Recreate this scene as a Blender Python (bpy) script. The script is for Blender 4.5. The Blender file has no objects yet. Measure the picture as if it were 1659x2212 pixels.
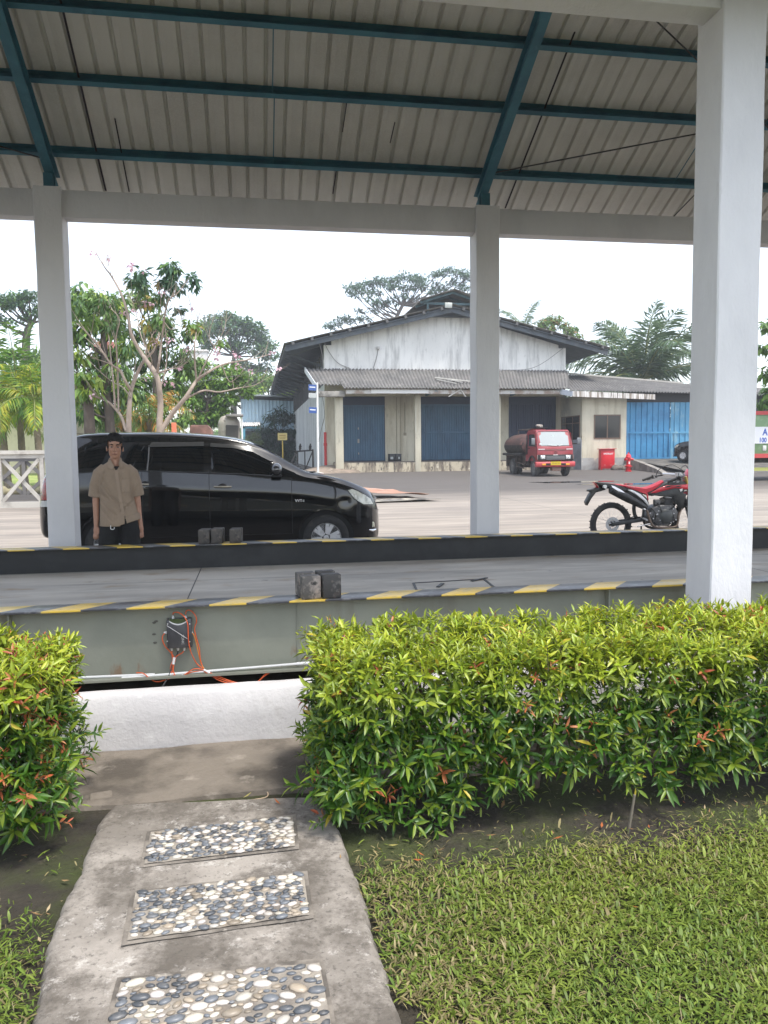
import bpy, bmesh, math, random
import numpy as np
from mathutils import Matrix, Vector
from math import radians, sin, cos, pi, sqrt
SC = bpy.context.scene
COL = SC.collection
RNG = np.random.default_rng(7)
random.seed(7)

# ------------------------------------------------------------------ camera model (same lens as the real camera below)
CF, CPSI, CTH, CRO, CH = 1662.0, 9.5615, 4.606, 0.5956, 1.53
_p, _t, _r = radians(CPSI), radians(CTH), radians(CRO)
VF = np.array([sin(_p)*cos(_t), cos(_p)*cos(_t), -sin(_t)])
_R0 = np.array([cos(_p), -sin(_p), 0.0]); _U0 = np.cross(_R0, VF)
VR = _R0*cos(_r) - _U0*sin(_r); VU = _U0*cos(_r) + _R0*sin(_r)
VC = np.array([0, 0, CH])
def at(x, y, Y):
    """survey helper: the point on the vertical plane Y seen at photo position (x, y)"""
    r = VF + VR*(x-829.5)/CF - VU*(y-1106)/CF
    return VC + r*(Y/r[1])
def gz(Y): return 0.0108*max(0.0, Y-10.5)

# ------------------------------------------------------------------ mesh building
class MB:
    def __init__(s): s.v = []; s.f = []
    def add(s, vs, fs):
        o = len(s.v); s.v.extend([tuple(map(float, q)) for q in vs]); s.f.extend([tuple(i+o for i in f) for f in fs]); return s
    def box(s, x0, x1, y0, y1, z0, z1, M=None):
        vs = [(x, y, z) for z in (z0, z1) for y in (y0, y1) for x in (x0, x1)]
        if M is not None: vs = [M @ Vector(q) for q in vs]
        return s.add(vs, [(0,2,3,1),(4,5,7,6),(0,1,5,4),(2,6,7,3),(0,4,6,2),(1,3,7,5)])
    def cbox(s, c, sz, M=None):
        a, b, d = sz[0]/2, sz[1]/2, sz[2]/2
        T = Matrix.Translation(c) @ (M.to_4x4() if M is not None else Matrix.Identity(4))
        return s.box(-a, a, -b, b, -d, d, T)
    def cyl(s, p0, p1, r0, r1=None, n=12, caps=True):
        return s.tube([p0, p1], [r0, r0 if r1 is None else r1], n, caps)
    def tube(s, pts, r, n=8, caps=True, sq=None):
        P = [Vector(q) for q in pts]; m = len(P)
        R = [r]*m if isinstance(r, (int, float)) else list(r)
        vs = []; up = None
        for i in range(m):
            d = (P[min(i+1, m-1)] - P[max(i-1, 0)])
            if d.length < 1e-9: d = Vector((0,0,1))
            d.normalize()
            if up is None:
                up = Vector((0,0,1)) if abs(d.z) < .9 else Vector((0,1,0))
            a = d.cross(up)
            if a.length < 1e-5: a = d.cross(Vector((1,0,0)))
            a.normalize(); b = a.cross(d).normalized(); up = b
            for k in range(n):
                t = 2*pi*k/n
                vs.append(P[i] + a*(cos(t)*R[i]) + b*(sin(t)*R[i]*(sq or 1)))
        fs = []
        for i in range(m-1):
            for k in range(n):
                k2 = (k+1) % n
                fs.append((i*n+k, i*n+k2, (i+1)*n+k2, (i+1)*n+k))
        if caps:
            fs.append(tuple(range(n))[::-1]); fs.append(tuple((m-1)*n+k for k in range(n)))
        return s.add(vs, fs)
    def bar(s, p0, p1, w, h, up=(0,0,1)):
        """rectangular bar from p0 to p1: w across, h along up"""
        p0, p1 = Vector(p0), Vector(p1); d = (p1-p0).normalized(); u = Vector(up)
        a = d.cross(u)
        if a.length < 1e-4: a = d.cross(Vector((0,1,0)))
        a.normalize(); b = a.cross(d).normalized()
        vs = []
        for p in (p0, p1):
            for i, j in ((-1,-1),(1,-1),(1,1),(-1,1)): vs.append(p + a*(i*w/2) + b*(j*h/2))
        return s.add(vs, [(3,2,1,0),(4,5,6,7),(0,1,5,4),(1,2,6,5),(2,3,7,6),(3,0,4,7)])
    def lathe(s, prof, o=(0,0,0), ax=(0,0,1), n=24, close=False):
        """prof = [(radius, height)]"""
        ax = Vector(ax).normalized(); a = ax.orthogonal().normalized(); b = ax.cross(a); o = Vector(o)
        vs = []; fs = []
        for (r, h) in prof:
            for k in range(n):
                t = 2*pi*k/n; vs.append(o + ax*h + a*(cos(t)*r) + b*(sin(t)*r))
        m = len(prof)
        for i in range(m-1 + (1 if close else 0)):
            j = (i+1) % m
            for k in range(n):
                k2 = (k+1) % n; fs.append((i*n+k, i*n+k2, j*n+k2, j*n+k))
        if not close:
            if prof[0][0] > 1e-4: fs.append(tuple(range(n))[::-1])
            if prof[-1][0] > 1e-4: fs.append(tuple((m-1)*n+k for k in range(n)))
        return s.add(vs, fs)
    def prism(s, poly, d0, d1, axis='y'):
        """2-D outline extruded: axis y -> (x,z), axis x -> (y,z), axis z -> (x,y)"""
        def P(a, b, d):
            return (a, d, b) if axis == 'y' else ((d, a, b) if axis == 'x' else (a, b, d))
        n = len(poly)
        vs = [P(a, b, d0) for a, b in poly] + [P(a, b, d1) for a, b in poly]
        fs = [tuple(range(n)), tuple(range(2*n-1, n-1, -1))] + [(i, i+n, (i+1) % n + n, (i+1) % n) for i in range(n)]
        return s.add(vs, fs)
    def grid(s, P, closeu=False):
        """P[i][j] points"""
        n, m = len(P), len(P[0]); vs = [q for row in P for q in row]; fs = []
        for i in range(n-1 + (1 if closeu else 0)):
            for j in range(m-1):
                i2 = (i+1) % n
                fs.append((i*m+j, i2*m+j, i2*m+j+1, i*m+j+1))
        return s.add(vs, fs)
    def ell(s, c, r, M=None, n=10, m=7):
        vs = []; fs = []; c = Vector(c)
        for i in range(m+1):
            ph = pi*i/m
            for k in range(n):
                t = 2*pi*k/n
                q = Vector((r[0]*sin(ph)*cos(t), r[1]*sin(ph)*sin(t), r[2]*cos(ph)))
                if M is not None: q = M @ q
                vs.append(c+q)
        for i in range(m):
            for k in range(n):
                k2 = (k+1) % n; fs.append((i*n+k, (i+1)*n+k, (i+1)*n+k2, i*n+k2))
        return s.add(vs, fs)

MW = {}      # world matrices of the roots
def link(o, parent=None):
    COL.objects.link(o)
    if parent is not None: o.parent = parent
    return o
def wmat(o):
    M = Matrix.Identity(4)
    while o is not None:
        M = o.matrix_basis @ M; o = o.parent
    return M
def tag(o, label=None, cat=None, group=None, kind=None):
    if label: o['label'] = label
    if cat: o['category'] = cat
    if group: o['group'] = group
    if kind: o['kind'] = kind
    return o
def thing(name, label, cat, loc=(0,0,0), rz=0, group=None):
    o = bpy.data.objects.new(name, None); o.empty_display_size = .2
    o.location = loc; o.rotation_euler = (0, 0, rz); link(o)
    return tag(o, label, cat, group)
def build(mb, name, mat, parent=None, smooth=None, bevel=0, world=True, center=True, bseg=2, merge=False, subsurf=0):
    """link one mesh object. world: the vertices are world positions (made local to the parent here)"""
    me = bpy.data.meshes.new(name)
    v = np.array(mb.v, dtype=float).reshape(-1, 3)
    loc = None
    if parent is not None and world:
        Mi = np.array(wmat(parent).inverted()); v = v @ Mi[:3,:3].T + Mi[:3,3]
    if parent is None and world and center:
        loc = Vector(((v[:,0].min()+v[:,0].max())/2, (v[:,1].min()+v[:,1].max())/2, v[:,2].min()))
        v = v - np.array(loc)
    me.from_pydata(v.tolist(), [], mb.f); 
    bm = bmesh.new(); bm.from_mesh(me)
    if merge or bevel: bmesh.ops.remove_doubles(bm, verts=bm.verts, dist=1e-5)
    bmesh.ops.recalc_face_normals(bm, faces=bm.faces)
    if bevel:
        ed = [e for e in bm.edges if len(e.link_faces) == 2 and e.calc_face_angle(0) > radians(40)]
        try: bmesh.ops.bevel(bm, geom=ed, offset=bevel, segments=bseg, profile=.5, affect='EDGES', clamp_overlap=True)
        except Exception: pass
        if smooth is None: smooth = 50
    if subsurf: pass
    if smooth is not None:
        for f in bm.faces: f.smooth = True
        for e in bm.edges:
            if len(e.link_faces) == 2: e.smooth = e.calc_face_angle(0) < radians(smooth)
            else: e.smooth = False
    bm.to_mesh(me); bm.free()
    if mat is not None:
        for m in (mat if isinstance(mat, (list, tuple)) else [mat]): me.materials.append(m)
    o = bpy.data.objects.new(name, me); link(o, parent)
    if loc is not None: o.location = loc
    return o
def copy_tree(o, parent=None, deep=True):
    c = o.copy(); COL.objects.link(c); c.parent = parent
    if deep:
        for ch in list(o.children): copy_tree(ch, c)
    return c
def npmesh(name, V, F, mat, parent=None, tint=None, smooth=False, loc=None):
    """big mesh from arrays; F (m,k) with one k; tint per-vertex rgb"""
    V = np.asarray(V, dtype=np.float32); F = np.asarray(F, dtype=np.int32)
    if parent is not None:
        Mi = np.array(wmat(parent).inverted()); V = (V @ Mi[:3,:3].T + Mi[:3,3]).astype(np.float32)
    elif loc is not None: V = V - np.array(loc, dtype=np.float32)
    me = bpy.data.meshes.new(name); n, k = F.shape
    me.vertices.add(len(V)); me.vertices.foreach_set('co', V.ravel())
    me.loops.add(n*k); me.loops.foreach_set('vertex_index', F.ravel())
    me.polygons.add(n); me.polygons.foreach_set('loop_start', np.arange(0, n*k, k, dtype=np.int32))
    me.update(calc_edges=True); me.validate()
    if tint is not None:
        a = me.color_attributes.new('tint', 'FLOAT_COLOR', 'POINT')
        c = np.ones((len(V), 4), dtype=np.float32); c[:, :3] = tint; a.data.foreach_set('color', c.ravel())
    if smooth: me.polygons.foreach_set('use_smooth', np.ones(n, dtype=bool))
    me.materials.append(mat)
    o = bpy.data.objects.new(name, me); link(o, parent)
    if parent is None and loc is not None: o.location = loc
    return o
def text_mb(txt, size, ext, M, font_bold=False, sx=1.0):
    """lettering as a mesh in the XZ plane of matrix M (text faces local -Y)"""
    cu = bpy.data.curves.new('t', 'FONT'); cu.body = txt; cu.size = size; cu.extrude = ext
    cu.align_x = 'CENTER'; cu.align_y = 'CENTER'; cu.resolution_u = 3
    if font_bold: cu.offset = size*.02
    o = bpy.data.objects.new('t', cu); COL.objects.link(o)
    dg = bpy.context.evaluated_depsgraph_get(); me = bpy.data.meshes.new_from_object(o.evaluated_get(dg))
    mb = MB(); R = Matrix.Rotation(pi/2, 4, 'X')
    mb.add([M @ (R @ Vector((q.co.x*sx, q.co.y, q.co.z))) for q in me.vertices], [tuple(p.vertices) for p in me.polygons])
    bpy.data.objects.remove(o); bpy.data.curves.remove(cu); bpy.data.meshes.remove(me)
    return mb
def remeshed(mb, voxel, smooth_it=4):
    """one continuous surface out of overlapping volumes"""
    me = bpy.data.meshes.new('tmp'); me.from_pydata(mb.v, [], mb.f)
    bm = bmesh.new(); bm.from_mesh(me); bmesh.ops.recalc_face_normals(bm, faces=bm.faces); bm.to_mesh(me); bm.free()
    o = bpy.data.objects.new('tmp', me); COL.objects.link(o)
    m = o.modifiers.new('r', 'REMESH'); m.mode = 'VOXEL'; m.voxel_size = voxel
    if smooth_it:
        s = o.modifiers.new('s', 'SMOOTH'); s.factor = .5; s.iterations = smooth_it
    dg = bpy.context.evaluated_depsgraph_get(); r = bpy.data.meshes.new_from_object(o.evaluated_get(dg))
    out = MB(); out.add([q.co[:] for q in r.vertices], [tuple(p.vertices) for p in r.polygons])
    bpy.data.objects.remove(o); bpy.data.meshes.remove(me); bpy.data.meshes.remove(r)
    return out
def crv(P, n):
    """Catmull-Rom through the points P, n samples"""
    P = np.array(P, float); m = len(P); out = []
    for t in np.linspace(0, m-1, n):
        i = min(int(t), m-2); u = t-i
        p0, p1, p2, p3 = P[max(i-1,0)], P[i], P[i+1], P[min(i+2,m-1)]
        out.append(.5*((2*p1)+(-p0+p2)*u+(2*p0-5*p1+4*p2-p3)*u*u+(-p0+3*p1-3*p2+p3)*u**3))
    return np.array(out)

# ------------------------------------------------------------------ materials
def rgb(c): return (c[0], c[1], c[2], 1)
class NT:
    def __init__(s, name):
        s.m = bpy.data.materials.new(name); s.m.use_nodes = True; s.t = s.m.node_tree
        s.b = s.t.nodes['Principled BSDF']; s.out = s.t.nodes['Material Output']; s.tc = None
    def n(s, typ, **kw):
        q = s.t.nodes.new(typ)
        for k, v in kw.items():
            if k[0] == '_': setattr(q, k[1:], v)
            else: q.inputs[k.replace('_', ' ')].default_value = v
        return q
    def l(s, a, b): s.t.links.new(a, b)
    def coord(s, scale=(1,1,1), kind='Object'):
        if s.tc is None: s.tc = s.n('ShaderNodeTexCoord')
        mp = s.n('ShaderNodeMapping'); mp.inputs['Scale'].default_value = scale
        s.l(s.tc.outputs[kind], mp.inputs['Vector']); return mp.outputs['Vector']
    def noise(s, scale, stretch=(1,1,1), detail=6, rough=.6, dist=0):
        q = s.n('ShaderNodeTexNoise'); q.inputs['Scale'].default_value = scale; q.inputs['Detail'].default_value = detail
        q.inputs['Roughness'].default_value = rough; q.inputs['Distortion'].default_value = dist
        s.l(s.coord(stretch), q.inputs['Vector']); return q.outputs['Fac']
    def ramp(s, fac, lo, hi):
        q = s.n('ShaderNodeMapRange'); q.inputs['From Min'].default_value = lo; q.inputs['From Max'].default_value = hi
        s.l(fac, q.inputs['Value']); return q.outputs['Result']
    def mix(s, a, b, fac):
        q = s.n('ShaderNodeMix', _data_type='RGBA')
        for v, i in ((a, 6), (b, 7)):
            if isinstance(v, (tuple, list)): q.inputs[i].default_value = rgb(v)
            else: s.l(v, q.inputs[i])
        if isinstance(fac, (int, float)): q.inputs[0].default_value = fac
        else: s.l(fac, q.inputs[0])
        return q.outputs[2]
    def math(s, op, a, b=0.0):
        q = s.n('ShaderNodeMath', _operation=op)
        for v, i in ((a, 0), (b, 1)):
            if isinstance(v, (int, float)): q.inputs[i].default_value = v
            else: s.l(v, q.inputs[i])
        return q.outputs[0]
def mat(name, base, rough=.7, metal=0.0, layers=(), bump=(), coat=0, spec=.5, rvar=0):
    """layers: (colour, noise scale, lo, hi, stretch, amount)   bump: (scale, strength, stretch)"""
    t = NT(name); c = base
    for L in layers:
        col, sc, lo, hi = L[:4]; st = L[4] if len(L) > 4 else (1,1,1); am = L[5] if len(L) > 5 else 1
        f = t.ramp(t.noise(sc, st), lo, hi)
        if am != 1: f = t.math('MULTIPLY', f, am)
        c = t.mix(c, col, f)
    if isinstance(c, (tuple, list)): t.b.inputs['Base Color'].default_value = rgb(c)
    else: t.l(c, t.b.inputs['Base Color'])
    t.b.inputs['Roughness'].default_value = rough; t.b.inputs['Metallic'].default_value = metal
    t.b.inputs['Specular IOR Level'].default_value = spec
    if coat: t.b.inputs['Coat Weight'].default_value = coat; t.b.inputs['Coat Roughness'].default_value = .03
    if rvar:
        r = t.n('ShaderNodeMapRange'); r.inputs['To Min'].default_value = max(0, rough-rvar); r.inputs['To Max'].default_value = min(1, rough+rvar)
        r.inputs['From Min'].default_value = .35; r.inputs['From Max'].default_value = .65
        t.l(t.noise(4), r.inputs['Value']); t.l(r.outputs['Result'], t.b.inputs['Roughness'])
    prev = None
    for B in bump:
        q = t.n('ShaderNodeBump'); q.inputs['Strength'].default_value = B[1]; q.inputs['Distance'].default_value = B[3] if len(B) > 3 else .02
        t.l(t.noise(B[0], B[2] if len(B) > 2 else (1,1,1)), q.inputs['Height'])
        if prev is not None: t.l(prev, q.inputs['Normal'])
        prev = q.outputs['Normal']
    if prev is not None: t.l(prev, t.b.inputs['Normal'])
    return t.m
def leafmat(name, rough=.42, trans=.3, back=1.25, spec=.5):
    """foliage: leaf colour from each leaf's own tint, some light passing through"""
    t = NT(name)
    a = t.n('ShaderNodeAttribute'); a.attribute_name = 'tint'
    t.l(a.outputs['Color'], t.b.inputs['Base Color']); t.b.inputs['Roughness'].default_value = rough
    t.b.inputs['Specular IOR Level'].default_value = spec
    tr = t.n('ShaderNodeBsdfTranslucent')
    hs = t.n('ShaderNodeHueSaturation'); hs.inputs['Value'].default_value = back; hs.inputs['Hue'].default_value = .485
    t.l(a.outputs['Color'], hs.inputs['Color']); t.l(hs.outputs['Color'], tr.inputs['Color'])
    mx = t.n('ShaderNodeMixShader'); mx.inputs[0].default_value = trans
    t.l(t.b.outputs[0], mx.inputs[1]); t.l(tr.outputs[0], mx.inputs[2]); t.l(mx.outputs[0], t.out.inputs['Surface'])
    return t.m
def atz(x, y, z):
    r = VF + VR*(x-829.5)/CF - VU*(y-1106)/CF
    return VC + r*((z-CH)/r[2])
def nz(x, y, s=1.0, seed=0.0):
    """cheap smooth noise for displacement"""
    return (sin(x*1.7*s+1.3+seed)*cos(y*2.1*s-.7+seed*2) + .5*sin(x*4.3*s-y*3.1*s+seed) + .25*sin(x*9.1*s+y*7.7*s+2*seed))/1.75

# ---- yard: one concrete sheet to the horizon, rising gently towards the warehouse
def yard_mat():
    t = NT('yard_concrete')
    n1 = t.ramp(t.noise(.9, (.35, 1.6, 1), 8, .62), .32, .68)
    c = t.mix((.225,.195,.165), (.36,.315,.265), n1)
    n2 = t.ramp(t.noise(2.2, (.14, 1.6, 1), 8, .68), .46, .64); c = t.mix(c, (.17,.15,.135), t.math('MULTIPLY', n2, .75))
    # darker, oil-stained belt in front of the loading dock
    sp = t.n('ShaderNodeSeparateXYZ'); t.l(t.coord(), sp.inputs[0])
    band = t.math('MULTIPLY', t.ramp(sp.outputs['Y'], 20, 25), t.ramp(t.noise(.3, (.4, 1.6, 1), 7, .65), .10, .40))
    c = t.mix(c, (.075,.067,.061), t.math('MULTIPLY', band, .9))
    n3 = t.ramp(t.noise(1.3, (.5, 2.5, 1), 7), .55, .7); c = t.mix(c, (.12,.105,.10), t.math('MULTIPLY', t.math('MULTIPLY', n3, t.ramp(sp.outputs['Y'], 17, 26)), .7))
    # slab joints
    jx = t.math('LESS_THAN', t.math('ABSOLUTE', t.math('SUBTRACT', t.math('MODULO', t.math('ADD', sp.outputs['X'], 500.4), 5.0), 2.5)), .012)
    jy = t.math('LESS_THAN', t.math('ABSOLUTE', t.math('SUBTRACT', t.math('MODULO', t.math('ADD', sp.outputs['Y'], 501.3), 5.0), 2.5)), .012)
    c = t.mix(c, (.10,.09,.08), t.math('MULTIPLY', t.math('MAXIMUM', jx, jy), .75))
    t.l(c, t.b.inputs['Base Color']); t.b.inputs['Roughness'].default_value = .85
    b = t.n('ShaderNodeBump'); b.inputs['Strength'].default_value = .35; b.inputs['Distance'].default_value = .01
    t.l(t.noise(14, (1,1,1), 8), b.inputs['Height']); t.l(b.outputs['Normal'], t.b.inputs['Normal'])
    return t.m
mb = MB(); ys = [3.9, 7, 10.5, 14, 20, 30, 40, 48, 80, 120, 168]; xs = [-170, -60, -20, -6, 0, 6, 20, 60, 170]
mb.grid([[(x, y, gz(min(y, 48)) ) for y in ys] for x in xs])
tag(build(mb, 'yard_ground', yard_mat(), center=False), kind='structure')

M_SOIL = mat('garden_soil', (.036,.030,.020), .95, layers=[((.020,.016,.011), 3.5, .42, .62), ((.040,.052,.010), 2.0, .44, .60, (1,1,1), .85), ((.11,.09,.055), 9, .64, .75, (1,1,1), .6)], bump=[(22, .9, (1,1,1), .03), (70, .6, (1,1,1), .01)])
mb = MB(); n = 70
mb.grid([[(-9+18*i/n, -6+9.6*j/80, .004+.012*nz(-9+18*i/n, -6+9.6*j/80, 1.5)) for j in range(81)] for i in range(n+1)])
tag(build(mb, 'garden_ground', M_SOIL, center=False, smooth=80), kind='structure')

# ---- earth-stained concrete apron in front of the low white wall
M_APRON = mat('apron_concrete', (.175,.15,.122), .9, layers=[((.075,.063,.05), 2.2, .45, .60), ((.30,.265,.225), 6, .60, .72, (1,1,1), .8), ((.07,.058,.048), 2.4, .56, .68, (1,1,1), .7)], bump=[(18, .6, (1,1,1), .02), (60, .4, (1,1,1), .01)])
mb = MB(); n = 90
top = [[(-7+14*i/n, 3.36+.035*nz(i*.5, 3)+ (3.978-3.36)*j/8, .022+.006*nz(i*.3, j)) for j in range(9)] for i in range(n+1)]
for row in top: row.insert(0, (row[0][0], row[0][1]-.012, -.02))
mb.grid(top)
tag(build(mb, 'concrete_apron', M_APRON, center=False, smooth=50), kind='structure')

# ---- garden path: rough poured slab with three pebble panels set into it
PL = [(250,1738),(222,1775),(203,1812),(186,1862),(166,1910),(140,1962),(118,2030),(98,2100),(82,2212)]
PRr = [(690,1722),(705,1748),(728,1800),(748,1860),(768,1915),(792,1985),(812,2060),(832,2120),(858,2212)]
ZP = .045
def path_mat():
    t = NT('path_concrete')
    c = t.mix((.31,.28,.245), (.18,.16,.137), t.ramp(t.noise(3.2, (1,1,1), 8), .40, .60))
    c = t.mix(c, (.085,.072,.058), t.math('MULTIPLY', t.ramp(t.noise(3.0, (1,1,1), 12, .78), .47, .58), .78))
    c = t.mix(c, (.52,.49,.45), t.math('MULTIPLY', t.ramp(t.noise(9, (1,1,1), 12, .80), .55, .63), .65))
    c = t.mix(c, (.075,.066,.056), t.math('MULTIPLY', t.ramp(t.noise(46, (1,1,1), 6, .7), .56, .64), .7))
    t.l(c, t.b.inputs['Base Color']); t.b.inputs['Roughness'].default_value = .9
    b = t.n('ShaderNodeBump'); b.inputs['Strength'].default_value = .7; b.inputs['Distance'].default_value = .012
    t.l(t.noise(30, (1,1,1), 10, .7), b.inputs['Height']); t.l(b.outputs['Normal'], t.b.inputs['Normal'])
    return t.m
M_PATH = path_mat()
Lw = crv([atz(x, y, ZP) for x, y in PL], 60); Rw = crv([atz(x, y, ZP) for x, y in PRr], 60)
for i in range(60):
    Lw[i][0] += .014*nz(i*.11, 1.3)+random.uniform(-.004,.004); Rw[i][0] += .014*nz(i*.09, 7.3)+random.uniform(-.004,.004)
# carry the slab on towards the viewer
ext = 14
Lw = np.vstack([Lw, [[Lw[-1][0]-.06*k, Lw[-1][1]-.16*k, ZP] for k in range(1, ext)]]); Rw = np.vstack([Rw, [[Rw[-1][0]+.05*k, Rw[-1][1]-.16*k, ZP] for k in range(1, ext)]])
def panel_uv(c4):  # corners bl, br, tr, tl on the slab
    return [np.array(atz(x, y, ZP)) for x, y in c4]
PANELS = [panel_uv([(312,1871),(638,1832),(632,1766),(326,1801)]), panel_uv([(275,2037),(668,1981),(656,1890),(293,1932)])]
p3 = panel_uv([(243,2200),(712,2200),(690,2086),(263,2122)])
PANELS.append([p3[3]+(p3[0]-p3[3])*1.5, p3[2]+(p3[1]-p3[2])*1.5, p3[2], p3[3]])
mb = MB(); rows = []
for i in range(len(Lw)):
    a, b = Lw[i], Rw[i]; row = [(a[0]-.03, a[1], -.02), (a[0]-.012, a[1], ZP-.018)]
    for j in range(41):
        q = a+(b-a)*j/40; edge = min(j, 40-j)
        z = ZP + .0035*nz(q[0]*3, q[1]*3) + (-.004 if edge == 0 else 0)
        row.append((q[0], q[1], z))
    row += [(b[0]+.012, b[1], ZP-.018), (b[0]+.03, b[1], -.02)]; rows.append(row)
rows.insert(0, [(q[0], q[1]+.02, -.02) for q in rows[0]])
mb.grid(rows)
tag(build(mb, 'garden_path', M_PATH, center=False, smooth=60), kind='structure')

M_MORTAR = mat('mortar', (.28,.25,.21), .9, layers=[((.16,.14,.12), 8, .45, .62), ((.34,.27,.19), 4, .6, .72, (1,1,1), .6)], bump=[(45, .6, (1,1,1), .01)])
M_FRAME = mat('panel_groove', (.22,.195,.165), .95, layers=[((.10,.088,.075), 6, .42, .58), ((.32,.29,.25), 14, .58, .68)], bump=[(40, .6, (1,1,1), .01)])
t = NT('pebble'); a = t.n('ShaderNodeAttribute'); a.attribute_name = 'tint'
t.l(t.mix(a.outputs['Color'], (.30,.27,.23), t.math('MULTIPLY', t.ramp(t.noise(38), .5, .75), .35)), t.b.inputs['Base Color']); t.b.inputs['Roughness'].default_value = .42
M_PEB = t.m
plabel = ['pebble panel of the path nearest the white wall, the smallest of three', 'middle pebble panel of the garden path between the other two', 'largest pebble panel at the bottom edge of the picture, with wide mortar gaps']
def sphere_uv(n=8, m=5):
    V = []; F = []
    for i in range(m+1):
        ph = pi*i/m
        for k in range(n): V.append((sin(ph)*cos(2*pi*k/n), sin(ph)*sin(2*pi*k/n), cos(ph)))
    for i in range(m):
        for k in range(n): F.append((i*n+k, (i+1)*n+k, (i+1)*n+(k+1) % n, i*n+(k+1) % n))
    return np.array(V), np.array(F)
SV, SF = sphere_uv()
for pi_, (bl, br, tr, tl) in enumerate(PANELS):
    th = thing('pebble_panel', plabel[pi_], 'pebble paving', ((bl+tr)/2*np.array([1,1,0])+np.array([0,0,ZP])), 0, 'pebble panels set in the garden path')
    W = np.linalg.norm(br-bl); H = np.linalg.norm(tl-bl)
    def uv(u, v, z): q = (bl*(1-u)+br*u)*(1-v)+(tl*(1-u)+tr*u)*v; return (q[0], q[1], z)
    g = MB(); e = .016
    g.grid([[uv(-e/W + (1+2*e/W)*i/12 + .004*sin(i*3.), -e/H+(1+2*e/H)*j/8+.006*sin(j*2.+i), ZP+.0045+.001*sin(i*j)) for j in range(9)] for i in range(13)])
    build(g, 'groove', M_FRAME, th, smooth=60)
    g = MB(); g.grid([[uv(i/16, j/10, ZP+.0085+.0015*sin(i*2.2+j)) for j in range(11)] for i in range(17)])
    build(g, 'mortar_bed', M_MORTAR, th, smooth=60)
    # pebbles: dart throwing with elongated stones lying mostly across the panel
    big = pi_ == 2
    pts = []; rr = np.random.default_rng(11+pi_)
    target = 380 if not big else 330; tries = 0
    while len(pts) < target and tries < 60000:
        tries += 1
        r = (rr.uniform(.0100, .0165) if not big else rr.choice([rr.uniform(.009, .014), rr.uniform(.015, .022)]))
        if tries > 9000: r *= .72
        u, v = rr.uniform(.02, .98), rr.uniform(.03, .97); x, y = u*W, v*H
        ang = rr.normal(.12, .32); ok = True
        for (x2, y2, r2, a2) in pts:
            dx, dy = x-x2, y-y2; d = sqrt(dx*dx+dy*dy)
            if d > .06: continue
            th_ = math.atan2(dy, dx); 
            ra = r*1.35*.8/ sqrt((.8*cos(th_-ang))**2+(1.35*sin(th_-ang))**2); rb = r2*1.35*.8/sqrt((.8*cos(th_-a2))**2+(1.35*sin(th_-a2))**2)
            if d < (ra+rb)*.93: ok = False; break
        if ok: pts.append((x, y, r, ang))
    V = []; F = []; T = []
    for (x, y, r, ang) in pts:
        c = np.array(uv(x/W, y/H, ZP+.010)); s = SV*np.array([r*1.35*rr.uniform(.9,1.1), r*.8*rr.uniform(.85,1.1), r*.42])
        s[:,0] += .25*s[:,1]*rr.uniform(-1,1)
        q = np.stack([s[:,0]*cos(ang)-s[:,1]*sin(ang), s[:,0]*sin(ang)+s[:,1]*cos(ang), s[:,2]], 1)+c
        F.append(SF+len(V)*len(SV)); V.append(q)
        col = (np.array([.50,.475,.43])*rr.uniform(.75,1.12)*np.array([1, rr.uniform(.95,1), rr.uniform(.88,1)])) if rr.random() < .43 else np.array([.080,.087,.097])*rr.uniform(.6,1.8)
        if rr.random() < .12: col = np.array([.30,.25,.19])*rr.uniform(.6,1.15)
        T.append(np.tile(col, (len(SV),1)))
    npmesh('pebbles', np.vstack(V), np.vstack(F), M_PEB, th, np.vstack(T), smooth=True)

# ---- lawn: broad-bladed carpet grass, sparse towards the hedge
def blades(N, xr, yr, dens):
    P = np.stack([RNG.uniform(*xr, N), RNG.uniform(*yr, N)], 1)
    keep = np.array([RNG.random() < dens(x, y) for x, y in P]); return P[keep]
def path_side(x, y):
    i = np.argmin(np.abs(Lw[:,1]-y)); return Lw[i][0], Rw[i][0]
def dens(x, y):
    l, r = path_side(x, y)
    if y < 3.4 and l-.02 < x < r+.015: return 0
    edge = (2.57 + .09*nz(x*2, y) + max(0, (x-.5))*.03) if x > 0 else 2.45+.12*nz(x*2, 1)
    d = (edge-y)/.13
    base = 1/(1+math.exp(-d*2.2)); m = .85+.3*nz(x*3, y*3, 1.3)
    if x > r and y < 3.4: m *= min(1, .35+(x-r)/.18)
    if x < l: m *= min(1, .3+(l-x)/.25)
    return max(.004 if RNG.random() < .8 else .05, base*m)
P = np.vstack([blades(195000, (.2, 4.2), (1.55, 3.35), dens), blades(68000, (-2.4, -.5), (1.55, 3.1), dens), blades(26000, (-3.5, 5), (-.2, 1.55), dens)])
N = len(P); thin = RNG.random(N) < .30
L = np.where(thin, RNG.uniform(.020, .052, N), RNG.uniform(.013, .034, N)*RNG.choice([.8,1,1,1.45], N)); Wd = L*np.where(thin, RNG.uniform(.045, .09, N), RNG.uniform(.15, .26, N)); az = RNG.uniform(0, 2*pi, N)
tilt = np.where(thin, np.abs(RNG.normal(1.2, .3, N)), np.abs(RNG.normal(.98, .36, N))); tilt = np.clip(tilt, .12, 1.52)
d = np.stack([np.cos(az)*np.sin(tilt), np.sin(az)*np.sin(tilt), np.cos(tilt)], 1); sd = np.stack([-np.sin(az), np.cos(az), np.zeros(N)], 1)
hump = np.array([.010+.010*nz(x*4, y*4, 1.1, 2) for x, y in P])
base = np.stack([P[:,0], P[:,1], .004+np.clip(hump, 0, 1)+RNG.uniform(0, .016, N)], 1)
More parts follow.
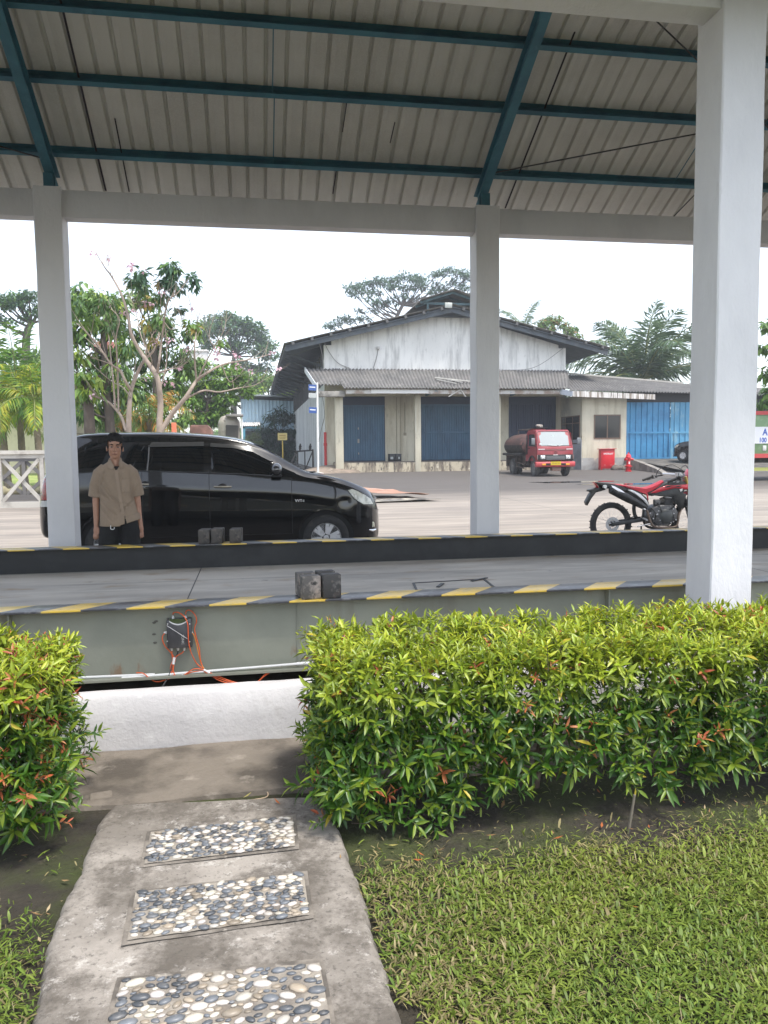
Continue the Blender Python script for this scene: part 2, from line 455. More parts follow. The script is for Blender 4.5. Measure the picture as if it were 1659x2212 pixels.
droop = np.array([0,0,-1]); LL = L[:,None]; WW_ = Wd[:,None]
V = np.stack([base-sd*WW_*.3, base+sd*WW_*.3,
  base+d*LL*.45-sd*WW_*.5+droop*LL*.02, base+d*LL*.45+sd*WW_*.5+droop*LL*.02,
  base+d*LL*.80+droop*LL*.12-sd*WW_*.30, base+d*LL*.80+droop*LL*.12+sd*WW_*.30,
  base+d*LL+droop*LL*.26-sd*WW_*.02, base+d*LL+droop*LL*.26+sd*WW_*.02], 1)
F = (np.arange(N)*8)[:,None,None]+np.array([[0,1,3,2],[2,3,5,4],[4,5,7,6]])[None]
g = RNG.random(N); patch = np.array([nz(x*1.3, y*1.5, 1, .7)+.5*nz(x*4.1, y*3.7, 1, 3) for x, y in P])
near = np.exp(-((P[:,0]-.45)/.2)**2)+.6*np.exp(-((P[:,1]-2.75)/.18)**2)
dry = RNG.random(N) < np.clip(.05+.12*patch+.35*near+.30*thin, 0, .85)
yel = np.clip(.35+.5*patch+.25*(P[:,0]-1.2), 0, 1)[:,None]
c1 = np.array([.085,.150,.022])*(1-g[:,None])+np.array([.20,.26,.045])*g[:,None]; c1 = c1*(1-.55*yel)+np.array([.27,.29,.050])*.55*yel
c2 = np.array([.34,.29,.14])*(1-g[:,None])+np.array([.17,.14,.065])*g[:,None]
T = np.where(dry[:,None], c2, c1)*RNG.uniform(.7,1.2,(N,1))
M_GRASS = leafmat('grass_blade', .5, .25, 1.2, .35)
tag(npmesh('lawn_grass', V.reshape(-1,3), F.reshape(-1,4), M_GRASS, None, np.repeat(T, 8, 0)), 'broad bladed green lawn grass with straw coloured patches beside the path', 'grass', kind='stuff')

# dead leaves, twigs and small stones lying about the soil
M_LITTER = leafmat('leaf_litter', .7, .1, 1.0, .3)
N = 260; P = np.stack([RNG.uniform(-1.6, 3.2, N), RNG.uniform(2.2, 3.3, N)], 1); az = RNG.uniform(0, 2*pi, N); L = RNG.uniform(.015, .045, N)
V = []; F = []; T = []
for i in range(N):
    l, r = path_side(P[i][0], P[i][1])
    if l < P[i][0] < r and RNG.random() < .9: continue
    d = np.array([cos(az[i]), sin(az[i]), RNG.uniform(-.1, .35)]); s_ = np.array([-sin(az[i]), cos(az[i]), 0])*RNG.uniform(.08, .3); b = np.array([P[i][0], P[i][1], .022])
    if l < P[i][0] < r: b[2] += .03
    F.append([len(V), len(V)+1, len(V)+2, len(V)+3]); V += [b, b+(d*.5+s_*.6)*L[i], b+d*L[i]+np.array([0,0,.004]), b+(d*.5-s_*.6)*L[i]]
    c = [(.30,.20,.10), (.22,.13,.06), (.38,.30,.18), (.28,.25,.08), (.33,.10,.03)][RNG.integers(5)]; T += [c]*4
tag(npmesh('leaf_litter', V, F, M_LITTER, None, np.array(T)), 'dry fallen leaves and bits of straw scattered on the dark soil', 'fallen leaves', kind='stuff')
# ------------------------------------------------------------------ weighbridge shelter
M_WHITE = mat('painted_plaster', (.72,.715,.72), .75, layers=[((.65,.645,.655), 2.0, .45, .65, (1,1,.4)), ((.52,.51,.49), 7, .66, .78, (1,1,.5), .5)], bump=[(5, .7, (1,1,.5), .02), (45, .35, (1,1,.6), .006)])
M_BLUE = mat('blue_steel', (.055,.20,.26), .45, layers=[((.040,.145,.20), 3, .42, .6), ((.10,.27,.33), 10, .62, .74, (1,1,1), .6)], bump=[(30, .12)])
M_SHEET = mat('roof_sheet_underside', (.68,.66,.60), .8, layers=[((.58,.56,.505), 1.3, .40, .62), ((.70,.69,.64), 60, .45, .65, (1,1,1), .5)], bump=[(80, .35, (1,1,1), .004)])
M_DARKROD = mat('dark_rod', (.03,.03,.03), .6)
YF, CW, YN = 8.9, .283, 4.326
ZB, ZBT = 4.06, 4.345
sh = thing('weighbridge_shelter', 'white concrete shelter over the weighbridge with teal steel rafters and ribbed roof', 'shelter', (0, 6.75, 0))
XF = [-7.11, -2.243, 2.6276, 7.50, 12.37]; XN = [-6.96, -2.09, 2.782, 7.65]
def column_mb(x0, x1, y0, y1, z0, z1):
    m = MB(); n = 14
    def w(z, k): return .0022*sin(z*5.1+k*2.2)+.0016*sin(z*13+k)
    ring = []
    for i in range(n+1):
        z = z0+(z1-z0)*i/n; c = .008
        ring.append([(x0+c+w(z,1), y0+w(z,0), z), (x1-c+w(z,2), y0+w(z,0), z), (x1+w(z,2), y0+c, z), (x1+w(z,3), y1-c, z), (x1-c, y1+w(z,4), z), (x0+c, y1, z), (x0+w(z,1), y1-c, z), (x0+w(z,1), y0+c, z)])
    vs = [q for r in ring for q in r]; fs = []
    for i in range(n):
        for k in range(8): fs.append((i*8+k, i*8+(k+1) % 8, (i+1)*8+(k+1) % 8, (i+1)*8+k))
    fs.append(tuple(range(8))[::-1]); fs.append(tuple(n*8+k for k in range(8))); m.add(vs, fs); return m
for x in XF: build(column_mb(x, x+CW, YF, YF+CW, -.02, 4.365), 'column', M_WHITE, sh, smooth=30)
for x in XN: build(column_mb(x, x+CW, YN, YN+CW, -.02, 4.62), 'column', M_WHITE, sh, smooth=30)
for i in range(len(XF)-1):
    build(MB().box(XF[i]+CW-.004, XF[i+1]+.004, YF+.045, YF+CW-.05, ZB, ZBT), 'beam', M_WHITE, sh, bevel=.006)
ZNB = 4.105
for i in range(len(XN)-1):
    build(MB().box(XN[i]+CW-.004, XN[i+1]+.004, YN+.03, YN+.225, ZNB, 4.60), 'beam', M_WHITE, sh, bevel=.006)
SL = .506
def zr(Y): return 4.44+SL*(9.267-Y) if Y >= 6.75 else 4.44+SL*(9.267-6.75)-SL*(6.75-Y)   # rafter bottom
RD = .17   # rafter depth
def ibeam(m, p0, p1, w, d, t=.012):
    """I section from p0 to p1 (p = bottom line), depth d upwards"""
    p0, p1 = Vector(p0), Vector(p1); dr = (p1-p0).normalized(); up = Vector((1,0,0)).cross(dr) if abs(dr.x) < .5 else Vector((0,0,1))
    if up.z < 0: up = -up
    m.bar(p0+up*t/2, p1+up*t/2, w, t, up); m.bar(p0+up*(d-t/2), p1+up*(d-t/2), w, t, up); m.bar(p0+up*(t+.0005), p1+up*(t+.0005), .01, 0, up) if False else m.bar(p0+up*d/2, p1+up*d/2, .012, d-2*t, up)
rx = [x+CW/2+.0 for x in XF]
for x in rx:
    m = MB(); ibeam(m, (x, 9.25, zr(9.25)), (x, 6.755, zr(6.755)), .10, RD); build(m, 'rafter', M_BLUE, sh)
    m = MB(); ibeam(m, (x, 3.55, zr(3.55)), (x, 6.745, zr(6.745)), .10, RD); build(m, 'rafter', M_BLUE, sh)
    for yy, zt in ((YF+.14, 4.365), (YN+.12, 4.62)):
        m = MB(); m.box(x-.085, x+.085, yy-.075, yy+.075, zt, zt+.012)
        zz = zr(yy)-.003; m.box(x-.05, x+.05, yy-.055, yy-.043, zt+.012, zz-.02 if yy > 6 else zz-.03); m.box(x-.05, x+.05, yy+.043, yy+.055, zt+.012, zz-.03); m.box(x-.006, x+.006, yy-.043, yy+.043, zt+.012, zz-.03)
        build(m, 'stub_post', M_BLUE, sh)
up = Vector((0, SL, 1)).normalized(); upn = Vector((0, -SL, 1)).normalized()
PUR = [8.976, 8.17, 7.506, 6.90]
for Y in PUR:
    for sgn in (1, -1):
        y = Y if sgn > 0 else 13.5-Y
        u = up if sgn > 0 else upn
        b = Vector((0, y, zr(y)))+u*RD; sl = Vector((0, -u.z, u.y)) if sgn > 0 else Vector((0, u.z, -u.y))
        m = MB()
        o = b+u*.0005
        m.bar(o+Vector((-7.2,0,0))+u*.0025, o+Vector((12.8,0,0))+u*.0025, .055, .005, u)
        m.bar(o+Vector((-7.2,0,0))+u*.055-sl*.025, o+Vector((12.8,0,0))+u*.055-sl*.025, .005, .10, u)
        m.bar(o+Vector((-7.2,0,0))+u*.1075, o+Vector((12.8,0,0))+u*.1075, .055, .005, u)
        build(m, 'purlin', M_BLUE, sh)
# thin sag rods between purlins, x positions from the photo
for x in (.02, .30, .62):
    pass
m = MB()
for (x, a, b) in ((.28, 7.506, 8.17), (.30, 8.17, 8.976), (-6.5, 7.5, 8.9), (5.2, 7.506, 8.976)):
    build(MB().cyl(Vector((x, a, zr(a)))+up*(RD+.05), Vector((x, b, zr(b)))+up*(RD+.05), .006, n=6), 'sag_rod', M_BLUE, sh)
# ribbed sheets: wide flat pans, narrow raised ribs; laps gape a little here and there
def sheet_mb(x0, x1, ya, yb, lift):
    m = MB(); prof = []; P = .205; x = x0; k = 0
    while x < x1:
        prof += [(x, 0), (x+.014, .036), (x+.034, .036), (x+.048, 0), (x+.095, .006), (x+.148, 0)]
        x += P; k += 1
    prof.append((x, 0))
    rows = []
    for (px, ph) in prof:
        row = []
        for j in range(5):
            y = ya+(yb-ya)*j/4; u = up if y > 6.75 else upn
            q = Vector((px, y, zr(y)))+u*(RD+.112+lift+ph+.004*sin(px*2.1+j*1.7)); row.append(q[:])
        rows.append(row)
    m.grid(rows); return m
build(sheet_mb(-7.6, 13.2, 9.62, 6.70, 0), 'roof_sheet', M_SHEET, sh)
build(sheet_mb(-7.6, 13.2, 6.74, 3.42, 0), 'roof_sheet', M_SHEET, sh)
# strips under a few ribs, coloured dark as the shadow in gaping sheet laps
M_LAP = mat('lap_shadow', (.035,.025,.03), .9)
m = MB()
for x, a, b, w in ((-1.62, 9.5, 7.4, .020), (-1.36, 9.5, 8.6, .012), (3.22, 9.5, 7.4, .018), (1.05, 8.6, 8.25, .010), (1.02, 9.4, 9.05, .012), (1.60, 8.7, 8.45, .010), (-4.1, 9.5, 7.4, .03)):
    p, q = Vector((x, a, zr(a)))+up*(RD+.107), Vector((x+.01, b, zr(b)))+up*(RD+.107)
    build(MB().bar(p, q, w, .006, up), 'lap_shadow_strip', M_LAP, sh)
# bracing rods
def rod(p, q, r=.008):
    build(MB().cyl(p, q, r, n=6), 'bracing_rod', M_DARKROD, sh)
def onroof(x, y, Y, lift=.05): q = at(x, y, Y); return q
rod((rx[2]+.03, 8.90, zr(8.90)+.10), (7.3, 7.55, zr(7.55)+.05)); rod((rx[2]+.9, 7.0, zr(7.0)+.02), (7.4, 8.9, zr(8.9)+.02)); rod((rx[1]-.03, 9.0, zr(9.0)+.1), (-6.9, 7.5, zr(7.5)+.06))
rod((5.85, 7.60, zr(7.6)+.1), (5.35, 9.55, zr(9.55)+.10), .007)

# ------------------------------------------------------------------ low white wall in front of the pit
M_PLINTH = mat('lime_washed_wall', (.56,.545,.54), .85, layers=[((.49,.475,.475), 1.8, .42, .62), ((.42,.40,.38), 6, .64, .76, (1,1,1), .6), ((.58,.57,.56), 11, .60, .72)], bump=[(5, .25, (1,1,1), .015), (40, .45, (1,1,1), .006)])
m = MB(); n = 120; sec = [(3.982, -.03), (3.978, .03), (3.976, .15), (3.980, .285), (3.992, .303), (4.085, .305), (4.10, .295), (4.10, -.03)]
m.grid([[(-8+18*i/n, y+.005*nz(i*.35, z*9, 1, .3), z+(.004*nz(i*.6, y*30) if z > .2 else 0)) for y, z in sec] for i in range(n+1)])
tag(build(m, 'low_wall', M_PLINTH, smooth=40), 'low white lime washed wall at the edge of the weighbridge pit', 'wall')

# ------------------------------------------------------------------ weighbridge
def stripe_mat(name, P, x0, w, skew, Y0):
    t = NT(name)
    sp = t.n('ShaderNodeSeparateXYZ'); t.l(t.coord(), sp.inputs[0])
    x = t.math('SUBTRACT', t.math('ADD', sp.outputs['X'], 100*P-x0), t.math('MULTIPLY', t.math('SUBTRACT', sp.outputs['Y'], Y0), skew))
    f = t.math('LESS_THAN', t.math('MODULO', x, P), w)
    w1 = t.ramp(t.noise(14, (1,1,1), 8), .50, .66)
    yel = t.mix((.68,.46,.07), (.46,.36,.16), t.math('MULTIPLY', w1, .8)); blk = t.mix((.055,.055,.06), (.16,.16,.165), w1)
    t.l(t.mix(blk, yel, f), t.b.inputs['Base Color']); t.b.inputs['Roughness'].default_value = .32
    b = t.n('ShaderNodeBump'); b.inputs['Strength'].default_value = .15; b.inputs['Distance'].default_value = .005; t.l(t.noise(60), b.inputs['Height']); t.l(b.outputs['Normal'], t.b.inputs['Normal'])
    return t.m
wb = thing('weighbridge', 'steel truck weighbridge with a grey deck between green and black side girders', 'weighbridge', (0, 0, 0))
M_GREEN = mat('grey_green_paint', (.275,.285,.23), .42, layers=[((.225,.235,.19), 1.4, .42, .62), ((.24,.25,.21), 16, .68, .76, (1,1,.6), .6), ((.17,.155,.12), 3, .55, .70, (1.5,1,.22), .6), ((.22,.12,.06), 7, .66, .73, (1,1,.35), .7)], bump=[(6, .25, (1,1,1), .01), (40, .15, (1,1,1), .004)])
M_BLACKP = mat('black_paint', (.010,.011,.012), .5, layers=[((.020,.021,.022), 4, .45, .65), ((.13,.13,.12), 18, .72, .78, (1,1,.5), .6)], bump=[(10, .25, (1,1,1), .008)])
ZT = .605
g1 = build(MB().box(-9, 9.5, 4.83, 4.842, .165, ZT-.012).box(-9, 9.5, 4.755, 4.93, .152, .165), 'girder', M_GREEN, wb)
fl = build(MB().box(-9, 9.5, 4.73, 4.935, ZT-.012, ZT), 'flange', stripe_mat('near_stripes', .4834, -1.253, .222, .9, 4.73), g1, bevel=.002)
for x in (-1.449, .249, 2.332, -3.3, 4.2, 6.2):
    w = .006 if x == .249 else .01
    build(MB().box(x-w/2, x+w/2, 4.775 if x != .249 else 4.822, 4.8295, .168, ZT-.0125), 'stiffener', M_GREEN, g1)
g2 = build(MB().box(-9, 9.5, 7.93, 7.942, .30, ZT-.012).box(.018, .03, 7.922, 7.9295, .37, ZT-.012), 'girder', M_BLACKP, wb)
build(MB().box(-9, 9.5, 7.85, 8.05, ZT-.012, ZT), 'flange', stripe_mat('far_stripes', .5052, -1.849, .245, -.9, 7.85), g2, bevel=.002)
M_DECK = mat('steel_deck', (.54,.50,.44), .75, layers=[((.38,.35,.31), 1.2, .40, .60, (.5,1.6,1)), ((.60,.57,.51), 3.0, .56, .72, (.35,1.8,1), .9), ((.33,.24,.15), 3.4, .57, .70, (.5,1,1), .75), ((.13,.12,.11), .9, .54, .66, (.12,3.2,1), .75), ((.07,.065,.06), 9, .66, .74, (.7,1,1), .7)], bump=[(26, .35, (.5,1,1), .01), (90, .2, (1,1,1), .004)])
dk = build(MB().box(-9, 9.5, 4.86, 7.928, .34, .36), 'deck', M_DECK, wb)
# deck plate seams and the hatch
for x in (-3.2, -.55, 4.7): build(MB().box(x, x+.008, 4.9, 7.92, .3604, .3612), 'plate_seam', M_BLACKP, dk)
h = MB()
c = [(1.30, 6.10), (1.98, 6.16), (2.02, 6.62), (1.36, 6.56)]
for i in range(4):
    a, b = c[i], c[(i+1) % 4]; h.bar((a[0], a[1], .3625), (b[0], b[1], .3625), .022, .004)
h.bar((1.52, 6.30, .366), (1.60, 6.46, .366), .03, .008); h.bar((1.88, 6.52, .366), (2.06, 6.66, .366), .03, .006)
build(h, 'hatch_cover', M_BLACKP, dk)
for y in (5.3, 6.0, 6.8, 7.4): build(MB().box(-9, 9.5, y-.05, y+.05, .12, .338), 'deck_joist', M_BLACKP, wb)
# hole and rust scar on the girder face
M_SCAR = mat('weld_scar', (.10,.095,.08), .8, layers=[((.3,.29,.27), 40, .5, .6)])
for px, py in ((335, 1388), (333, 1345), (337, 1342), (333, 1370)):
    q = at(px, py, 4.828); build(MB().ell(q, (.012, .004, .007), n=8, m=4), 'weld_scar', M_SCAR, g1, smooth=60)

# ---- test weights standing on the girders: block with a hand slot across its top
M_IRON = mat('cast_iron', (.085,.078,.07), .6, layers=[((.30,.26,.225), 9, .44, .58), ((.33,.25,.20), 5, .60, .70, (1,1,1), .75), ((.02,.02,.02), 16, .55, .65)], bump=[(40, .6, (1,1,1), .006)])
M_IRON2 = mat('cast_iron_dark', (.038,.036,.034), .6, layers=[((.15,.14,.13), 20, .55, .65, (1,1,1), .9), ((.22,.16,.13), 4, .62, .74, (1,1,1), .6)], bump=[(40, .6, (1,1,1), .006)])
M_IRON3 = mat('cast_iron_worn', (.075,.066,.058), .65, layers=[((.04,.036,.034), 10, .45, .6), ((.15,.125,.105), 14, .58, .7)], bump=[(40, .6, (1,1,1), .006)])
def weight(x, y, z, w, dp, h, mtl, label, rz=0):
    t = thing('test_weight', label, 'test weight', (x, y, z), radians(rz), 'iron test weights on the weighbridge')
    d = dp*.36
    m = MB(); prof = [(-dp/2, 0), (dp/2, 0), (dp/2, h), (dp/2-d, h), (dp/2-d, h*.46), (-dp/2+d, h*.46), (-dp/2+d, h), (-dp/2, h)]
    m.prism(prof, -w/2, w/2, 'x')
    build(m, 'block', mtl, t, world=False, bevel=.006)
    build(MB().cyl((0, -dp/2+d-.004, h*.78), (0, dp/2-d+.004, h*.78), .011, n=10).cyl((0, -dp/2-.001, h*.72), (0, -dp/2+.006, h*.72), .008, n=10), 'grip', M_IRON3, t, world=False, smooth=50)
weight(.322, 4.86, ZT+.001, .118, .225, .145, M_IRON, 'pale rusty iron weight with a slotted top, left of two on the near green girder', 9)
weight(.450, 4.865, ZT+.001, .118, .225, .150, M_IRON2, 'blacker iron weight with white specks, right of two on the near green girder', 9)
wl = ['leftmost of three iron weights on the far black girder', 'middle of three iron weights on the far girder, touching the left one', 'iron weight standing apart at right of three on the far girder']
for (x, l, dz) in ((-.513, wl[0], 0), (-.388, wl[1], .006), (-.205, wl[2], 0)):
    weight(x+.012, 7.97, ZT+.001, .112, .18, .142+dz, M_IRON3, l, -7)

# ---- junction box with its cable glands
M_BOX = mat('box_grey', (.075,.075,.08), .35, metal=.4, layers=[((.11,.11,.115), 5, .45, .65)], bump=[(120, .08)])
M_PLAST = mat('white_plastic', (.72,.72,.70), .4)
M_ORANGE = mat('orange_cable', (.78,.13,.03), .4, layers=[((.62,.09,.03), 12, .5, .65)])
M_YCABLE = mat('yellow_orange_cable', (.80,.30,.05), .4)
def jb(u, v, Y): return at((560+u/5.53)*.5486, (2380+v/5.53)*.5486, Y)
b0, b1 = jb(535, 955, 4.79), jb(1050, 300, 4.79); zc0, zc1 = b0[2], b1[2]; xc0, xc1 = b0[0], b1[0]
jbx = thing('junction_box', 'dark grey junction box lettered SONIC screwed to the green girder', 'junction box', ((xc0+xc1)/2, 4.80, zc0))
build(MB().box(xc0+.004, xc1+.006, 4.780, 4.829, zc0, zc1), 'enclosure', M_BOX, jbx, bevel=.004)
ld = build(MB().box(xc0+.010, xc1-.014, 4.764, 4.7795, zc0+.004, zc1-.002), 'lid', M_BOX, jbx, bevel=.003)
# curved silver band and window at the top of the lid
a0, a1 = jb(585, 320, 4.763), jb(985, 320, 4.763); m = MB(); up_ = []; lo_ = []
for i in range(17):
    s_ = i/16; x = a0[0]+(a1[0]-a0[0])*s_; dip = .022*(1-(2*s_-1)**2)
    up_.append((x, 4.7632, a0[2]-.010-dip)); lo_.append((x, 4.7632, a0[2]-.018-dip))
m.grid([[up_[i], lo_[i]] for i in range(17)]); build(m, 'silver_band', mat('silver_band', (.55,.55,.54), .4), ld)
m = MB(); m.grid([[(q[0], 4.7634, a0[2]-.001), (q[0], 4.7634, q[2]+.0005)] for q in up_]); build(m, 'window', mat('display_film', (.05,.07,.03), .15), ld)
cx, cz = jb(880, 770, 4.762)[0], jb(880, 770, 4.762)[2]
build(text_mb('SONIC', .0215, .0006, Matrix.Translation((cx, 4.7628, cz)) @ Matrix.Rotation(radians(90), 4, 'Y'), sx=.95), 'lettering', mat('pale_print', (.42,.42,.40), .5), ld)
m = MB()
for u, v in ((555, 425), (1035, 425), (545, 802), (1035, 810)): q = jb(u, v, 4.763); m.cyl((q[0], 4.766, q[2]), (q[0], 4.758, q[2]), .0035, n=8)
build(m, 'screw', mat('bright_screw', (.8,.8,.78), .3, metal=.6), ld)
p, q = jb(535, 460, 4.757), jb(985, 750, 4.757); build(MB().cyl(p, q, .0014, n=6), 'seal_wire', mat('seal_wire', (.72,.72,.70), .4), jbx)
GL = {}
for nm, u, v, dx, dz in (('a', 670, 300, 0, 1), ('b', 945, 300, 0, 1), ('c', 527, 612, -1, 0), ('d', 1045, 612, 1, 0), ('e', 645, 950, 0, -1), ('f', 778, 950, 0, -1), ('g', 915, 950, 0, -1)):
    q = jb(u, v, 4.803); q = Vector(q); d = Vector((dx, 0, dz)); m = MB()
    m.cyl(q-d*.004, q+d*.008, .0078, n=6); m.cyl(q+d*.008, q+d*.016, .0065, .0048, n=10)
    build(m, 'cable_gland', M_PLAST, jbx, smooth=40); GL[nm] = q+d*.016
M_BCABLE = mat('black_cable', (.05,.05,.052), .5)
def cable(pts, r, mtl, label, name='orange_cable', grp='orange cables of the junction box'):
    c = crv(pts, max(12, len(pts)*7)); o = build(MB().tube(c.tolist(), r, 7), name, mtl, smooth=60); tag(o, label, 'cable', grp)
def J(*uv): return [jb(u, v, y) for u, v, y in uv]
cr = .0032
cable(J((670,215,4.80),(690,180,4.795),(770,172,4.775),(860,215,4.765),(940,300,4.753),(990,430,4.750),(1000,600,4.750),(1010,800,4.752),(1050,1000,4.765),(1110,1150,4.785),(1200,1300,4.80),(1330,1400,4.795)), cr, M_ORANGE, 'orange cable arching from the top left gland across the face of the box')
cable(J((945,215,4.80),(960,150,4.80),(1010,122,4.80),(1090,160,4.80),(1165,260,4.80),(1180,380,4.80),(1140,520,4.80),(1170,700,4.80),(1240,950,4.80),(1265,1200,4.80),(1330,1395,4.795)), cr, M_ORANGE, 'orange cable from the top right gland looping well clear of the box')
cable(J((1080,615,4.80),(1130,680,4.802),(1180,850,4.805),(1230,1080,4.805),(1280,1280,4.80),(1345,1395,4.792)), cr, M_YCABLE, 'yellowish orange cable from the right side gland of the box')
cable(J((505,620,4.80),(450,680,4.80),(440,770,4.80),(500,910,4.80),(600,1020,4.80),(680,1130,4.80),(690,1230,4.80),(655,1330,4.80),(655,1450,4.80),(700,1550,4.79),(760,1580,4.785)), cr, M_ORANGE, 'orange cable bulging out from the left side gland of the box')
cable(J((650,1010,4.80),(645,1100,4.80),(665,1220,4.80),(625,1330,4.80),(620,1450,4.795),(690,1540,4.785),(800,1572,4.783),(900,1545,4.783),(1100,1470,4.785),(1340,1445,4.79)), cr, M_ORANGE, 'orange cable dropping from the lower left gland then running right along the conduit')
cable(J((905,1015,4.80),(860,1060,4.80),(740,1135,4.80),(710,1230,4.795),(685,1330,4.795),(680,1450,4.79),(740,1565,4.782),(870,1560,4.78),(1000,1480,4.78),(1150,1400,4.78),(1340,1425,4.785)), cr, M_ORANGE, 'orange cable from the lower right gland humping up before the right hand tie')
cable(J((-240,1600,4.79),(-60,1640,4.785),(60,1630,4.783),(400,1600,4.783),(730,1578,4.783)), cr, M_ORANGE, 'straight orange cable lying along the left conduit')
cable(J((-130,1490,4.79),(20,1500,4.78),(150,1600,4.775),(300,1680,4.772),(450,1660,4.772),(620,1605,4.776),(740,1582,4.78)), cr, M_ORANGE, 'sagging orange cable below the left conduit')
for k, (d1, d2) in enumerate(((0, 0), (40, 25), (85, 60))):
    cable(J((1340,1430+k*12,4.785),(1480,1490+d1*.5,4.778),(1700,1580+d1,4.77),(2000,1690+d2*.8,4.765),(2300,1725+d2*.4,4.765),(2500,1690,4.77),(2700,1500+d1*.4,4.78),(2900,1440,4.79),(3200,1420+k*5,4.80)), cr, M_ORANGE, ['uppermost of three orange cables drooping right of the white tie', 'middle of three orange cables drooping right of the white tie', 'lowest of three orange cables drooping right of the white tie'][k])
cable(J((778,1015,4.80),(760,1090,4.803),(690,1200,4.808),(640,1330,4.80),(600,1500,4.79),(520,1660,4.76),(420,1810,4.70),(340,1900,4.60),(250,1980,4.45)), .0042, M_BCABLE, 'grey black cable hanging from the box down into the pit', 'black_cable', None)
tm = mat('white_tape', (.80,.79,.77), .55)
for lab, pts, r in (('white tape binding the cables below the junction box', J((700,1155,4.797),(690,1230,4.796),(675,1300,4.796)), .0085), ('white tape round the cables at the conduit left of the box corner', J((725,1580,4.781),(890,1540,4.781)), .0065), ('white tape tying the cable bundle at right of the junction box', J((1340,1420,4.788),(1470,1490,4.781)), .0085)):
    tag(build(MB().tube(pts, r, 10, sq=.7), 'cable_tie', tm, smooth=60), lab, 'cable tie', 'white cable ties')
# white conduits clipped to the lower flange
def conduit(p, q, r, lab):
    m = MB(); p, q = Vector(p), Vector(q); m.tube([p, q], r, 10); 
    tag(build(m, 'conduit_pipe', M_PLAST, smooth=50), lab, 'conduit', 'white conduits along the girder')
Yc = 4.812
conduit(at(120, 1466, Yc), at(334, 1457, Yc), .0085, 'white conduit pipe at left running into the left hedge')
conduit(at(263, 1465, Yc-.02), at(650, 1433.5, Yc-.02), .0085, 'long white conduit pipe beneath the junction box')
conduit(at(641, 1434, Yc-.02), at(900, 1418, Yc-.02), .011, 'thicker white conduit pipe entering the right hedge')
# ------------------------------------------------------------------ leaf builder (used by hedge and trees)
def unit(v): return v/np.maximum(np.linalg.norm(v, axis=1, keepdims=True), 1e-9)
def leaf_arrays(B, D, Nn, L, W, droop=.25, fold=.25, simple=False):
    """B base, D direction, Nn upper-side normal, L length, W width"""
    D = unit(D); S = unit(np.cross(D, Nn)); U = np.cross(S, D); L = L[:,None]; W = W[:,None]
    def P(t, s, u=0.0): return B + D*L*t + S*W*s + U*(W*u) - U*L*droop*t*t
    if simple:
        V = np.stack([P(0,0), P(.45,-.5, fold), P(.45,.5, fold), P(1,0), P(.45,0)], 1)
        T = np.array([[0,4,1],[0,2,4],[4,3,1],[4,2,3]])
    else:
        V = np.stack([P(0,0), P(.28,-.42,fold), P(.28,0), P(.28,.42,fold), P(.62,-.42,fold), P(.62,0), P(.62,.42,fold), P(1,0)], 1)
        T = np.array([[0,2,1],[0,3,2],[1,2,5],[1,5,4],[2,3,6],[2,6,5],[4,5,7],[5,6,7]])
    n = V.shape[1]
    return V.reshape(-1,3), ((np.arange(len(B))*n)[:,None,None]+T[None]).reshape(-1,3), n
M_LEAF = leafmat('hedge_leaf', .38, .24, 1.3, .42)
M_BARK = mat('hedge_bark', (.085,.060,.042), .85, layers=[((.15,.115,.085), 20, .5, .65)], bump=[(60, .6, (1,1,.3), .005)])
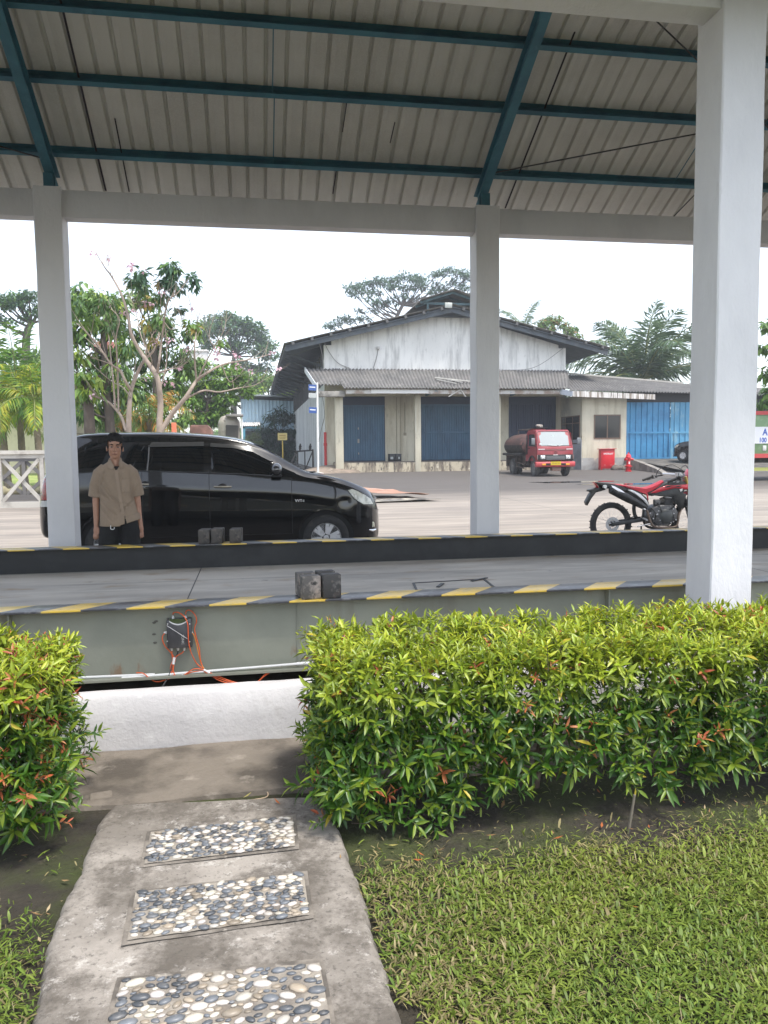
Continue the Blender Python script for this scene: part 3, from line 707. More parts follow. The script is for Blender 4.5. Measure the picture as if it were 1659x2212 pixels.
def hedge(label, x0, x1, y0, y1, ztop, endx, nspr, trunks, seed, redbias, lowz):
    R = np.random.default_rng(seed)
    th = thing('hedge', label, 'hedge', ((x0+x1)/2, (y0+y1)/2, 0), 0, None)
    V = []; N = nspr
    # sprig anchors on the shell: top, front, back and the free end
    A = np.array([(x1-x0)*(y1-y0)*1.25, (x1-x0)*ztop*1.15, (x1-x0)*ztop*.5, (y1-y0)*ztop*1.1]); A = A/A.sum()
    face = R.choice(4, N, p=A)
    X = R.uniform(x0, x1, N); Y = R.uniform(y0, y1, N); Z = R.uniform(0, 1, N)**.8
    Nn = np.zeros((N,3)); dep = R.exponential(.045, N)
    lz = np.array([lowz(x) for x in X])
    Zf = lz+(ztop-lz)*Z
    bul = np.array([.05*nz(x*2.2, z*5, 1.2, seed) + .03*nz(x*6, z*9, 1, seed+1) for x, z in zip(X, Zf)])
    for f in range(4):
        k = face == f
        if f == 0: Zf[k] = ztop - dep[k] + np.array([.045*nz(x*2.5, y*3, 1.3, seed) for x, y in zip(X[k], Y[k])]); Nn[k] = (0,0,1)
        if f == 1: Y[k] = y0 + dep[k] + bul[k] + .06*np.clip((Zf[k]-ztop+.14)/.14, 0, 1)**2; Nn[k] = (0,-1,.25)
        if f == 2: Y[k] = y1 - dep[k] + bul[k]; Nn[k] = (0,1,.3)
        if f == 3:
            X[k] = (x0 if endx < 0 else x1) - endx*dep[k] + endx*(bul[k]+.04*np.sin(Zf[k]*9)); Nn[k] = (endx,0,.25)
    # interior filler
    inn = R.random(N) < .22
    Y[inn] = R.uniform(y0+.06, y1-.06, inn.sum()); Zf[inn] = np.minimum(lz[inn]+R.random(inn.sum())*(ztop-lz[inn]), ztop-.05)
    # natural thin spots
    thin = np.array([nz(x*1.7+2, z*3.1, 1.1, seed+3) for x, z in zip(X, Zf)])
    keep = ~((face == 1) & (thin > .32) & (R.random(N) < .45)) & ~((face == 2) & (Zf < .45) & (R.random(N) < .75))
    X, Y, Zf, Nn, face, inn = X[keep], Y[keep], Zf[keep], Nn[keep], face[keep], inn[keep]; N = len(X)
    ax = unit(Nn + R.normal(0, .45, (N,3)) + np.array([0,0,.30]))
    hrel = np.clip((Zf)/(ztop), 0, 1.1)
    ax[:,2] -= .45*(hrel < .45)*R.random(N); ax = unit(ax)
    Bs = []; Ds = []; Us = []; Ls = []; Ts = []; stem = MB()
    red = R.random(N) < redbias(X, Zf, face)
    young = np.clip((Zf-(ztop-.22))/.22, 0, 1)*(R.random(N)*.9+.25)
    for i in range(N):
        o = np.array([X[i], Y[i], Zf[i]]); a = ax[i]; k = R.integers(3, 6)
        sl = R.uniform(.035, .085); e = np.cross(a, [.3,.2,1.]); e /= np.linalg.norm(e)+1e-9; e2 = np.cross(a, e)
        big = R.uniform(.62, 1.32)*(1.1-.25*young[i])
        for j in range(k):
            tt = (j+.3)/k; ph = R.uniform(0, 2*pi) if j == 0 else ph+1.57+R.normal(0, .25)
            for s_ in (0, pi):
                out = e*cos(ph+s_)+e2*sin(ph+s_); spread = 1.15-.75*tt
                d = a*(1-.45*spread)+out*spread; 
                Bs.append(o+a*sl*tt); Ds.append(d); Us.append(a*.8+np.array([0,0,.45])+R.normal(0,.15,3)); Ls.append(R.uniform(.040,.074)*big*(1.05-.35*tt)*(.72 if red[i] else 1))
                g = R.random()
                if red[i] and tt > .25: c = np.array([.40,.075,.035])*(1-g)+np.array([.46,.20,.07])*g; c = c*(.7+.4*tt)
                else:
                    base = np.array([.024,.072,.009])*(1-g)+np.array([.066,.155,.016])*g
                    yc = np.array([.29,.40,.022])*(1-g)+np.array([.46,.48,.045])*g
                    c = base*(1-young[i])+yc*young[i]
                    if tt > .6: c = c*.7+yc*.3
                    if R.random() < .012: c = np.array([.42,.34,.04])
                Ts.append(c)
        if i % 5 == 0: stem.cyl(o-a*.05, o+a*sl, .0016, .001, 4, False)
    B, D, U, L, T = map(np.array, (Bs, Ds, Us, Ls, Ts))
    V, F, n = leaf_arrays(B, D, U, L, L*RNG.uniform(.21, .30, len(L)), .22, .22)
    npmesh('foliage', V, F, M_LEAF, th, np.repeat(T, n, 0))
    rr = random.Random(seed); m = MB()
    for (tx, ty, lean) in trunks:
        p = [(tx, ty, -.01), (tx+lean*.3, ty+.01, .12), (tx+lean*.6, ty+.03, .28), (tx+lean, ty+.06, .5)]
        m2 = MB(); c = crv(p, 10); m2.tube(c.tolist(), np.linspace(.016, .007, 10), 8)
        for k in range(9):
            q = c[rr.randint(2, 9)]; e = Vector((min(max(q[0]+rr.uniform(-.3,.3), x0+.06), x1-.06), q[1]+rr.uniform(-.25,.22), q[2]+rr.uniform(.05,.32)))
            mid = (Vector(q)+e)/2+Vector((rr.uniform(-.04,.04), rr.uniform(-.04,.04), -.03)); m2.tube(crv([q, mid, e], 7).tolist(), np.linspace(.006, .002, 7), 5)
        build(m2, 'stem', M_BARK, th, smooth=60)
    return th, stem
def lowR(x): return .05 if x < .55 else min(.15, .05+(x-.55)*.22)+.03*sin(x*6)
h1, s1 = hedge('long clipped hedge of glossy leaves with red tips right of the garden path', .27, 3.9, 2.88, 3.58, .69, -1, 6600,
    [(.42,3.2,.05), (.75,3.25,-.04), (1.22,3.2,.06), (1.761,3.0,.03), (2.15,3.25,-.05), (2.5,3.2,.06), (3.2,3.2,.04)], 21,
    lambda X, Z, f: np.where(X < .45, .085, .028)+np.where(Z > .66, .022, 0), lowR)
def lowL(x): return .07 if x > -1.1 else .13
h2, s2 = hedge('shorter clipped hedge with bronze young leaves at the left edge of the picture', -2.5, -.83, 2.93, 3.58, .71, 1, 3800,
    [(-.95,3.15,-.03), (-1.3,3.2,.05), (-1.8,3.2,.03), (-2.2,3.2,.0)], 33,
    lambda X, Z, f: np.where(X > -1.05, .20, .08)+np.where(Z > .68, .03, 0), lowL)
tag(build(s1, 'twigs', M_BARK, h1), kind='stuff'); tag(build(s2, 'twigs', M_BARK, h2), kind='stuff')
# the one long crooked branch that shows low in the right hedge
build(MB().tube(crv([(1.30,2.93,.36), (1.42,2.91,.35), (1.55,2.90,.33), (1.60,2.92,.27), (1.66,2.93,.24), (1.76,2.99,.22)], 16).tolist(), np.linspace(.004,.010,16), 7), 'branch', mat('bare_branch', (.19,.12,.085), .8), h1, smooth=60)
# old post stump and broken kerb by the left hedge
tag(build(MB().cbox((-.83, 3.36, .085), (.055, .05, .19)).cbox((-.81, 3.365, .17), (.035, .04, .05), Matrix.Rotation(.15, 3, 'Y')), 'timber_stake', mat('old_timber', (.16,.135,.085), .95, layers=[((.22,.20,.10), 9, .5, .65), ((.07,.055,.04), 14, .55, .68)], bump=[(50, .7, (1,1,.2), .006)]), bevel=.004), 'short mossy timber stake beside the left hedge', 'stake')
tag(build(MB().cbox((-.70, 3.45, .0), (.10, .07, .06), Matrix.Rotation(.2, 3, 'Z')), 'kerb_stone', M_APRON, bevel=.012), 'broken concrete kerb stone at the apron corner by the left hedge', 'kerb stone')
tag(build(MB().tube(crv([at(520,1735,3.28)+np.array([0,0,.01]), at(545,1728,3.31), at(575,1722,3.33), at(578,1712,3.37), at(566,1708,3.40)], 14).tolist(), .003, 6), 'dry_twig', mat('dry_twig', (.42,.32,.22), .8)), 'curled dry twig lying on the brown concrete apron', 'twig')
tag(build(MB().cyl((1.43, 2.74, 0), (1.455, 2.74, .16), .006, .005, 7), 'garden_stick', mat('stick', (.15,.13,.10), .9)), 'thin upright stick stuck in the soil before the right hedge', 'stick')
# ------------------------------------------------------------------ black people carrier (local: x rear->front, y<0 the side towards the viewer)
def interp(tab, x):
    X = [a for a, b in tab]; Yv = [b for a, b in tab]
    if x <= X[0]: return Yv[0]
    if x >= X[-1]: return Yv[-1]
    i = int(np.searchsorted(X, x))-1; i = min(max(i, 0), len(X)-2)
    def slope(k):
        if k == 0: return (Yv[1]-Yv[0])/(X[1]-X[0])
        if k == len(X)-1: return (Yv[-1]-Yv[-2])/(X[-1]-X[-2])
        a = (Yv[k]-Yv[k-1])/(X[k]-X[k-1]); b = (Yv[k+1]-Yv[k])/(X[k+1]-X[k])
        return 0 if a*b <= 0 else 2*a*b/(a+b)
    h = X[i+1]-X[i]; u = (x-X[i])/h; m0, m1 = slope(i)*h, slope(i+1)*h
    return (2*u**3-3*u*u+1)*Yv[i]+(u**3-2*u*u+u)*m0+(-2*u**3+3*u*u)*Yv[i+1]+(u**3-u*u)*m1
ZT_ = [(0,.86),(.03,1.0),(.08,1.25),(.16,1.42),(.28,1.64),(.42,1.755),(.60,1.80),(.9,1.815),(1.5,1.815),(2.1,1.785),(2.45,1.745),(2.69,1.69),(2.88,1.615),(3.07,1.505),(3.32,1.352),(3.52,1.245),(3.75,1.20),(4.0,1.135),(4.2,1.06),(4.36,.985),(4.46,.90),(4.51,.80),(4.545,.70),(4.56,.58)]
WW = [(0,.66),(.03,.74),(.10,.82),(.25,.865),(.6,.885),(3.5,.885),(3.85,.88),(4.1,.855),(4.25,.815),(4.38,.74),(4.47,.64),(4.53,.52),(4.56,.40)]
ZBl = [(0,.80),(.03,.93),(.10,1.17),(.25,1.27),(.6,1.30),(1.3,1.285),(2.2,1.235),(3.0,1.19),(3.46,1.145),(3.7,1.10),(4.0,1.035),(4.2,.965),(4.36,.885),(4.46,.80),(4.51,.72),(4.545,.62),(4.56,.52)]
WR = [(0,.55),(.08,.60),(.28,.585),(.42,.60),(.6,.635),(.9,.66),(2.3,.665),(2.85,.645),(3.2,.69),(3.52,.755),(3.75,.775),(4.0,.755),(4.2,.70),(4.38,.60),(4.5,.45),(4.56,.28)]
ZS = [(0,.50),(.05,.44),(.3,.40),(.5,.27),(1.0,.25),(3.3,.25),(4.1,.26),(4.45,.25),(4.52,.28),(4.56,.36)]
def sect(x):
    zt, w, zb, wr, zs = (interp(t, x) for t in (ZT_, WW, ZBl, WR, ZS)); h = max(zt-zb, .02)
    z1 = max(zs+.05, .41) if zb > .7 else zs+.05
    z1 = min(z1, zs+.4*(zb-zs))
    P = [(.90*w, zs), (.972*w, z1), (1.0*w, z1+.27*(zb-z1)), (1.0*w, z1+.55*(zb-z1)), (.998*w, z1+.76*(zb-z1)), (.962*w, zb),
         (.962*w+(wr-.962*w)*.36, zb+.46*h), (wr+.012, zb+.84*h), (wr*.93, zb+.945*h), (wr*.55, zb+.99*h), (0, zt)]
    return crv(P, 41)
ARCH = [(.91, .335, .385), (3.75, .335, .385)]
XS = sorted(set([round(q, 4) for q in list(np.linspace(0, .3, 13))+list(np.linspace(.3, 1.34, 42))+list(np.linspace(1.34, 2.2, 14))+list(np.linspace(2.2, 3.29, 18))+list(np.linspace(3.29, 4.2, 36))+list(np.linspace(4.2, 4.56, 22))]))
SEC = {}
for x in XS:
    s = sect(x)
    # crease under the windows and the small dent in the wing
    for k in range(len(s)):
        zrel = (s[k][1]-interp(ZBl, x)+.20)
        if .4 < x < 4.0 and s[k][1] < interp(ZBl, x): s[k][0] += .009*math.exp(-(zrel/.05)**2)*min(1, (x-.4)/.5)*min(1, (4.0-x)/.5)
        s[k][0] -= .016*math.exp(-((x-4.03)/.10)**2-((s[k][1]-.84)/.05)**2)
    SEC[x] = s
def arch_z(x):
    z = 0
    for cx, cz, R in ARCH:
        if abs(x-cx) < R: z = max(z, cz+sqrt(R*R-(x-cx)**2))
    return z
def side_y(x, z):
    i = min(XS, key=lambda q: abs(q-x)); s = sect(x)[:33]
    return float(np.interp(z, s[:,1], s[:,0]))
car = thing('parked_car', 'shiny black people carrier with tinted windows parked behind the weighbridge', 'car', (-2.79, 11.355, 0))
M_PAINT = mat('black_car_paint', (.0030,.0032,.0038), .22, coat=1.0, spec=.25)
M_GLASS = mat('tinted_glass', (.006,.007,.008), .03, spec=.55)
M_TYRE = mat('tyre_rubber', (.022,.022,.023), .75, layers=[((.06,.055,.05), 8, .5, .7)], bump=[(60, .3, (1,1,1), .004)])
M_ALLOY = mat('alloy_rim', (.70,.70,.71), .35, metal=.35, layers=[((.40,.39,.38), 9, .5, .7)])
M_CHROME = mat('chrome', (.75,.75,.76), .10, metal=1)
M_RUB = mat('black_rubber', (.012,.012,.012), .6)
M_SILV = mat('silver_handle', (.42,.38,.31), .3, metal=.8)
M_LENS = mat('headlamp_lens', (.66,.66,.58), .10, coat=1, layers=[((.36,.36,.31), 12, .45, .6), ((.8,.8,.76), 7, .6, .68)])
M_RED = mat('tail_lamp_red', (.30,.012,.012), .12, coat=1, layers=[((.12,.005,.006), 30, .5, .6)])
M_UNDER = mat('underbody', (.010,.010,.010), .9)
def body_faces(side, pick):
    mb = MB(); idx = {}
    n = len(XS); m = 41
    for i, x in enumerate(XS):
        az = arch_z(x)
        for k in range(m):
            y, z = SEC[x][k]
            if z < az: z = az; y = max(y, interp(WW, x)*.985)
            mb.v.append((x, side*y, z))
    for i in range(n-1):
        for k in range(m-1):
            xc = (XS[i]+XS[i+1])/2
            if pick(xc, k):
                f = (i*m+k, (i+1)*m+k, (i+1)*m+k+1, i*m+k+1)
                mb.f.append(f)
    return mb
def isdoor(x, k):   # rows 4..20 are sill..belt
    if 4 <= k < 20:
        if 1.34 < x < 2.2: return 1
        if 2.2 < x < 3.29: return 2
    return 0
bb = MB()
for s in (-1, 1):
    q = body_faces(s, lambda x, k: isdoor(x, k) == 0); bb.add(q.v, q.f)
# close nose, tail and floor
for x in (XS[0], XS[-1]):
    ring = [(x, -y, z) for y, z in SEC[x]] + [(x, y, z) for y, z in SEC[x][::-1][1:]]
    bb.add(ring, [tuple(range(len(ring)))])
body = build(bb, 'body', M_PAINT, car, smooth=55, world=False, merge=True)
build(MB().box(.15, 4.45, -.74, .74, .24, .27).box(1.4, 3.2, -.78, .78, .271, .75).box(.2, 4.3, -.5, .5, .272, .8), 'underbody', M_UNDER, car, world=False)
for cx, cz, R in ARCH:
    for s in (-1, 1):
        m = MB(); m.lathe([(R+.002, s*.40), (R+.002, s*.86)], (cx, 0, cz), (0,1,0), 32); m.lathe([(.01, s*.40), (R+.002, s*.401)], (cx, 0, cz), (0,1,0), 32)
        # keep only the upper part
        f2 = [f for f in m.f if max(m.v[i][2] for i in f) > .27]; m.f = f2
        build(m, 'wheel_well', M_UNDER, car, world=False)
        # arch lip
        l = MB(); pts = []
        for t in np.linspace(0.02, pi-.02, 25):
            x, z = cx+R*cos(t), cz+R*sin(t)
            if z > .3: pts.append((x, s*(max(side_y(x, z), interp(WW, x)*.985)+.002), z))
        l.tube(pts, .007, 6); build(l, 'arch_lip', M_PAINT, car, world=False, smooth=60)
for s in (-1, 1):
    for d in (1, 2):
        q = body_faces(s, lambda x, k: isdoor(x, k) == d)
        used = sorted(set(i for f in q.f for i in f)); mp = {o: i for i, o in enumerate(used)}
        mm = MB(); mm.add([q.v[i] for i in used], [tuple(mp[i] for i in f) for f in q.f])
        dr = build(mm, 'door', M_PAINT, car, smooth=55, world=False)
        hx0, hx1, hz = ((1.185, 1.405, 1.115) if d == 1 else (2.265, 2.485, 1.066))
        if d == 1: hx0, hx1 = 1.36, 1.50
        yy = s*(side_y((hx0+hx1)/2, hz)+.006)
        if d == 1: hx0, hx1 = 1.345, 1.42
        m = MB(); m.tube([(hx0, yy+s*.004, hz), (hx0+.02, yy+s*.03, hz), ((hx0+hx1)/2, yy+s*.034, hz-.002), (hx1-.02, yy+s*.03, hz-.003), (hx1, yy+s*.004, hz-.004)], .013, 8)
        hd = build(m, 'handle', M_SILV, dr, world=False, smooth=60)
        build(MB().ell(((hx0+hx1)/2, yy-s*.003, hz), (.06, .008, .042), n=12, m=6), 'handle_cup', M_RUB, dr, world=False, smooth=80)
    # seams
    m = MB()
    for x in (1.34, 2.2, 3.29):
        pts = [(x, s*(np.interp(z, SEC[min(XS, key=lambda q: abs(q-x))][:33,1], SEC[min(XS, key=lambda q: abs(q-x))][:33,0])+.0006), z) for z in np.linspace(max(.41, arch_z(x)+.01), interp(ZBl, x), 14)]
        m.tube(pts, .0035, 5)
    pts = [(x, s*(side_y(x, .41)+.001), .41) for x in np.linspace(1.42, 3.29, 16)]; m.tube(pts, .0035, 5)
    build(m, 'door_seam', M_RUB, car, world=False)
def panel(poly, name, mtl, off=.005, nx=12, nzz=6, parent=car, smooth=70):
    """flat outline laid on the curved side (x,z outline, convex in z)"""
    xs = np.linspace(min(p[0] for p in poly)+.001, max(p[0] for p in poly)-.001, nx)
    xs = sorted(set(list(xs)+[p[0] for p in poly if min(q[0] for q in poly) < p[0] < max(q[0] for q in poly)]))
    out = []
    for s in (-1, 1):
        m = MB(); rows = []
        for x in xs:
            zz = []
            for i in range(len(poly)):
                a, b = poly[i], poly[(i+1) % len(poly)]
                if (a[0]-x)*(b[0]-x) <= 0 and abs(a[0]-b[0]) > 1e-6: zz.append(a[1]+(b[1]-a[1])*(x-a[0])/(b[0]-a[0]))
            lo, hi = min(zz), max(zz); rows.append([(x, s*(side_y(x, lo+(hi-lo)*j/nzz)+off), lo+(hi-lo)*j/nzz) for j in range(nzz+1)])
        m.grid(rows)
        out.append(build(m, name, mtl, parent, smooth=smooth, world=False))
    return out
panel([(1.42,1.29),(1.48,1.625),(2.13,1.625),(2.13,1.262)], 'window', M_GLASS)
panel([(1.235,1.305),(1.375,1.60),(1.395,1.295)], 'window', M_GLASS)
panel([(2.235,1.255),(2.225,1.605),(2.52,1.585),(2.80,1.53),(2.97,1.43),(3.02,1.36),(2.99,1.205)], 'window', M_GLASS)
panel([(3.09,1.195),(3.10,1.40),(3.42,1.178)], 'window', M_GLASS)
panel([(.58,1.345),(.62,1.63),(.75,1.66),(1.30,1.655),(1.15,1.33)], 'window', M_GLASS)
M_TRIM = mat('window_trim', (.035,.036,.038), .3)
def strip(pts, name, mtl, wdt, off, parent=car):
    for s in (-1, 1):
        m = MB(); m.tube([(x, s*(side_y(x, z)+off), z) for x, z in pts], wdt, 6); build(m, name, mtl, parent, world=False, smooth=60)
strip([(1.22,1.295),(1.6,1.277),(2.2,1.25)], 'window_trim', M_TRIM, .008, .004); strip([(2.22,1.248),(2.6,1.228),(3.05,1.198)], 'window_trim', M_TRIM, .008, .004)
strip([(1.408,1.29),(1.425,1.45),(1.43,1.62)], 'window_trim', mat('bright_trim', (.18,.18,.18), .35), .009, .004)
strip([(1.20,1.31),(1.37,1.62)], 'window_trim', M_TRIM, .007, .004)
M_VISOR = mat('smoke_visor', (.06,.06,.058), .18)
panel([(1.42,1.60),(1.46,1.665),(2.14,1.665),(2.14,1.61)], 'rain_visor', M_VISOR, .020, 10, 2)
panel([(2.22,1.60),(2.225,1.65),(2.52,1.625),(2.80,1.575),(2.99,1.47),(3.06,1.40),(3.02,1.395),(2.95,1.43),(2.78,1.525),(2.52,1.578)], 'rain_visor', M_VISOR, .020, 14, 2)
# windscreen and rear window on the sloping ends
def slope_panel(x0, x1, wf, name):
    m = MB(); rows = []
    for x in np.linspace(x0, x1, 10):
        s = sect(x); row = []
        yr = interp(WR, x)*wf
        for t in np.linspace(-1, 1, 13):
            y = t*yr; z = float(np.interp(abs(y), s[::-1][:14,0], s[::-1][:14,1])); row.append((x, y, z+.006))
        rows.append(row)
    m.grid(rows); build(m, name, M_GLASS, car, smooth=70, world=False)
slope_panel(2.80, 3.46, .93, 'windscreen'); slope_panel(.14, .38, .9, 'rear_window')
panel([(4.06,.985),(4.12,1.0),(4.20,.968),(4.30,.915),(4.39,.855),(4.43,.775),(4.28,.785),(4.16,.855)], 'headlight', M_LENS, .006, 12, 5)
strip([(4.055,.985),(4.15,.862),(4.28,.78),(4.43,.768)], 'headlight_seam', M_RUB, .005, .004)
panel([(.055,1.20),(.15,1.215),(.24,1.02),(.25,.935),(.045,.925)], 'taillight', M_RED, .008, 8, 5)
panel([(.043,.918),(.25,.928),(.25,.845),(.035,.84)], 'taillight', mat('clear_lamp', (.55,.57,.57), .15, coat=1), .008, 6, 3)
for s in (-1, 1):
    y = side_y(4.36, .49)
    m = MB(); m.cbox((4.42, s*.665, .49), (.07, .05, .085), Matrix.Rotation(s*-.95, 3, 'Z')); build(m, 'fog_light', mat('fog_lens', (.55,.55,.42), .15, coat=1), car, world=False, bevel=.01)
    build(MB().tube([(4.36, s*.735, .415), (4.42, s*.69, .40), (4.475, s*.62, .41)], [.012,.022,.012], 8), 'bumper_insert', M_CHROME, car, world=False, smooth=60)
    # door mirror
    m = MB(); m.ell((3.09, s*.985, 1.285), (.075, .10, .085), Matrix.Rotation(s*.25, 3, 'Z'), 16, 10); build(m, 'mirror', mat('mirror_shell', (.03,.03,.032), .07, coat=1, spec=.8), car, world=False, smooth=80)
    build(MB().cbox((3.09, s*.93, 1.20), (.13, .14, .035)), 'mirror_foot', M_RUB, car, world=False, bevel=.012)
build(MB().cbox((4.572, 0, .60), (.012, .46, .14)), 'number_plate', M_RUB, car, world=False, bevel=.003)
build(MB().tube([(4.50, -.40, .82), (4.545, -.2, .83), (4.55, 0, .83), (4.545, .2, .83), (4.50, .40, .82)], .02, 8).tube([(4.50, -.40, .74), (4.56, 0, .74), (4.50, .40, .74)], .012, 8), 'grille', M_CHROME, car, world=False, smooth=60)
build(MB().tube([(3.44, -.62, 1.275), (3.46, -.2, 1.30), (3.40, .1, 1.345)], .007, 6).tube([(3.44, 0, 1.30), (3.42, .35, 1.32), (3.36, .5, 1.36)], .007, 6).ell((3.60, -.60, 1.235), (.05,.03,.012)), 'wiper', M_RUB, car, world=False)
yb = -(side_y(3.40, .85)+.002)
build(text_mb('VVT-i', .05, .001, Matrix.Translation((3.395, yb, .855)) @ Matrix.Rotation(-.03, 4, 'Z'), True, 1.05), 'badge', mat('badge_silver', (.8,.8,.8), .3), car, world=False)
# wheels
def wheel(cx, s):
    w = MB(); W = .205; R = .33
    prof = [(.20, -W/2+.012), (.225, -W/2), (.275, -W/2-.004), (.308, -W/2+.006), (.326, -W/2+.03), (.33, -W/4), (.326, -W/4+.004), (.33, 0), (.326, W/4-.004), (.33, W/4), (.326, W/2-.03), (.308, W/2-.006), (.275, W/2+.004), (.225, W/2), (.20, W/2-.012)]
    c = (cx, s*.775, .335)
    wr_ = build(MB().lathe([(.196, -.09), (.205, -.094), (.206, -.080), (.196, -.074), (.185, -.02), (.185, .09), (.10, .09), (.02, .09)], c, (0, -s*-1 if False else s*-1, 0), 40).cyl((cx, s*.78, .335), (cx, s*.77, .335), .10, n=20) if False else MB().lathe([(.198, .085), (.207, .097), (.209, .085), (.196, .070), (.186, .02), (.186, -.09)], c, (0, s, 0), 40), 'wheel', M_ALLOY, car, smooth=50, world=False)
    build(MB().lathe(prof, c, (0, s, 0), 48, close=True), 'tyre', M_TYRE, wr_, smooth=45, world=False)
    m = MB(); yo = s*.775+s*.082
    m.lathe([(.001, .092), (.03, .092), (.034, .086), (.066, .078), (.070, .05)], c, (0, s, 0), 24)
    for k in range(6):
        a = 2*pi*k/6+.26
        for da in (-.17, .17):
            p0 = (cx+.060*cos(a+da*.8), yo-s*.006, .335+.060*sin(a+da*.8)); p1 = (cx+.195*cos(a+da), yo+s*.002, .335+.195*sin(a+da))
            m.bar(p0, p1, .048, .020, (0, 1, 0))
        p0 = (cx+.05*cos(a), yo-s*.004, .335+.05*sin(a)); p1 = (cx+.12*cos(a), yo-s*.002, .335+.12*sin(a)); m.bar(p0, p1, .05, .016, (0,1,0))
    build(m, 'rim', M_ALLOY, wr_, smooth=40, world=False)
    m = MB()
    for k in range(5):
        a = 2*pi*k/5+.5; m.cyl((cx+.05*cos(a), yo+s*.002, .335+.05*sin(a)), (cx+.05*cos(a), yo+s*.010, .335+.05*sin(a)), .010, n=6)
    build(m, 'wheel_nut', M_RUB, wr_, world=False)
    build(MB().lathe([(.001, .03), (.184, .03), (.184, .01)], c, (0, s, 0), 24), 'brake_disc', mat('brake_dark', (.03,.028,.027), .6), wr_, world=False)
for cx in (.91, 3.75):
    for s in (-1, 1): wheel(cx, s)
# ------------------------------------------------------------------ trail motorcycle (local x = world X - 5, plane Y 11.2)
bk = thing('motorcycle', 'red and black trail motorcycle with spoked wheels parked beyond the weighbridge', 'motorcycle', (5.0, 11.2, .008))
B_BLK = mat('bike_black', (.016,.017,.018), .4, layers=[((.04,.04,.04), 12, .5, .65)])
B_RED = mat('bike_red', (.50,.014,.030), .35, coat=.5)
B_SEAT = mat('seat_red', (.48,.035,.055), .55, bump=[(160, .2, (1,1,1), .002)])
B_SIL = mat('bike_silver', (.62,.62,.64), .3, metal=.5)
B_ENG = mat('engine_metal', (.10,.10,.105), .5, metal=.5, layers=[((.24,.23,.22), 30, .52, .66)])
B_WHT = mat('bike_white', (.68,.69,.70), .35)
def pz(poly, y0, y1, name, mtl, parent=bk, bevel=.006):
    return build(MB().prism(poly, y0, y1, 'y'), name, mtl, parent, world=False, bevel=bevel)
def bikewheel(cx, cz, R, tw, disc_s):
    prof = [(R-.078, -tw*.30), (R-.06, -tw*.46), (R-.03, -tw*.5), (R-.012, -tw*.42), (R, -tw*.2), (R, tw*.2), (R-.012, tw*.42), (R-.03, tw*.5), (R-.06, tw*.46), (R-.078, tw*.30)]
    ri = R-.085
    w = build(MB().lathe([(ri, -.016), (ri+.014, -.018), (ri+.014, .018), (ri, .016)], (cx, 0, cz), (0,1,0), 48, close=True), 'wheel', B_BLK, bk, smooth=40, world=False)
    m = MB().lathe(prof, (cx, 0, cz), (0,1,0), 56, close=True)
    for k in range(44):   # knobbles
        a = 2*pi*k/44
        for yy in ((-.30, .30) if k % 2 else (0,)):
            m.cbox((cx+(R+.003)*cos(a), yy*tw, cz+(R+.003)*sin(a)), (.007, tw*.24, .016), Matrix.Rotation(-a, 3, 'Y'))
    build(m, 'tyre', M_TYRE, w, smooth=40, world=False)
    m = MB()
    for k in range(28):
        a = 2*pi*k/28; b = a+(.55 if k % 2 else -.55); sy = .03 if (k//2) % 2 else -.03
        m.cyl((cx+.035*cos(b), sy, cz+.035*sin(b)), (cx+(ri+.004)*cos(a), 0, cz+(ri+.004)*sin(a)), .0016, n=4, caps=False)
    build(m, 'spokes', B_SIL, w, world=False)
    build(MB().lathe([(.02, -.06), (.04, -.05), (.036, -.02), (.036, .02), (.04, .05), (.02, .06)], (cx, 0, cz), (0,1,0), 20), 'hub', B_BLK, w, smooth=40, world=False)
    m = MB().lathe([(.065, -.068), (.112, -.068), (.112, -.064), (.065, -.064)], (cx, 0, cz), (0,1,0), 36, close=True)
    for k in range(5):
        a = 2*pi*k/5; m.bar((cx+.03*cos(a), -.066, cz+.03*sin(a)), (cx+.075*cos(a+.4), -.066, cz+.075*sin(a+.4)), .016, .004, (0,1,0))
    build(m, 'brake_disc', B_SIL, w, world=False)
bikewheel(.472, .335, .335, .115, -1)
bikewheel(1.865, .35, .35, .085, -1)
# tail, seat, lamp and plate holder
pz([(.175,.994),(.30,.985),(.486,.962),(.70,.90),(.93,.80),(1.02,.745),(1.02,.70),(.93,.735),(.72,.83),(.52,.88),(.36,.895),(.28,.93)], -.085, .085, 'tail_cowl', B_BLK)
pz([(.165,.998),(.205,.975),(.245,.905),(.226,.902)], -.06, .06, 'taillight', mat('bike_tail_lamp', (.45,.02,.03), .2, coat=1))
m = MB(); P = [(.44,.966),(.60,.952),(.80,.920),(1.0,.888),(1.12,.915),(1.22,.955),(1.315,1.0)]; Q = [(.47,.953),(.60,.930),(.80,.872),(1.0,.808),(1.12,.850),(1.22,.905),(1.325,.962)]
rows = []
for (a, b), w in zip(zip(P, Q), (.06,.085,.10,.095,.085,.075,.06)):
    rows.append([(b[0], -w, b[1]), (a[0], -w*1.02, a[1]-.012), (a[0], -w*.75, a[1]), (a[0], 0, a[1]+.004), (a[0], w*.75, a[1]), (a[0], w*1.02, a[1]-.012), (b[0], w, b[1])])
m.grid(rows); m.add(rows[0], [tuple(range(7))]); m.add(rows[-1], [tuple(range(7))[::-1]])
seat = build(m, 'seat', B_SEAT, bk, smooth=60, world=False, merge=True)
pz([(.375,.925),(.355,.872),(.20,.832),(.13,.745),(.065,.632),(.045,.690),(.105,.80),(.135,.838),(.085,.850),(.088,.878),(.19,.898),(.30,.925)], -.05, .05, 'plate_holder', B_BLK)
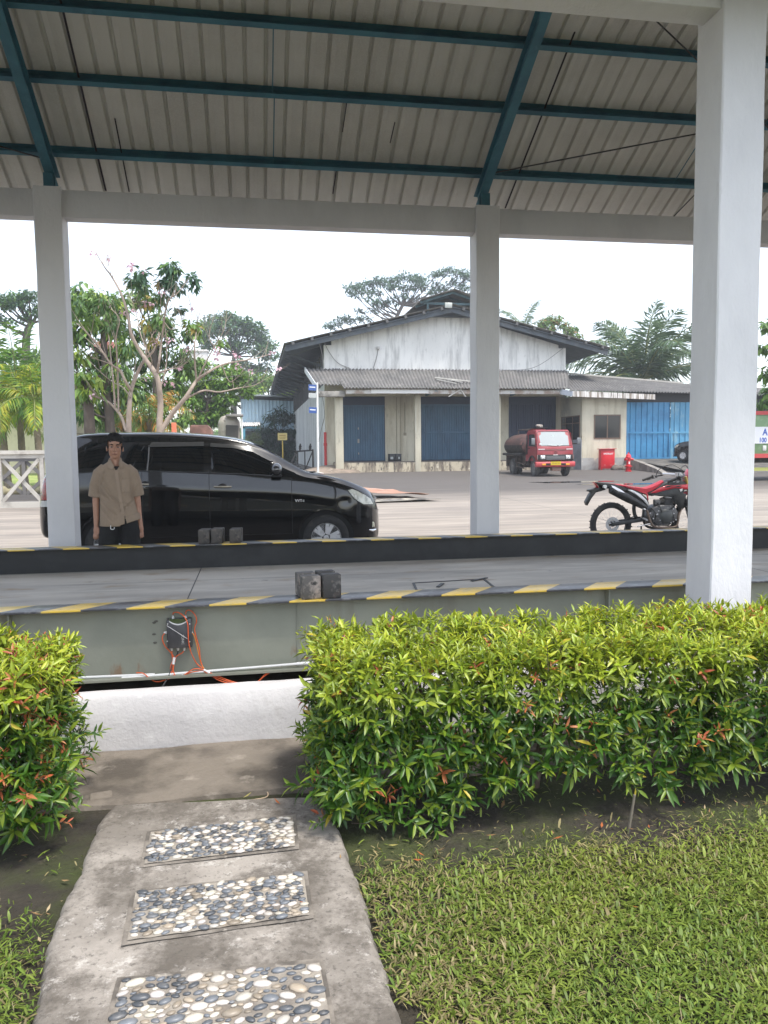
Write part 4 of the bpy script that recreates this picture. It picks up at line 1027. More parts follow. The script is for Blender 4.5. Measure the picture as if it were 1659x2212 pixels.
build(MB().cyl((.315,-.13,.925), (.315,-.06,.925), .028, .022, 12).cyl((.315,.13,.925), (.315,.06,.925), .028, .022, 12), 'indicator', B_WHT, bk, world=False, smooth=50)
# silencer with bright heat shield, silver side panel
m = MB().tube([(.375,-.145,.885), (.40,-.145,.878), (.66,-.145,.75), (.93,-.135,.615), (1.0,-.12,.585)], [.030,.062,.066,.048,.03], 16); build(m, 'silencer', B_BLK, bk, world=False, smooth=40)
m = MB(); rows = []
for (x, z), w in zip(((.395,.935),(.45,.918),(.56,.862),(.66,.800),(.705,.770)), (.016,.03,.036,.034,.020)):
    rows.append([(x-w*.30, -.205, z-w*1.1), (x, -.190, z-.004), (x+w*.15, -.150, z+.012)])
m.grid(rows); build(m, 'heat_shield', B_SIL, bk, world=False, smooth=60)
pz([(.68,.872),(.76,.868),(.90,.80),(1.00,.705),(1.055,.615),(1.035,.600),(.95,.70),(.83,.79)], -.125, -.108, 'side_panel', B_SIL, bevel=.004)
pz([(.70,.885),(.90,.835),(1.03,.72),(1.07,.61),(1.02,.585),(.80,.70),(.70,.79)], -.1075, .1075, 'side_cover', B_BLK)
pz([(.86,.845),(1.0,.795),(1.03,.70),(1.045,.70),(1.03,.80),(.99,.82)], -.112, -.104, 'side_stripe', B_RED, bevel=.002)
# tank and shrouds
pz([(1.02,.805),(1.16,.86),(1.30,.965),(1.40,1.005),(1.52,1.012),(1.64,.985),(1.72,.94),(1.70,.86),(1.55,.82),(1.30,.80),(1.10,.76)], -.11, .11, 'tank', B_BLK, bevel=.02)
for s in (-1, 1):
    pz([(1.07,.812),(1.22,.892),(1.34,.928),(1.50,.925),(1.74,.94),(1.80,.88),(1.76,.845),(1.66,.862),(1.48,.882),(1.30,.85),(1.16,.812)], s*.118-.008, s*.118+.008, 'shroud', B_RED, bevel=.004)
    pz([(1.28,.86),(1.48,.893),(1.66,.868),(1.62,.80),(1.68,.79),(1.64,.62),(1.58,.52),(1.52,.62),(1.42,.74),(1.22,.76),(1.05,.795),(1.12,.80)], s*.108-.008, s*.108+.008, 'side_fairing', B_BLK, bevel=.004)
    pz([(1.30,.895),(1.38,.90),(1.42,.92),(1.34,.92)], s*.128-.002, s*.128+.002, 'graphic', B_BLK, bevel=0)
    pz([(1.46,.90),(1.54,.898),(1.60,.92),(1.52,.918)], s*.128-.002, s*.128+.002, 'graphic', B_BLK, bevel=0)
    pz([(1.55,.86),(1.60,.875),(1.60,.84),(1.57,.825)], s*.128-.002, s*.128+.002, 'graphic', B_WHT, bevel=0)
    pz([(1.44,.975),(1.54,.972),(1.56,.982),(1.46,.985)], s*.112-.002, s*.112+.002, 'graphic', B_WHT, bevel=0)
build(text_mb('HONDA', .028, .001, Matrix.Translation((.745, -.106, .918)) @ Matrix.Rotation(radians(9), 4, 'Y'), True, 1.3), 'lettering', mat('pale_red_print', (.72,.30,.32), .5), seat, world=False)
# engine block, cylinder with fins, clutch cover, down pipe
pz([(1.03,.42),(1.10,.58),(1.20,.62),(1.47,.62),(1.54,.50),(1.52,.38),(1.38,.29),(1.10,.30)], -.13, .12, 'engine', B_ENG, bevel=.02)
m = MB()
for k in range(6): m.cbox((1.375+.012*k, 0, .615+.022*k), (.17, .20, .008), Matrix.Rotation(-.25, 3, 'Y'))
m.cbox((1.40, 0, .665), (.12, .15, .14), Matrix.Rotation(-.25, 3, 'Y')); build(m, 'cylinder', B_ENG, bk, world=False)
build(MB().lathe([(.001,.03),(.075,.03),(.095,.018),(.118,0)], (1.331,-.13,.445), (0,-1,0), 28), 'clutch_cover', mat('cover_grey', (.085,.09,.09), .45, metal=.3), bk, world=False, smooth=40)
build(MB().cbox((1.40,-.09,.75), (.14,.05,.05), Matrix.Rotation(.1, 3, 'Y')), 'engine_cover', B_SIL, bk, world=False, bevel=.012); build(MB().cbox((1.19,-.09,.66), (.10,.06,.10)), 'carburettor', B_ENG, bk, world=False, bevel=.012)
build(MB().tube(crv([(1.47,-.06,.66), (1.57,-.07,.64), (1.615,-.07,.57), (1.56,-.10,.45), (1.55,-.10,.36)], 18).tolist(), .021, 10).tube(crv([(1.55,-.10,.36), (1.50,-.13,.28), (1.30,-.14,.27), (1.10,-.14,.31), (1.0,-.14,.55)], 20).tolist(), .018, 10), 'exhaust_pipe', mat('pipe_brown', (.20,.15,.12), .45, metal=.6), bk, world=False, smooth=50)
# frame, swing arm, stand, pegs
f = MB().tube(crv([(1.70,.0,.98), (1.62,0,.60), (1.57,0,.34), (1.42,0,.255), (1.12,0,.265), (1.02,0,.40), (1.04,0,.74)], 40).tolist(), .020, 8).tube([(1.68,0,.95), (1.05,0,.80), (.45,0,.90)], .018, 8)
build(f, 'frame', B_BLK, bk, world=False, smooth=50)
m = MB()
for s in (-1, 1): m.bar((.46, s*.085, .335), (1.02, s*.085, .405), .028, .058)
build(m, 'swing_arm', mat('swing_arm', (.055,.057,.06), .45, metal=.4), bk, world=False, bevel=.006)
build(MB().cyl((.83,-.10,.63), (.96,-.17,.56), .012).cyl((.96,-.10,.42), (.98,-.20,.40), .014).cyl((1.06,-.14,.335), (.84,-.15,.30), .010), 'foot_peg', B_SIL, bk, world=False, smooth=50)
build(MB().tube([(1.04,.10,.30), (1.06,.14,.15), (1.09,.20,-.004)], .013, 8).cbox((1.09,.20,.0), (.06,.03,.008)), 'side_stand', B_BLK, bk, world=False, smooth=50)
build(MB().tube(crv([(.92,0,.78), (.86,0,.62), (.87,0,.48), (.92,0,.40)], 12).tolist(), .03, 8).bar((.50,-.03,.335), (.86,-.06,.46), .01, .014), 'shock_absorber', B_BLK, bk, world=False, smooth=50)
m = MB(); rr = random.Random(4)
for k in range(9):
    x0, z0 = rr.uniform(1.05,1.5), rr.uniform(.45,.78); m.tube(crv([(x0,-.12,z0), (x0+rr.uniform(-.08,.08),-.15,z0-.09), (x0+rr.uniform(-.12,.12),-.12,z0-.2)], 8).tolist(), .006, 5)
build(m, 'hoses', B_BLK, bk, world=False)
m = MB()
for k in range(16): m.cyl((rr.uniform(1.02,1.52),-.132,rr.uniform(.32,.60)), (rr.uniform(1.02,1.02),-.138,0) if False else (0,0,0), .001) if False else m.ell((rr.uniform(1.04,1.50),-.134,rr.uniform(.33,.60)), (.011,.006,.011), n=6, m=4)
build(m, 'engine_bolts', B_SIL, bk, world=False)
# front end
for s in (-1, 1):
    build(MB().tube([(1.665,s*.095,1.06), (1.78,s*.095,.66), (1.865,s*.09,.35)], [.024,.027,.022], 10), 'fork_leg', mat('fork_gold', (.45,.33,.10), .35, metal=.6) if s < 0 else B_BLK, bk, world=False, smooth=50)
    m = MB().tube(crv([(1.64,s*.04,1.09), (1.60,s*.16,1.10), (1.52,s*.30,1.075), (1.40,s*.36,1.05)], 16).tolist(), .012, 8); build(m, 'handlebar', B_BLK, bk, world=False, smooth=50)
    build(MB().tube([(1.36,s*.37,1.045), (1.205,s*.39,.99)] , .019, 10).lathe([(.014,0),(.03,.004),(.03,.010),(.014,.014)], (1.36,s*.37,1.045), (1,0,.35), 12), 'grip', M_RUB, bk, world=False, smooth=50)
    build(MB().tube([(1.38,s*.36,1.07), (1.47,s*.40,1.035), (1.30,s*.42,.99)], .006, 6).tube(crv([(1.40,s*.33,1.06), (1.45,s*.30,1.17), (1.60,s*.20,1.24), (1.74,s*.08,1.14)], 14).tolist(), .006, 6), 'lever', B_BLK, bk, world=False)
build(MB().tube([(1.50,-.27,1.09), (1.50,.27,1.09)], .022, 10).cbox((1.47,-.22,1.10), (.07,.07,.06)), 'bar_pad', B_SIL, bk, world=False, smooth=50)
pz([(1.62,.80),(1.80,.83),(2.00,.83),(2.22,.76),(2.05,.80),(1.84,.79),(1.66,.755)], -.07, .07, 'front_fender', B_RED)
pz([(1.75,.84),(1.86,.83),(1.95,.95),(1.90,1.14),(1.80,1.18),(1.72,1.05)], -.11, .11, 'headlight_mask', B_RED, bevel=.02)
build(MB().lathe([(.001,.03),(.05,.025),(.07,0)], (1.93,0,.96), (1,0,.1), 16), 'headlight', M_LENS, bk, world=False, smooth=60)
pz([(1.70,.80),(1.75,.72),(1.70,.60),(1.66,.66)], -.13, -.12, 'radiator_guard', B_BLK, bevel=.003)
# ------------------------------------------------------------------ old red tanker lorry (local: x forward, y left, z up)
q = at(1199, 1010, 33.2); TX, TY = q[0], q[1]
tk = thing('tanker_truck', 'old red tanker truck with a sooty oval tank parked before the loading dock', 'truck', (TX, TY, gz(TY)), radians(-91))
T_RED = mat('truck_red', (.27,.030,.038), .4, layers=[((.26,.016,.02), 2, .45, .6), ((.45,.13,.11), 9, .62, .72, (1,1,1), .5)], coat=.3)
T_TANK = mat('tank_sooty', (.125,.062,.052), .5, layers=[((.045,.032,.03), 1.6, .42, .60, (.6,2,1)), ((.30,.14,.12), 3, .56, .68, (.5,2,.6), .7), ((.018,.015,.014), 4, .56, .66)])
T_SOOT = mat('soot_black', (.020,.018,.017), .7, layers=[((.07,.06,.05), 5, .5, .65), ((.11,.06,.04), 9, .6, .7)])
T_RUST = mat('rusty_frame', (.10,.075,.06), .85, layers=[((.05,.04,.035), 8, .45, .6), ((.21,.15,.11), 5, .56, .68)])
T_GLS = mat('truck_windscreen', (.26,.29,.29), .06, spec=.9, coat=1)  # pale base colour stands in for the sky reflected in the glass
T_YEL = mat('plate_yellow', (.62,.44,.02), .5)
T_WHT = mat('truck_white', (.7,.7,.68), .5)
def tb(mb, name, mtl, parent=tk, **k): return build(mb, name, mtl, parent, world=False, **k)
W = .85
# cab shell: side outline extruded, front raked
sec = [(-.02,.72),(0,.80),(.0,1.30),(-.035,1.36),(-.36,2.06),(-.50,2.13),(-1.45,2.12),(-1.56,2.05),(-1.56,.70)]
m = MB(); rows = []
for y, sh_ in ((-W,0), (-W+.03,.02), (-.5,.035), (0,.05), (.5,.035), (W-.03,.02), (W,0)):
    rows.append([(x+(sh_ if x > -1.4 else 0), y*(1-.06*max(0, z-1.36)/.75), z-(0 if abs(y) < W-.01 else (.05 if z > 2 else 0))) for x, z in sec])
m.grid(rows); m.add(rows[0], [tuple(range(len(sec)))]); m.add(rows[-1], [tuple(range(len(sec)))[::-1]]); m.grid([[r[-1], r[0]] for r in rows])
cab = tb(m, 'cab', T_RED, smooth=35, merge=True)
# windscreen on the raked front, door windows
def fr(z, y):  # front x at height z
    x = np.interp(z, [.72,.80,1.30,1.36,2.06], [-.02,0,0,-.035,-.36]); return x+.05*(1-(y/W)**2)
m = MB(); m.grid([[(fr(z, y*(1-.06*max(0,z-1.36)/.75))+.008, y*(1-.06*max(0,z-1.36)/.75), z-.03*(abs(y)/.75)**6*(1 if z > 1.9 else 0)) for z in np.linspace(1.41, 2.03, 8)] for y in np.linspace(-.77, .77, 15)])
ws = tb(m, 'windscreen', T_GLS, smooth=70)
M_GASK = mat('gasket', (.03,.03,.03), .6)
tb(MB().tube([(fr(z,y)+.010, y, z) for y, z in ((-.78,1.40),(-.755,2.0),(-.70,2.045),(0,2.05),(.70,2.045),(.755,2.0),(.78,1.40),(0,1.385),(-.78,1.40))], .014, 6), 'windscreen_seal', M_GASK, cab)
for s in (-1, 1):
    dy = s*(W+.001)
    d = tb(MB().prism([(-.12,.80),(-.10,1.34),(-.30,2.0),(-1.22,2.0),(-1.22,1.05),(-1.05,.86)], dy, dy+s*.006, 'y'), 'door', T_RED, bevel=0)
    for (a, b) in ():
        pass
    tb(MB().prism([(-.19,1.36),(-.36,1.92),(-1.10,1.93),(-1.14,1.40)], dy+s*.0065, dy+s*.0105, 'y'), 'window', mat('cab_glass', (.02,.022,.022), .08), d)
    tb(MB().prism([(-1.30,1.0),(-1.30,1.9),(-1.44,1.9),(-1.5,1.0)], dy+s*.001, dy+s*.008, 'y'), 'cab_corner_panel', T_SOOT)
    tb(MB().cbox((-1.08, dy+s*.016, 1.28), (.14,.02,.04)), 'handle', M_RUB, d)
    # wheel arch guard
    pts = [(-.62+.47*cos(t)-.02, s*(W+.02), .42+.50*sin(t)) for t in np.linspace(.35, pi-.2, 14)]
    tb(MB().tube(pts, .05, 6), 'wheel_arch', T_SOOT, smooth=60)
    # mirrors
    r_ = tb(MB().tube([(-.10, s*.84, 1.46), (.06, s*1.02, 1.50), (.08, s*1.06, 1.62)], .012, 6), 'mirror_arm', M_RUB)
    tb(MB().cbox((.10, s*1.08, 1.60), (.05,.17,.30)), 'mirror', mat('mirror_grey', (.16,.17,.18), .3), bevel=.02)
    # lamps
    tb(MB().cbox((.052, s*.60, .885), (.03,.22,.17)), 'headlight', mat('truck_lamp', (.70,.72,.72), .12, coat=1, layers=[((.25,.26,.27), 14, .5, .62)]), bevel=.02)
    tb(MB().cbox((.018, s*.795, .885), (.05,.12,.20)), 'indicator', mat('lamp_housing', (.30,.28,.24) if s < 0 else (.62,.35,.28), .3), bevel=.02)
    tb(MB().cbox((.105, s*.56, .555), (.03,.17,.075)), 'fog_light', mat('amber', (.80,.38,.02), .3), bevel=.008)
    tb(MB().tube([(fr(1.40,.4)+.03, s*.05+.12, 1.40), (fr(1.43,.4)+.03, s*.33, 1.425)], .010, 5), 'wiper', T_WHT)
    tb(MB().cbox((.035, s*.66, 1.245), (.02,.30,.035)), 'white_decal', T_WHT)
# nose trim, grille, badge
tb(MB().cbox((.050, 0, 1.225), (.012,1.0,.05)), 'nose_crease', mat('dull_red', (.25,.10,.09), .5))
tb(MB().cbox((.040, 0, .87), (.03,1.66,.26)), 'grille_surround', M_RUB, bevel=.01)
m = MB()
for z in (.80, .86, .92): m.cbox((.062, 0, z), (.02,.88,.030))
tb(m, 'grille_bars', mat('grille_grey', (.22,.22,.23), .4))
tb(MB().cbox((.065, 0, .985), (.012,.22,.03)), 'grille_badge', T_WHT)
m = MB()
m.lathe([(.070,-.004),(.080,-.004),(.080,.004),(.070,.004)], (0,0,0), (1,0,0), 22, close=True); m.lathe([(.034,-.004),(.042,-.004),(.042,.004),(.034,.004)], (0,.0,0), (1,0,0), 16, close=True)
m.v = [(x+.056, y*1.0, z*.72+1.095) for x, y, z in m.v]; m.bar((.056,-.055,1.135), (.056,.055,1.135), .008, .012)
tb(m, 'emblem', mat('emblem_dark', (.10,.03,.03), .3))
# bumper with yellow plate
bp = tb(MB().prism([(-.10,.45),(.06,.44),(.09,.50),(.09,.62),(.06,.68),(-.10,.68)], -.93, .93, 'y'), 'bumper', mat('bumper_red', (.50,.07,.075), .45, layers=[((.40,.05,.055), 4, .45, .6)]), bevel=.015)
tb(MB().cbox((.098, 0, .605), (.012,.48,.16)), 'number_plate', T_YEL, bp)
tb(text_mb('BP 8027 LB', .085, .001, Matrix.Translation((.106,0,.605)) @ Matrix.Rotation(pi/2, 4, 'Z'), True, .85), 'plate_lettering', mat('plate_ink', (.28,.19,.02), .5), bp)
tb(MB().cbox((.092, -.36, .56), (.01,.22,.09)).cbox((.092, .36, .56), (.01,.22,.09)), 'bumper_slot', M_RUB, bp)
tb(MB().cbox((-.2, .1, .34), (.30,.42,.17)), 'tow_plate', mat('dusty_pink_metal', (.32,.20,.16), .8), bevel=.01)
tb(MB().cyl((-.62,-.75,.42), (-.62,.75,.42), .06).cyl((-3.5,-.75,.42), (-3.5,.75,.42), .07), 'axle', T_SOOT)
for s in (-1, 1): tb(MB().box(-5.0, -.1, s*.36-.04, s*.36+.04, .55, .73), 'chassis_rail', T_RUST)
# tank: lying ellipse, dished ends, lower half black
m = MB(); n = 40
prof = [(-4.95,.30),(-4.93,.62),(-4.87,.84),(-4.78,.96),(-4.70,1.0),(-1.90,1.0),(-1.82,.96),(-1.75,.84),(-1.70,.62),(-1.69,.30)]
rows = [[(x, .92*r*cos(2*pi*k/n), 1.42+.60*r*sin(2*pi*k/n)) for x, r in prof] for k in range(n)]
m.grid(rows, True); m.add([r[0] for r in rows], [tuple(range(n))]); m.add([r[-1] for r in rows], [tuple(range(n))[::-1]])
tank = tb(m, 'tank', T_TANK, smooth=40)
m = MB(); rows = [[(x, .926*cos(t), 1.42+.606*sin(t)) for x in (-4.68,-3.5,-2.6,-1.92)] for t in np.linspace(pi*1.0-.06, pi*2+.06, 24)]; m.grid(rows); tb(m, 'soot_band', T_SOOT, tank, smooth=60)
m = MB().lathe([(.36,0),(.36,.24),(.30,.28),(.001,.28)], (-2.25,0,1.96), (0,0,1), 24); mh = tb(m, 'filler_neck', T_RED, tank, smooth=40)
tb(MB().cyl((-2.25,0,2.245), (-2.25,0,2.27), .44, n=24), 'filler_lid', T_SOOT, tank)
m = MB(); rr = random.Random(8)
for k in range(9): m.ell((-2.2+rr.uniform(-.18,.18), rr.uniform(-.2,.2), 2.33+rr.uniform(-.03,.08)), (rr.uniform(.06,.13), rr.uniform(.06,.13), rr.uniform(.04,.09)), n=8, m=6)
tb(remeshed(m, .02, 2), 'rag_bundle', mat('grey_rags', (.36,.33,.29), .95, layers=[((.16,.14,.12), 12, .45, .6)]), tank, smooth=80)
m = MB()
for s in (-1, 1): m.tube([(-2.5, s*.30, 2.22), (-4.3, s*.30, 2.22), (-4.3, s*.30, 1.98)], .022, 8)
m.cyl((-4.3,-.30,2.22), (-4.3,.30,2.22), .022)
tb(m, 'top_rail', T_RUST, tank, smooth=50)
for s in (-1, 1):
    tb(MB().tube([(-4.75, s*.93, 1.02), (-1.85, s*.93, 1.02)], .065, 10), 'hose_tube', T_SOOT, smooth=50)
    tb(MB().box(-4.2, -2.9, s*.94-.06, s*.94+.06, .93, .97).box(-4.25, -4.2, s*.6-.35, s*.6+.35, .40, .97).box(-2.98, -2.92, s*.72-.2, s*.72+.2, .62, .97), 'mudguard', T_RUST)
    tb(MB().bar((-2.85, s*.86, .62), (-1.75, s*.86, .56), .03, .05).bar((-2.85, s*.86, .42), (-1.75, s*.86, .36), .03, .05).bar((-1.80, s*.86, .30), (-1.80, s*.86, .95), .05, .05).bar((-2.8, s*.86, .38), (-2.8, s*.86, .95), .05, .05), 'side_guard', T_RUST)
    tb(MB().cyl((-2.15, s*.62, .60), (-1.85, s*.62, .60), .17, n=18).cyl((-1.70, s*.80, .55), (-1.70, s*.80, 1.0), .05), 'air_tank', T_RUST, smooth=40)
def lorry_wheel(x, y, s, dual=False):
    R = .40; m = MB()
    for o in ((0, -.24) if dual else (0,)):
        c = (x, y+s*o, R); m.lathe([(.24,-.09),(.30,-.105),(.37,-.10),(.395,-.075),(.40,-.03),(.40,.03),(.395,.075),(.37,.10),(.30,.105),(.24,.09)], c, (0, s, 0), 36, close=True)
    w = tb(m, 'wheel', mat('lorry_tyre', (.055,.055,.055), .85, layers=[((.12,.115,.11), 6, .45, .62)]), smooth=40)
    m = MB().lathe([(.245,.085),(.235,.05),(.20,.0 if dual else .03),(.14,-.01 if dual else .055),(.10,.02 if dual else .07),(.05,.03 if dual else .075),(.001,.03 if dual else .08)], (x, y, R), (0, s, 0), 28)
    tb(m, 'rim', mat('rim_grey', (.13,.125,.12), .7, layers=[((.25,.24,.23), 8, .5, .65)]), w, smooth=40)
for s in (-1, 1): lorry_wheel(-.62, s*.72, s); lorry_wheel(-3.5, s*.80, s, True)
# driver's seat and wheel seen through the screen are only suggested by a dashboard sticker
tb(MB().cbox((fr(1.46,-.7)+.012, -.68, 1.47), (.004,.09,.10)).cbox((fr(1.85,0)+.014, -.03, 1.86), (.004,.10,.06)), 'windscreen_sticker', mat('pale_sticker', (.62,.72,.72), .4), ws)
# ------------------------------------------------------------------ young man between weighbridge and car (local: x to the picture's right, -y towards the viewer)
SKIN = mat('skin', (.40,.215,.14), .5, layers=[((.35,.17,.11), 9, .45, .65)], bump=[(90, .08)])
HAIRM = mat('hair', (.007,.006,.006), .75, bump=[(140, .5, (1,1,.25), .004)])
pp = thing('person', 'young man in a khaki short sleeved shirt and black trousers standing by the black car', 'person', (-1.418, 8.37, 0))
def cap(m, pts, rs, sq=None, n=14):
    c = crv([list(p)+[r] for p, r in zip(pts, rs)], max(6, len(pts)*5)); m.tube(c[:,:3].tolist(), c[:,3].tolist(), n, sq=sq)
    m.ell(c[0,:3], (c[0,3],)*3, n=10, m=6); m.ell(c[-1,:3], (c[-1,3],)*3, n=10, m=6)
HD = Matrix.Rotation(radians(9), 3, 'Z') @ Matrix.Rotation(radians(2), 3, 'Y') @ Matrix.Diagonal((1.13, 1.0, .98))   # head turned a little to the picture's right
HC = Vector((.004, -.012, 1.585))
def H(x, y, z): return HC + HD @ Vector((x, y, z))
m = MB()
m.ell(H(0, .012, .045), (.074, .092, .094), HD, 20, 14)            # skull
m.ell(H(0, -.022, -.030), (.062, .070, .088), HD, 18, 12)          # face
m.ell(H(0, -.040, -.092), (.036, .042, .030), HD, 14, 10)          # chin
for s in (-1, 1):
    m.ell(H(s*.034, -.026, -.066), (.024, .042, .034), HD, 12, 8)  # jaw corner
    m.ell(H(s*.034, -.070, -.024), (.026, .018, .020), HD, 12, 8)  # cheek
    m.ell(H(s*.030, -.082, .024), (.026, .012, .008), HD, 12, 8)   # brow ridge
    m.ell(H(s*.078, .010, -.014), (.010, .022, .034), HD, 12, 8)   # ear
m.tube([H(0,-.084,.018), H(0,-.096,-.012), H(0,-.108,-.034)], [.008,.010,.014], 10); m.ell(H(0,-.106,-.036), (.017,.014,.010), HD, 12, 8)
m.ell(H(0,-.088,-.064), (.024,.012,.007), HD, 12, 8); m.ell(H(0,-.086,-.074), (.020,.012,.007), HD, 12, 8)
cap(m, [(0,.012,1.38), (.0,.004,1.45), (.002,-.004,1.52)], [.066,.058,.056])
# trunk, arms and legs under the clothes, all of one surface
cap(m, [(0,.01,.90), (0,.015,1.05), (0,.01,1.22), (0,.012,1.33)], [.125,.115,.13,.10], sq=.75)
cap(m, [(-.12,.01,1.35), (.12,.01,1.35)], [.045,.045]); cap(m, [(-.18,.01,1.315), (-.232,.012,1.10), (-.236,-.012,.86), (-.239,-.024,.76)], [.046,.042,.033,.026])
cap(m, [(.178,.01,1.31), (.222,.03,1.10), (.246,.012,.88), (.265,-.002,.76)], [.046,.042,.033,.026])
for s in (-1, 1): cap(m, [(s*.095,.01,.90), (s*.11,.01,.48), (s*.125,.02,.08)], [.085,.060,.042]); m.ell((s*.135,-.04,.045), (.045,.12,.04), n=12, m=8)
def hand(m, base, sx):
    b = Vector(base)
    m.ell(b+Vector((0,-.004,-.045)), (.032,.022,.052), n=14, m=10)
    for k, (dx, dy, L) in enumerate(((-.024,-.010,.060), (-.009,-.014,.068), (.008,-.012,.064), (.022,-.006,.052))):
        p0 = b+Vector((dx*.9, dy*.5, -.080)); p1 = p0+Vector((dx*.15, -.016, -L*.45)); p2 = p1+Vector((0, .014, -L*.40)); p3 = p2+Vector((0,.020,.004))
        cap(m, [p0, p1, p2, p3], [.0105,.010,.009,.008], n=8)
    cap(m, [b+Vector((sx*.026,-.014,-.025)), b+Vector((sx*.036,-.030,-.058)), b+Vector((sx*.022,-.038,-.085))], [.013,.011,.009], n=8)
hand(m, (-.240,-.026,.775), 1); hand(m, (.266,-.004,.775), -1)
bd = build(remeshed(m, .0065, 3), 'body', SKIN, pp, world=False, smooth=180)
# eyes, brows, lips
for s in (-1, 1):
    e = build(MB().ell(H(s*.030,-.083,.004), (.014,.008,.0062), HD, 12, 8), 'eye', mat('eye_white', (.26,.22,.20), .4), pp, world=False, smooth=180)
    build(MB().ell(H(s*.030+.002,-.090,.0045), (.0075,.003,.0062), HD, 10, 6), 'iris', mat('iris_dark', (.012,.009,.008), .15), e, world=False, smooth=180)
    build(MB().tube([H(s*.014,-.096,.0255), H(s*.032,-.094,.031), H(s*.052,-.080,.0255)], [.0045,.0060,.0030], 6), 'eyebrow', HAIRM, pp, world=False, smooth=180)
for s in (-1, 1): build(MB().ell(H(s*.0085,-.113,-.0445), (.0045,.004,.0028), HD, 8, 5), 'nostril', mat('nostril', (.05,.02,.015), .7), pp, world=False, smooth=180)
build(MB().tube([H(-.022,-.093,-.070), H(0,-.1005,-.0675), H(.022,-.093,-.070)], [.003,.005,.003], 6), 'mouth', mat('lip', (.15,.05,.042), .5), pp, world=False, smooth=180)
m = MB(); m.ell(H(0,.020,.066), (.082,.097,.088), HD, 20, 14); m.ell(H(0,.055,.015), (.074,.068,.085), HD, 16, 10); m.ell(H(.012,-.060,.098), (.060,.036,.034), HD, 14, 8)
rr = random.Random(3)
for k in range(46):
    a = rr.uniform(0, 2*pi); z = rr.uniform(.04,.14); r = .082*sqrt(max(.02, 1-((z-.062)/.09)**2)); x, y = r*cos(a), .022+r*1.15*sin(a)
    if y < -.05 and z < .075: continue
    m.ell(H(x*.97, y, z-.004), (.017,.017,.015), HD, 8, 6)
for s in (-1, 1): m.ell(H(s*.069, .004, .022), (.013,.034,.048), HD, 12, 8); m.ell(H(s*.066, -.030, .040), (.010,.020,.034), HD, 10, 8)
hv = remeshed(m, .006, 2)
# open the hair over the face
_HI = HD.inverted()
def HQ(p): return _HI @ (Vector(p)-HC)
keep = [f for f in hv.f if not any(HQ(hv.v[i])[1] < -.040 and HQ(hv.v[i])[2] < .050+.012*sin(HQ(hv.v[i])[0]*95+1)-.018*(HQ(hv.v[i])[0] > .01)+.12*max(0,-HQ(hv.v[i])[0]-.02)*0 for i in f)]; hv.f = keep
_rh = random.Random(5); hv.v = [tuple(HC+HD @ (q*(1+_rh.uniform(-.05,.06)))) for q in [Vector(HQ(p)) for p in hv.v]]
build(hv, 'hair', HAIRM, pp, world=False, smooth=180)
# shirt: loose body and wide half sleeves, one cloth surface
KH = mat('khaki_cloth', (.285,.215,.155), .9, layers=[((.255,.192,.138), 5, .42, .62)], bump=[(11, .55, (1,1,.6), .02), (260, .25, (1,1,1), .002)])
def ring(z, cx, cy, a, b, n=28, p=2.5): return [(cx+a*np.sign(cos(t))*abs(cos(t))**(2/p), cy+b*np.sign(sin(t))*abs(sin(t))**(2/p), z) for t in np.linspace(0, 2*pi, n, endpoint=False)]
R_ = [(1.452,.0,.012,.066,.064), (1.425,.0,.010,.105,.078), (1.395,.0,.010,.160,.092), (1.36,.0,.010,.196,.106), (1.30,.0,.008,.200,.122), (1.20,.002,.004,.193,.130), (1.08,.006,.002,.190,.130), (.96,.018,.0,.208,.146), (.86,.030,-.002,.226,.158), (.785,.036,-.004,.236,.164)]
m = MB(); rings = [ring(*[r[0]]+list(r[1:])) for r in R_]
def addtube(m, rings):
    n = len(rings[0]); vs = [q for r in rings for q in r]; fs = []
    for i in range(len(rings)-1):
        for k in range(n): fs.append((i*n+k, i*n+(k+1) % n, (i+1)*n+(k+1) % n, (i+1)*n+k))
    fs.append(tuple(range(n))[::-1]); fs.append(tuple((len(rings)-1)*n+k for k in range(n))); m.add(vs, fs)
addtube(m, rings)
m.tube([(-.12,.01,1.372), (-.185,.01,1.315), (-.222,.012,1.20), (-.242,.012,1.073)], [.062,.076,.080,.082], 18)
m.tube([(.12,.01,1.372), (.182,.012,1.31), (.214,.024,1.20), (.236,.030,1.075)], [.062,.076,.078,.080], 18)
sv_ = remeshed(m, .0075, 3)
FOLD = [(-.175,1.22,.07,.985,.013), (-.15,1.29,-.05,1.12,.009), (.175,1.24,.11,1.11,.009), (.205,1.03,.06,.92,.011), (-.17,1.04,.02,.885,.010), (-.10,1.34,-.145,1.20,.008), (.08,1.03,.20,.955,.009), (-.14,.93,-.02,.83,.008), (.06,1.33,.10,1.22,.007), (-.27,1.20,-.20,1.10,.008), (.26,1.20,.20,1.11,.008), (-.19,1.12,-.06,1.05,.007)]
for i, (x, y, z) in enumerate(sv_.v):   # folds: from the armpits down to the buttons, and across the waist
    if z > 1.42: continue
    w = .002*sin((x*1.2+z)*46+2*sin(z*9))
    for (xa, za, xb, zb, am) in FOLD:
        dx, dz = xb-xa, zb-za; L = sqrt(dx*dx+dz*dz); t_ = ((x-xa)*dx+(z-za)*dz)/L/L; dd = ((x-xa)*dz-(z-za)*dx)/L
        e = min(1, max(0, (t_+.1)/.2))*min(1, max(0, (1.1-t_)/.2))
        w += am*e*(-math.exp(-(dd/.013)**2)+.8*math.exp(-((dd-.024)/.016)**2))
    sv_.v[i] = (x, y-w if y < .01 else y+.003*sin(z*40), z)
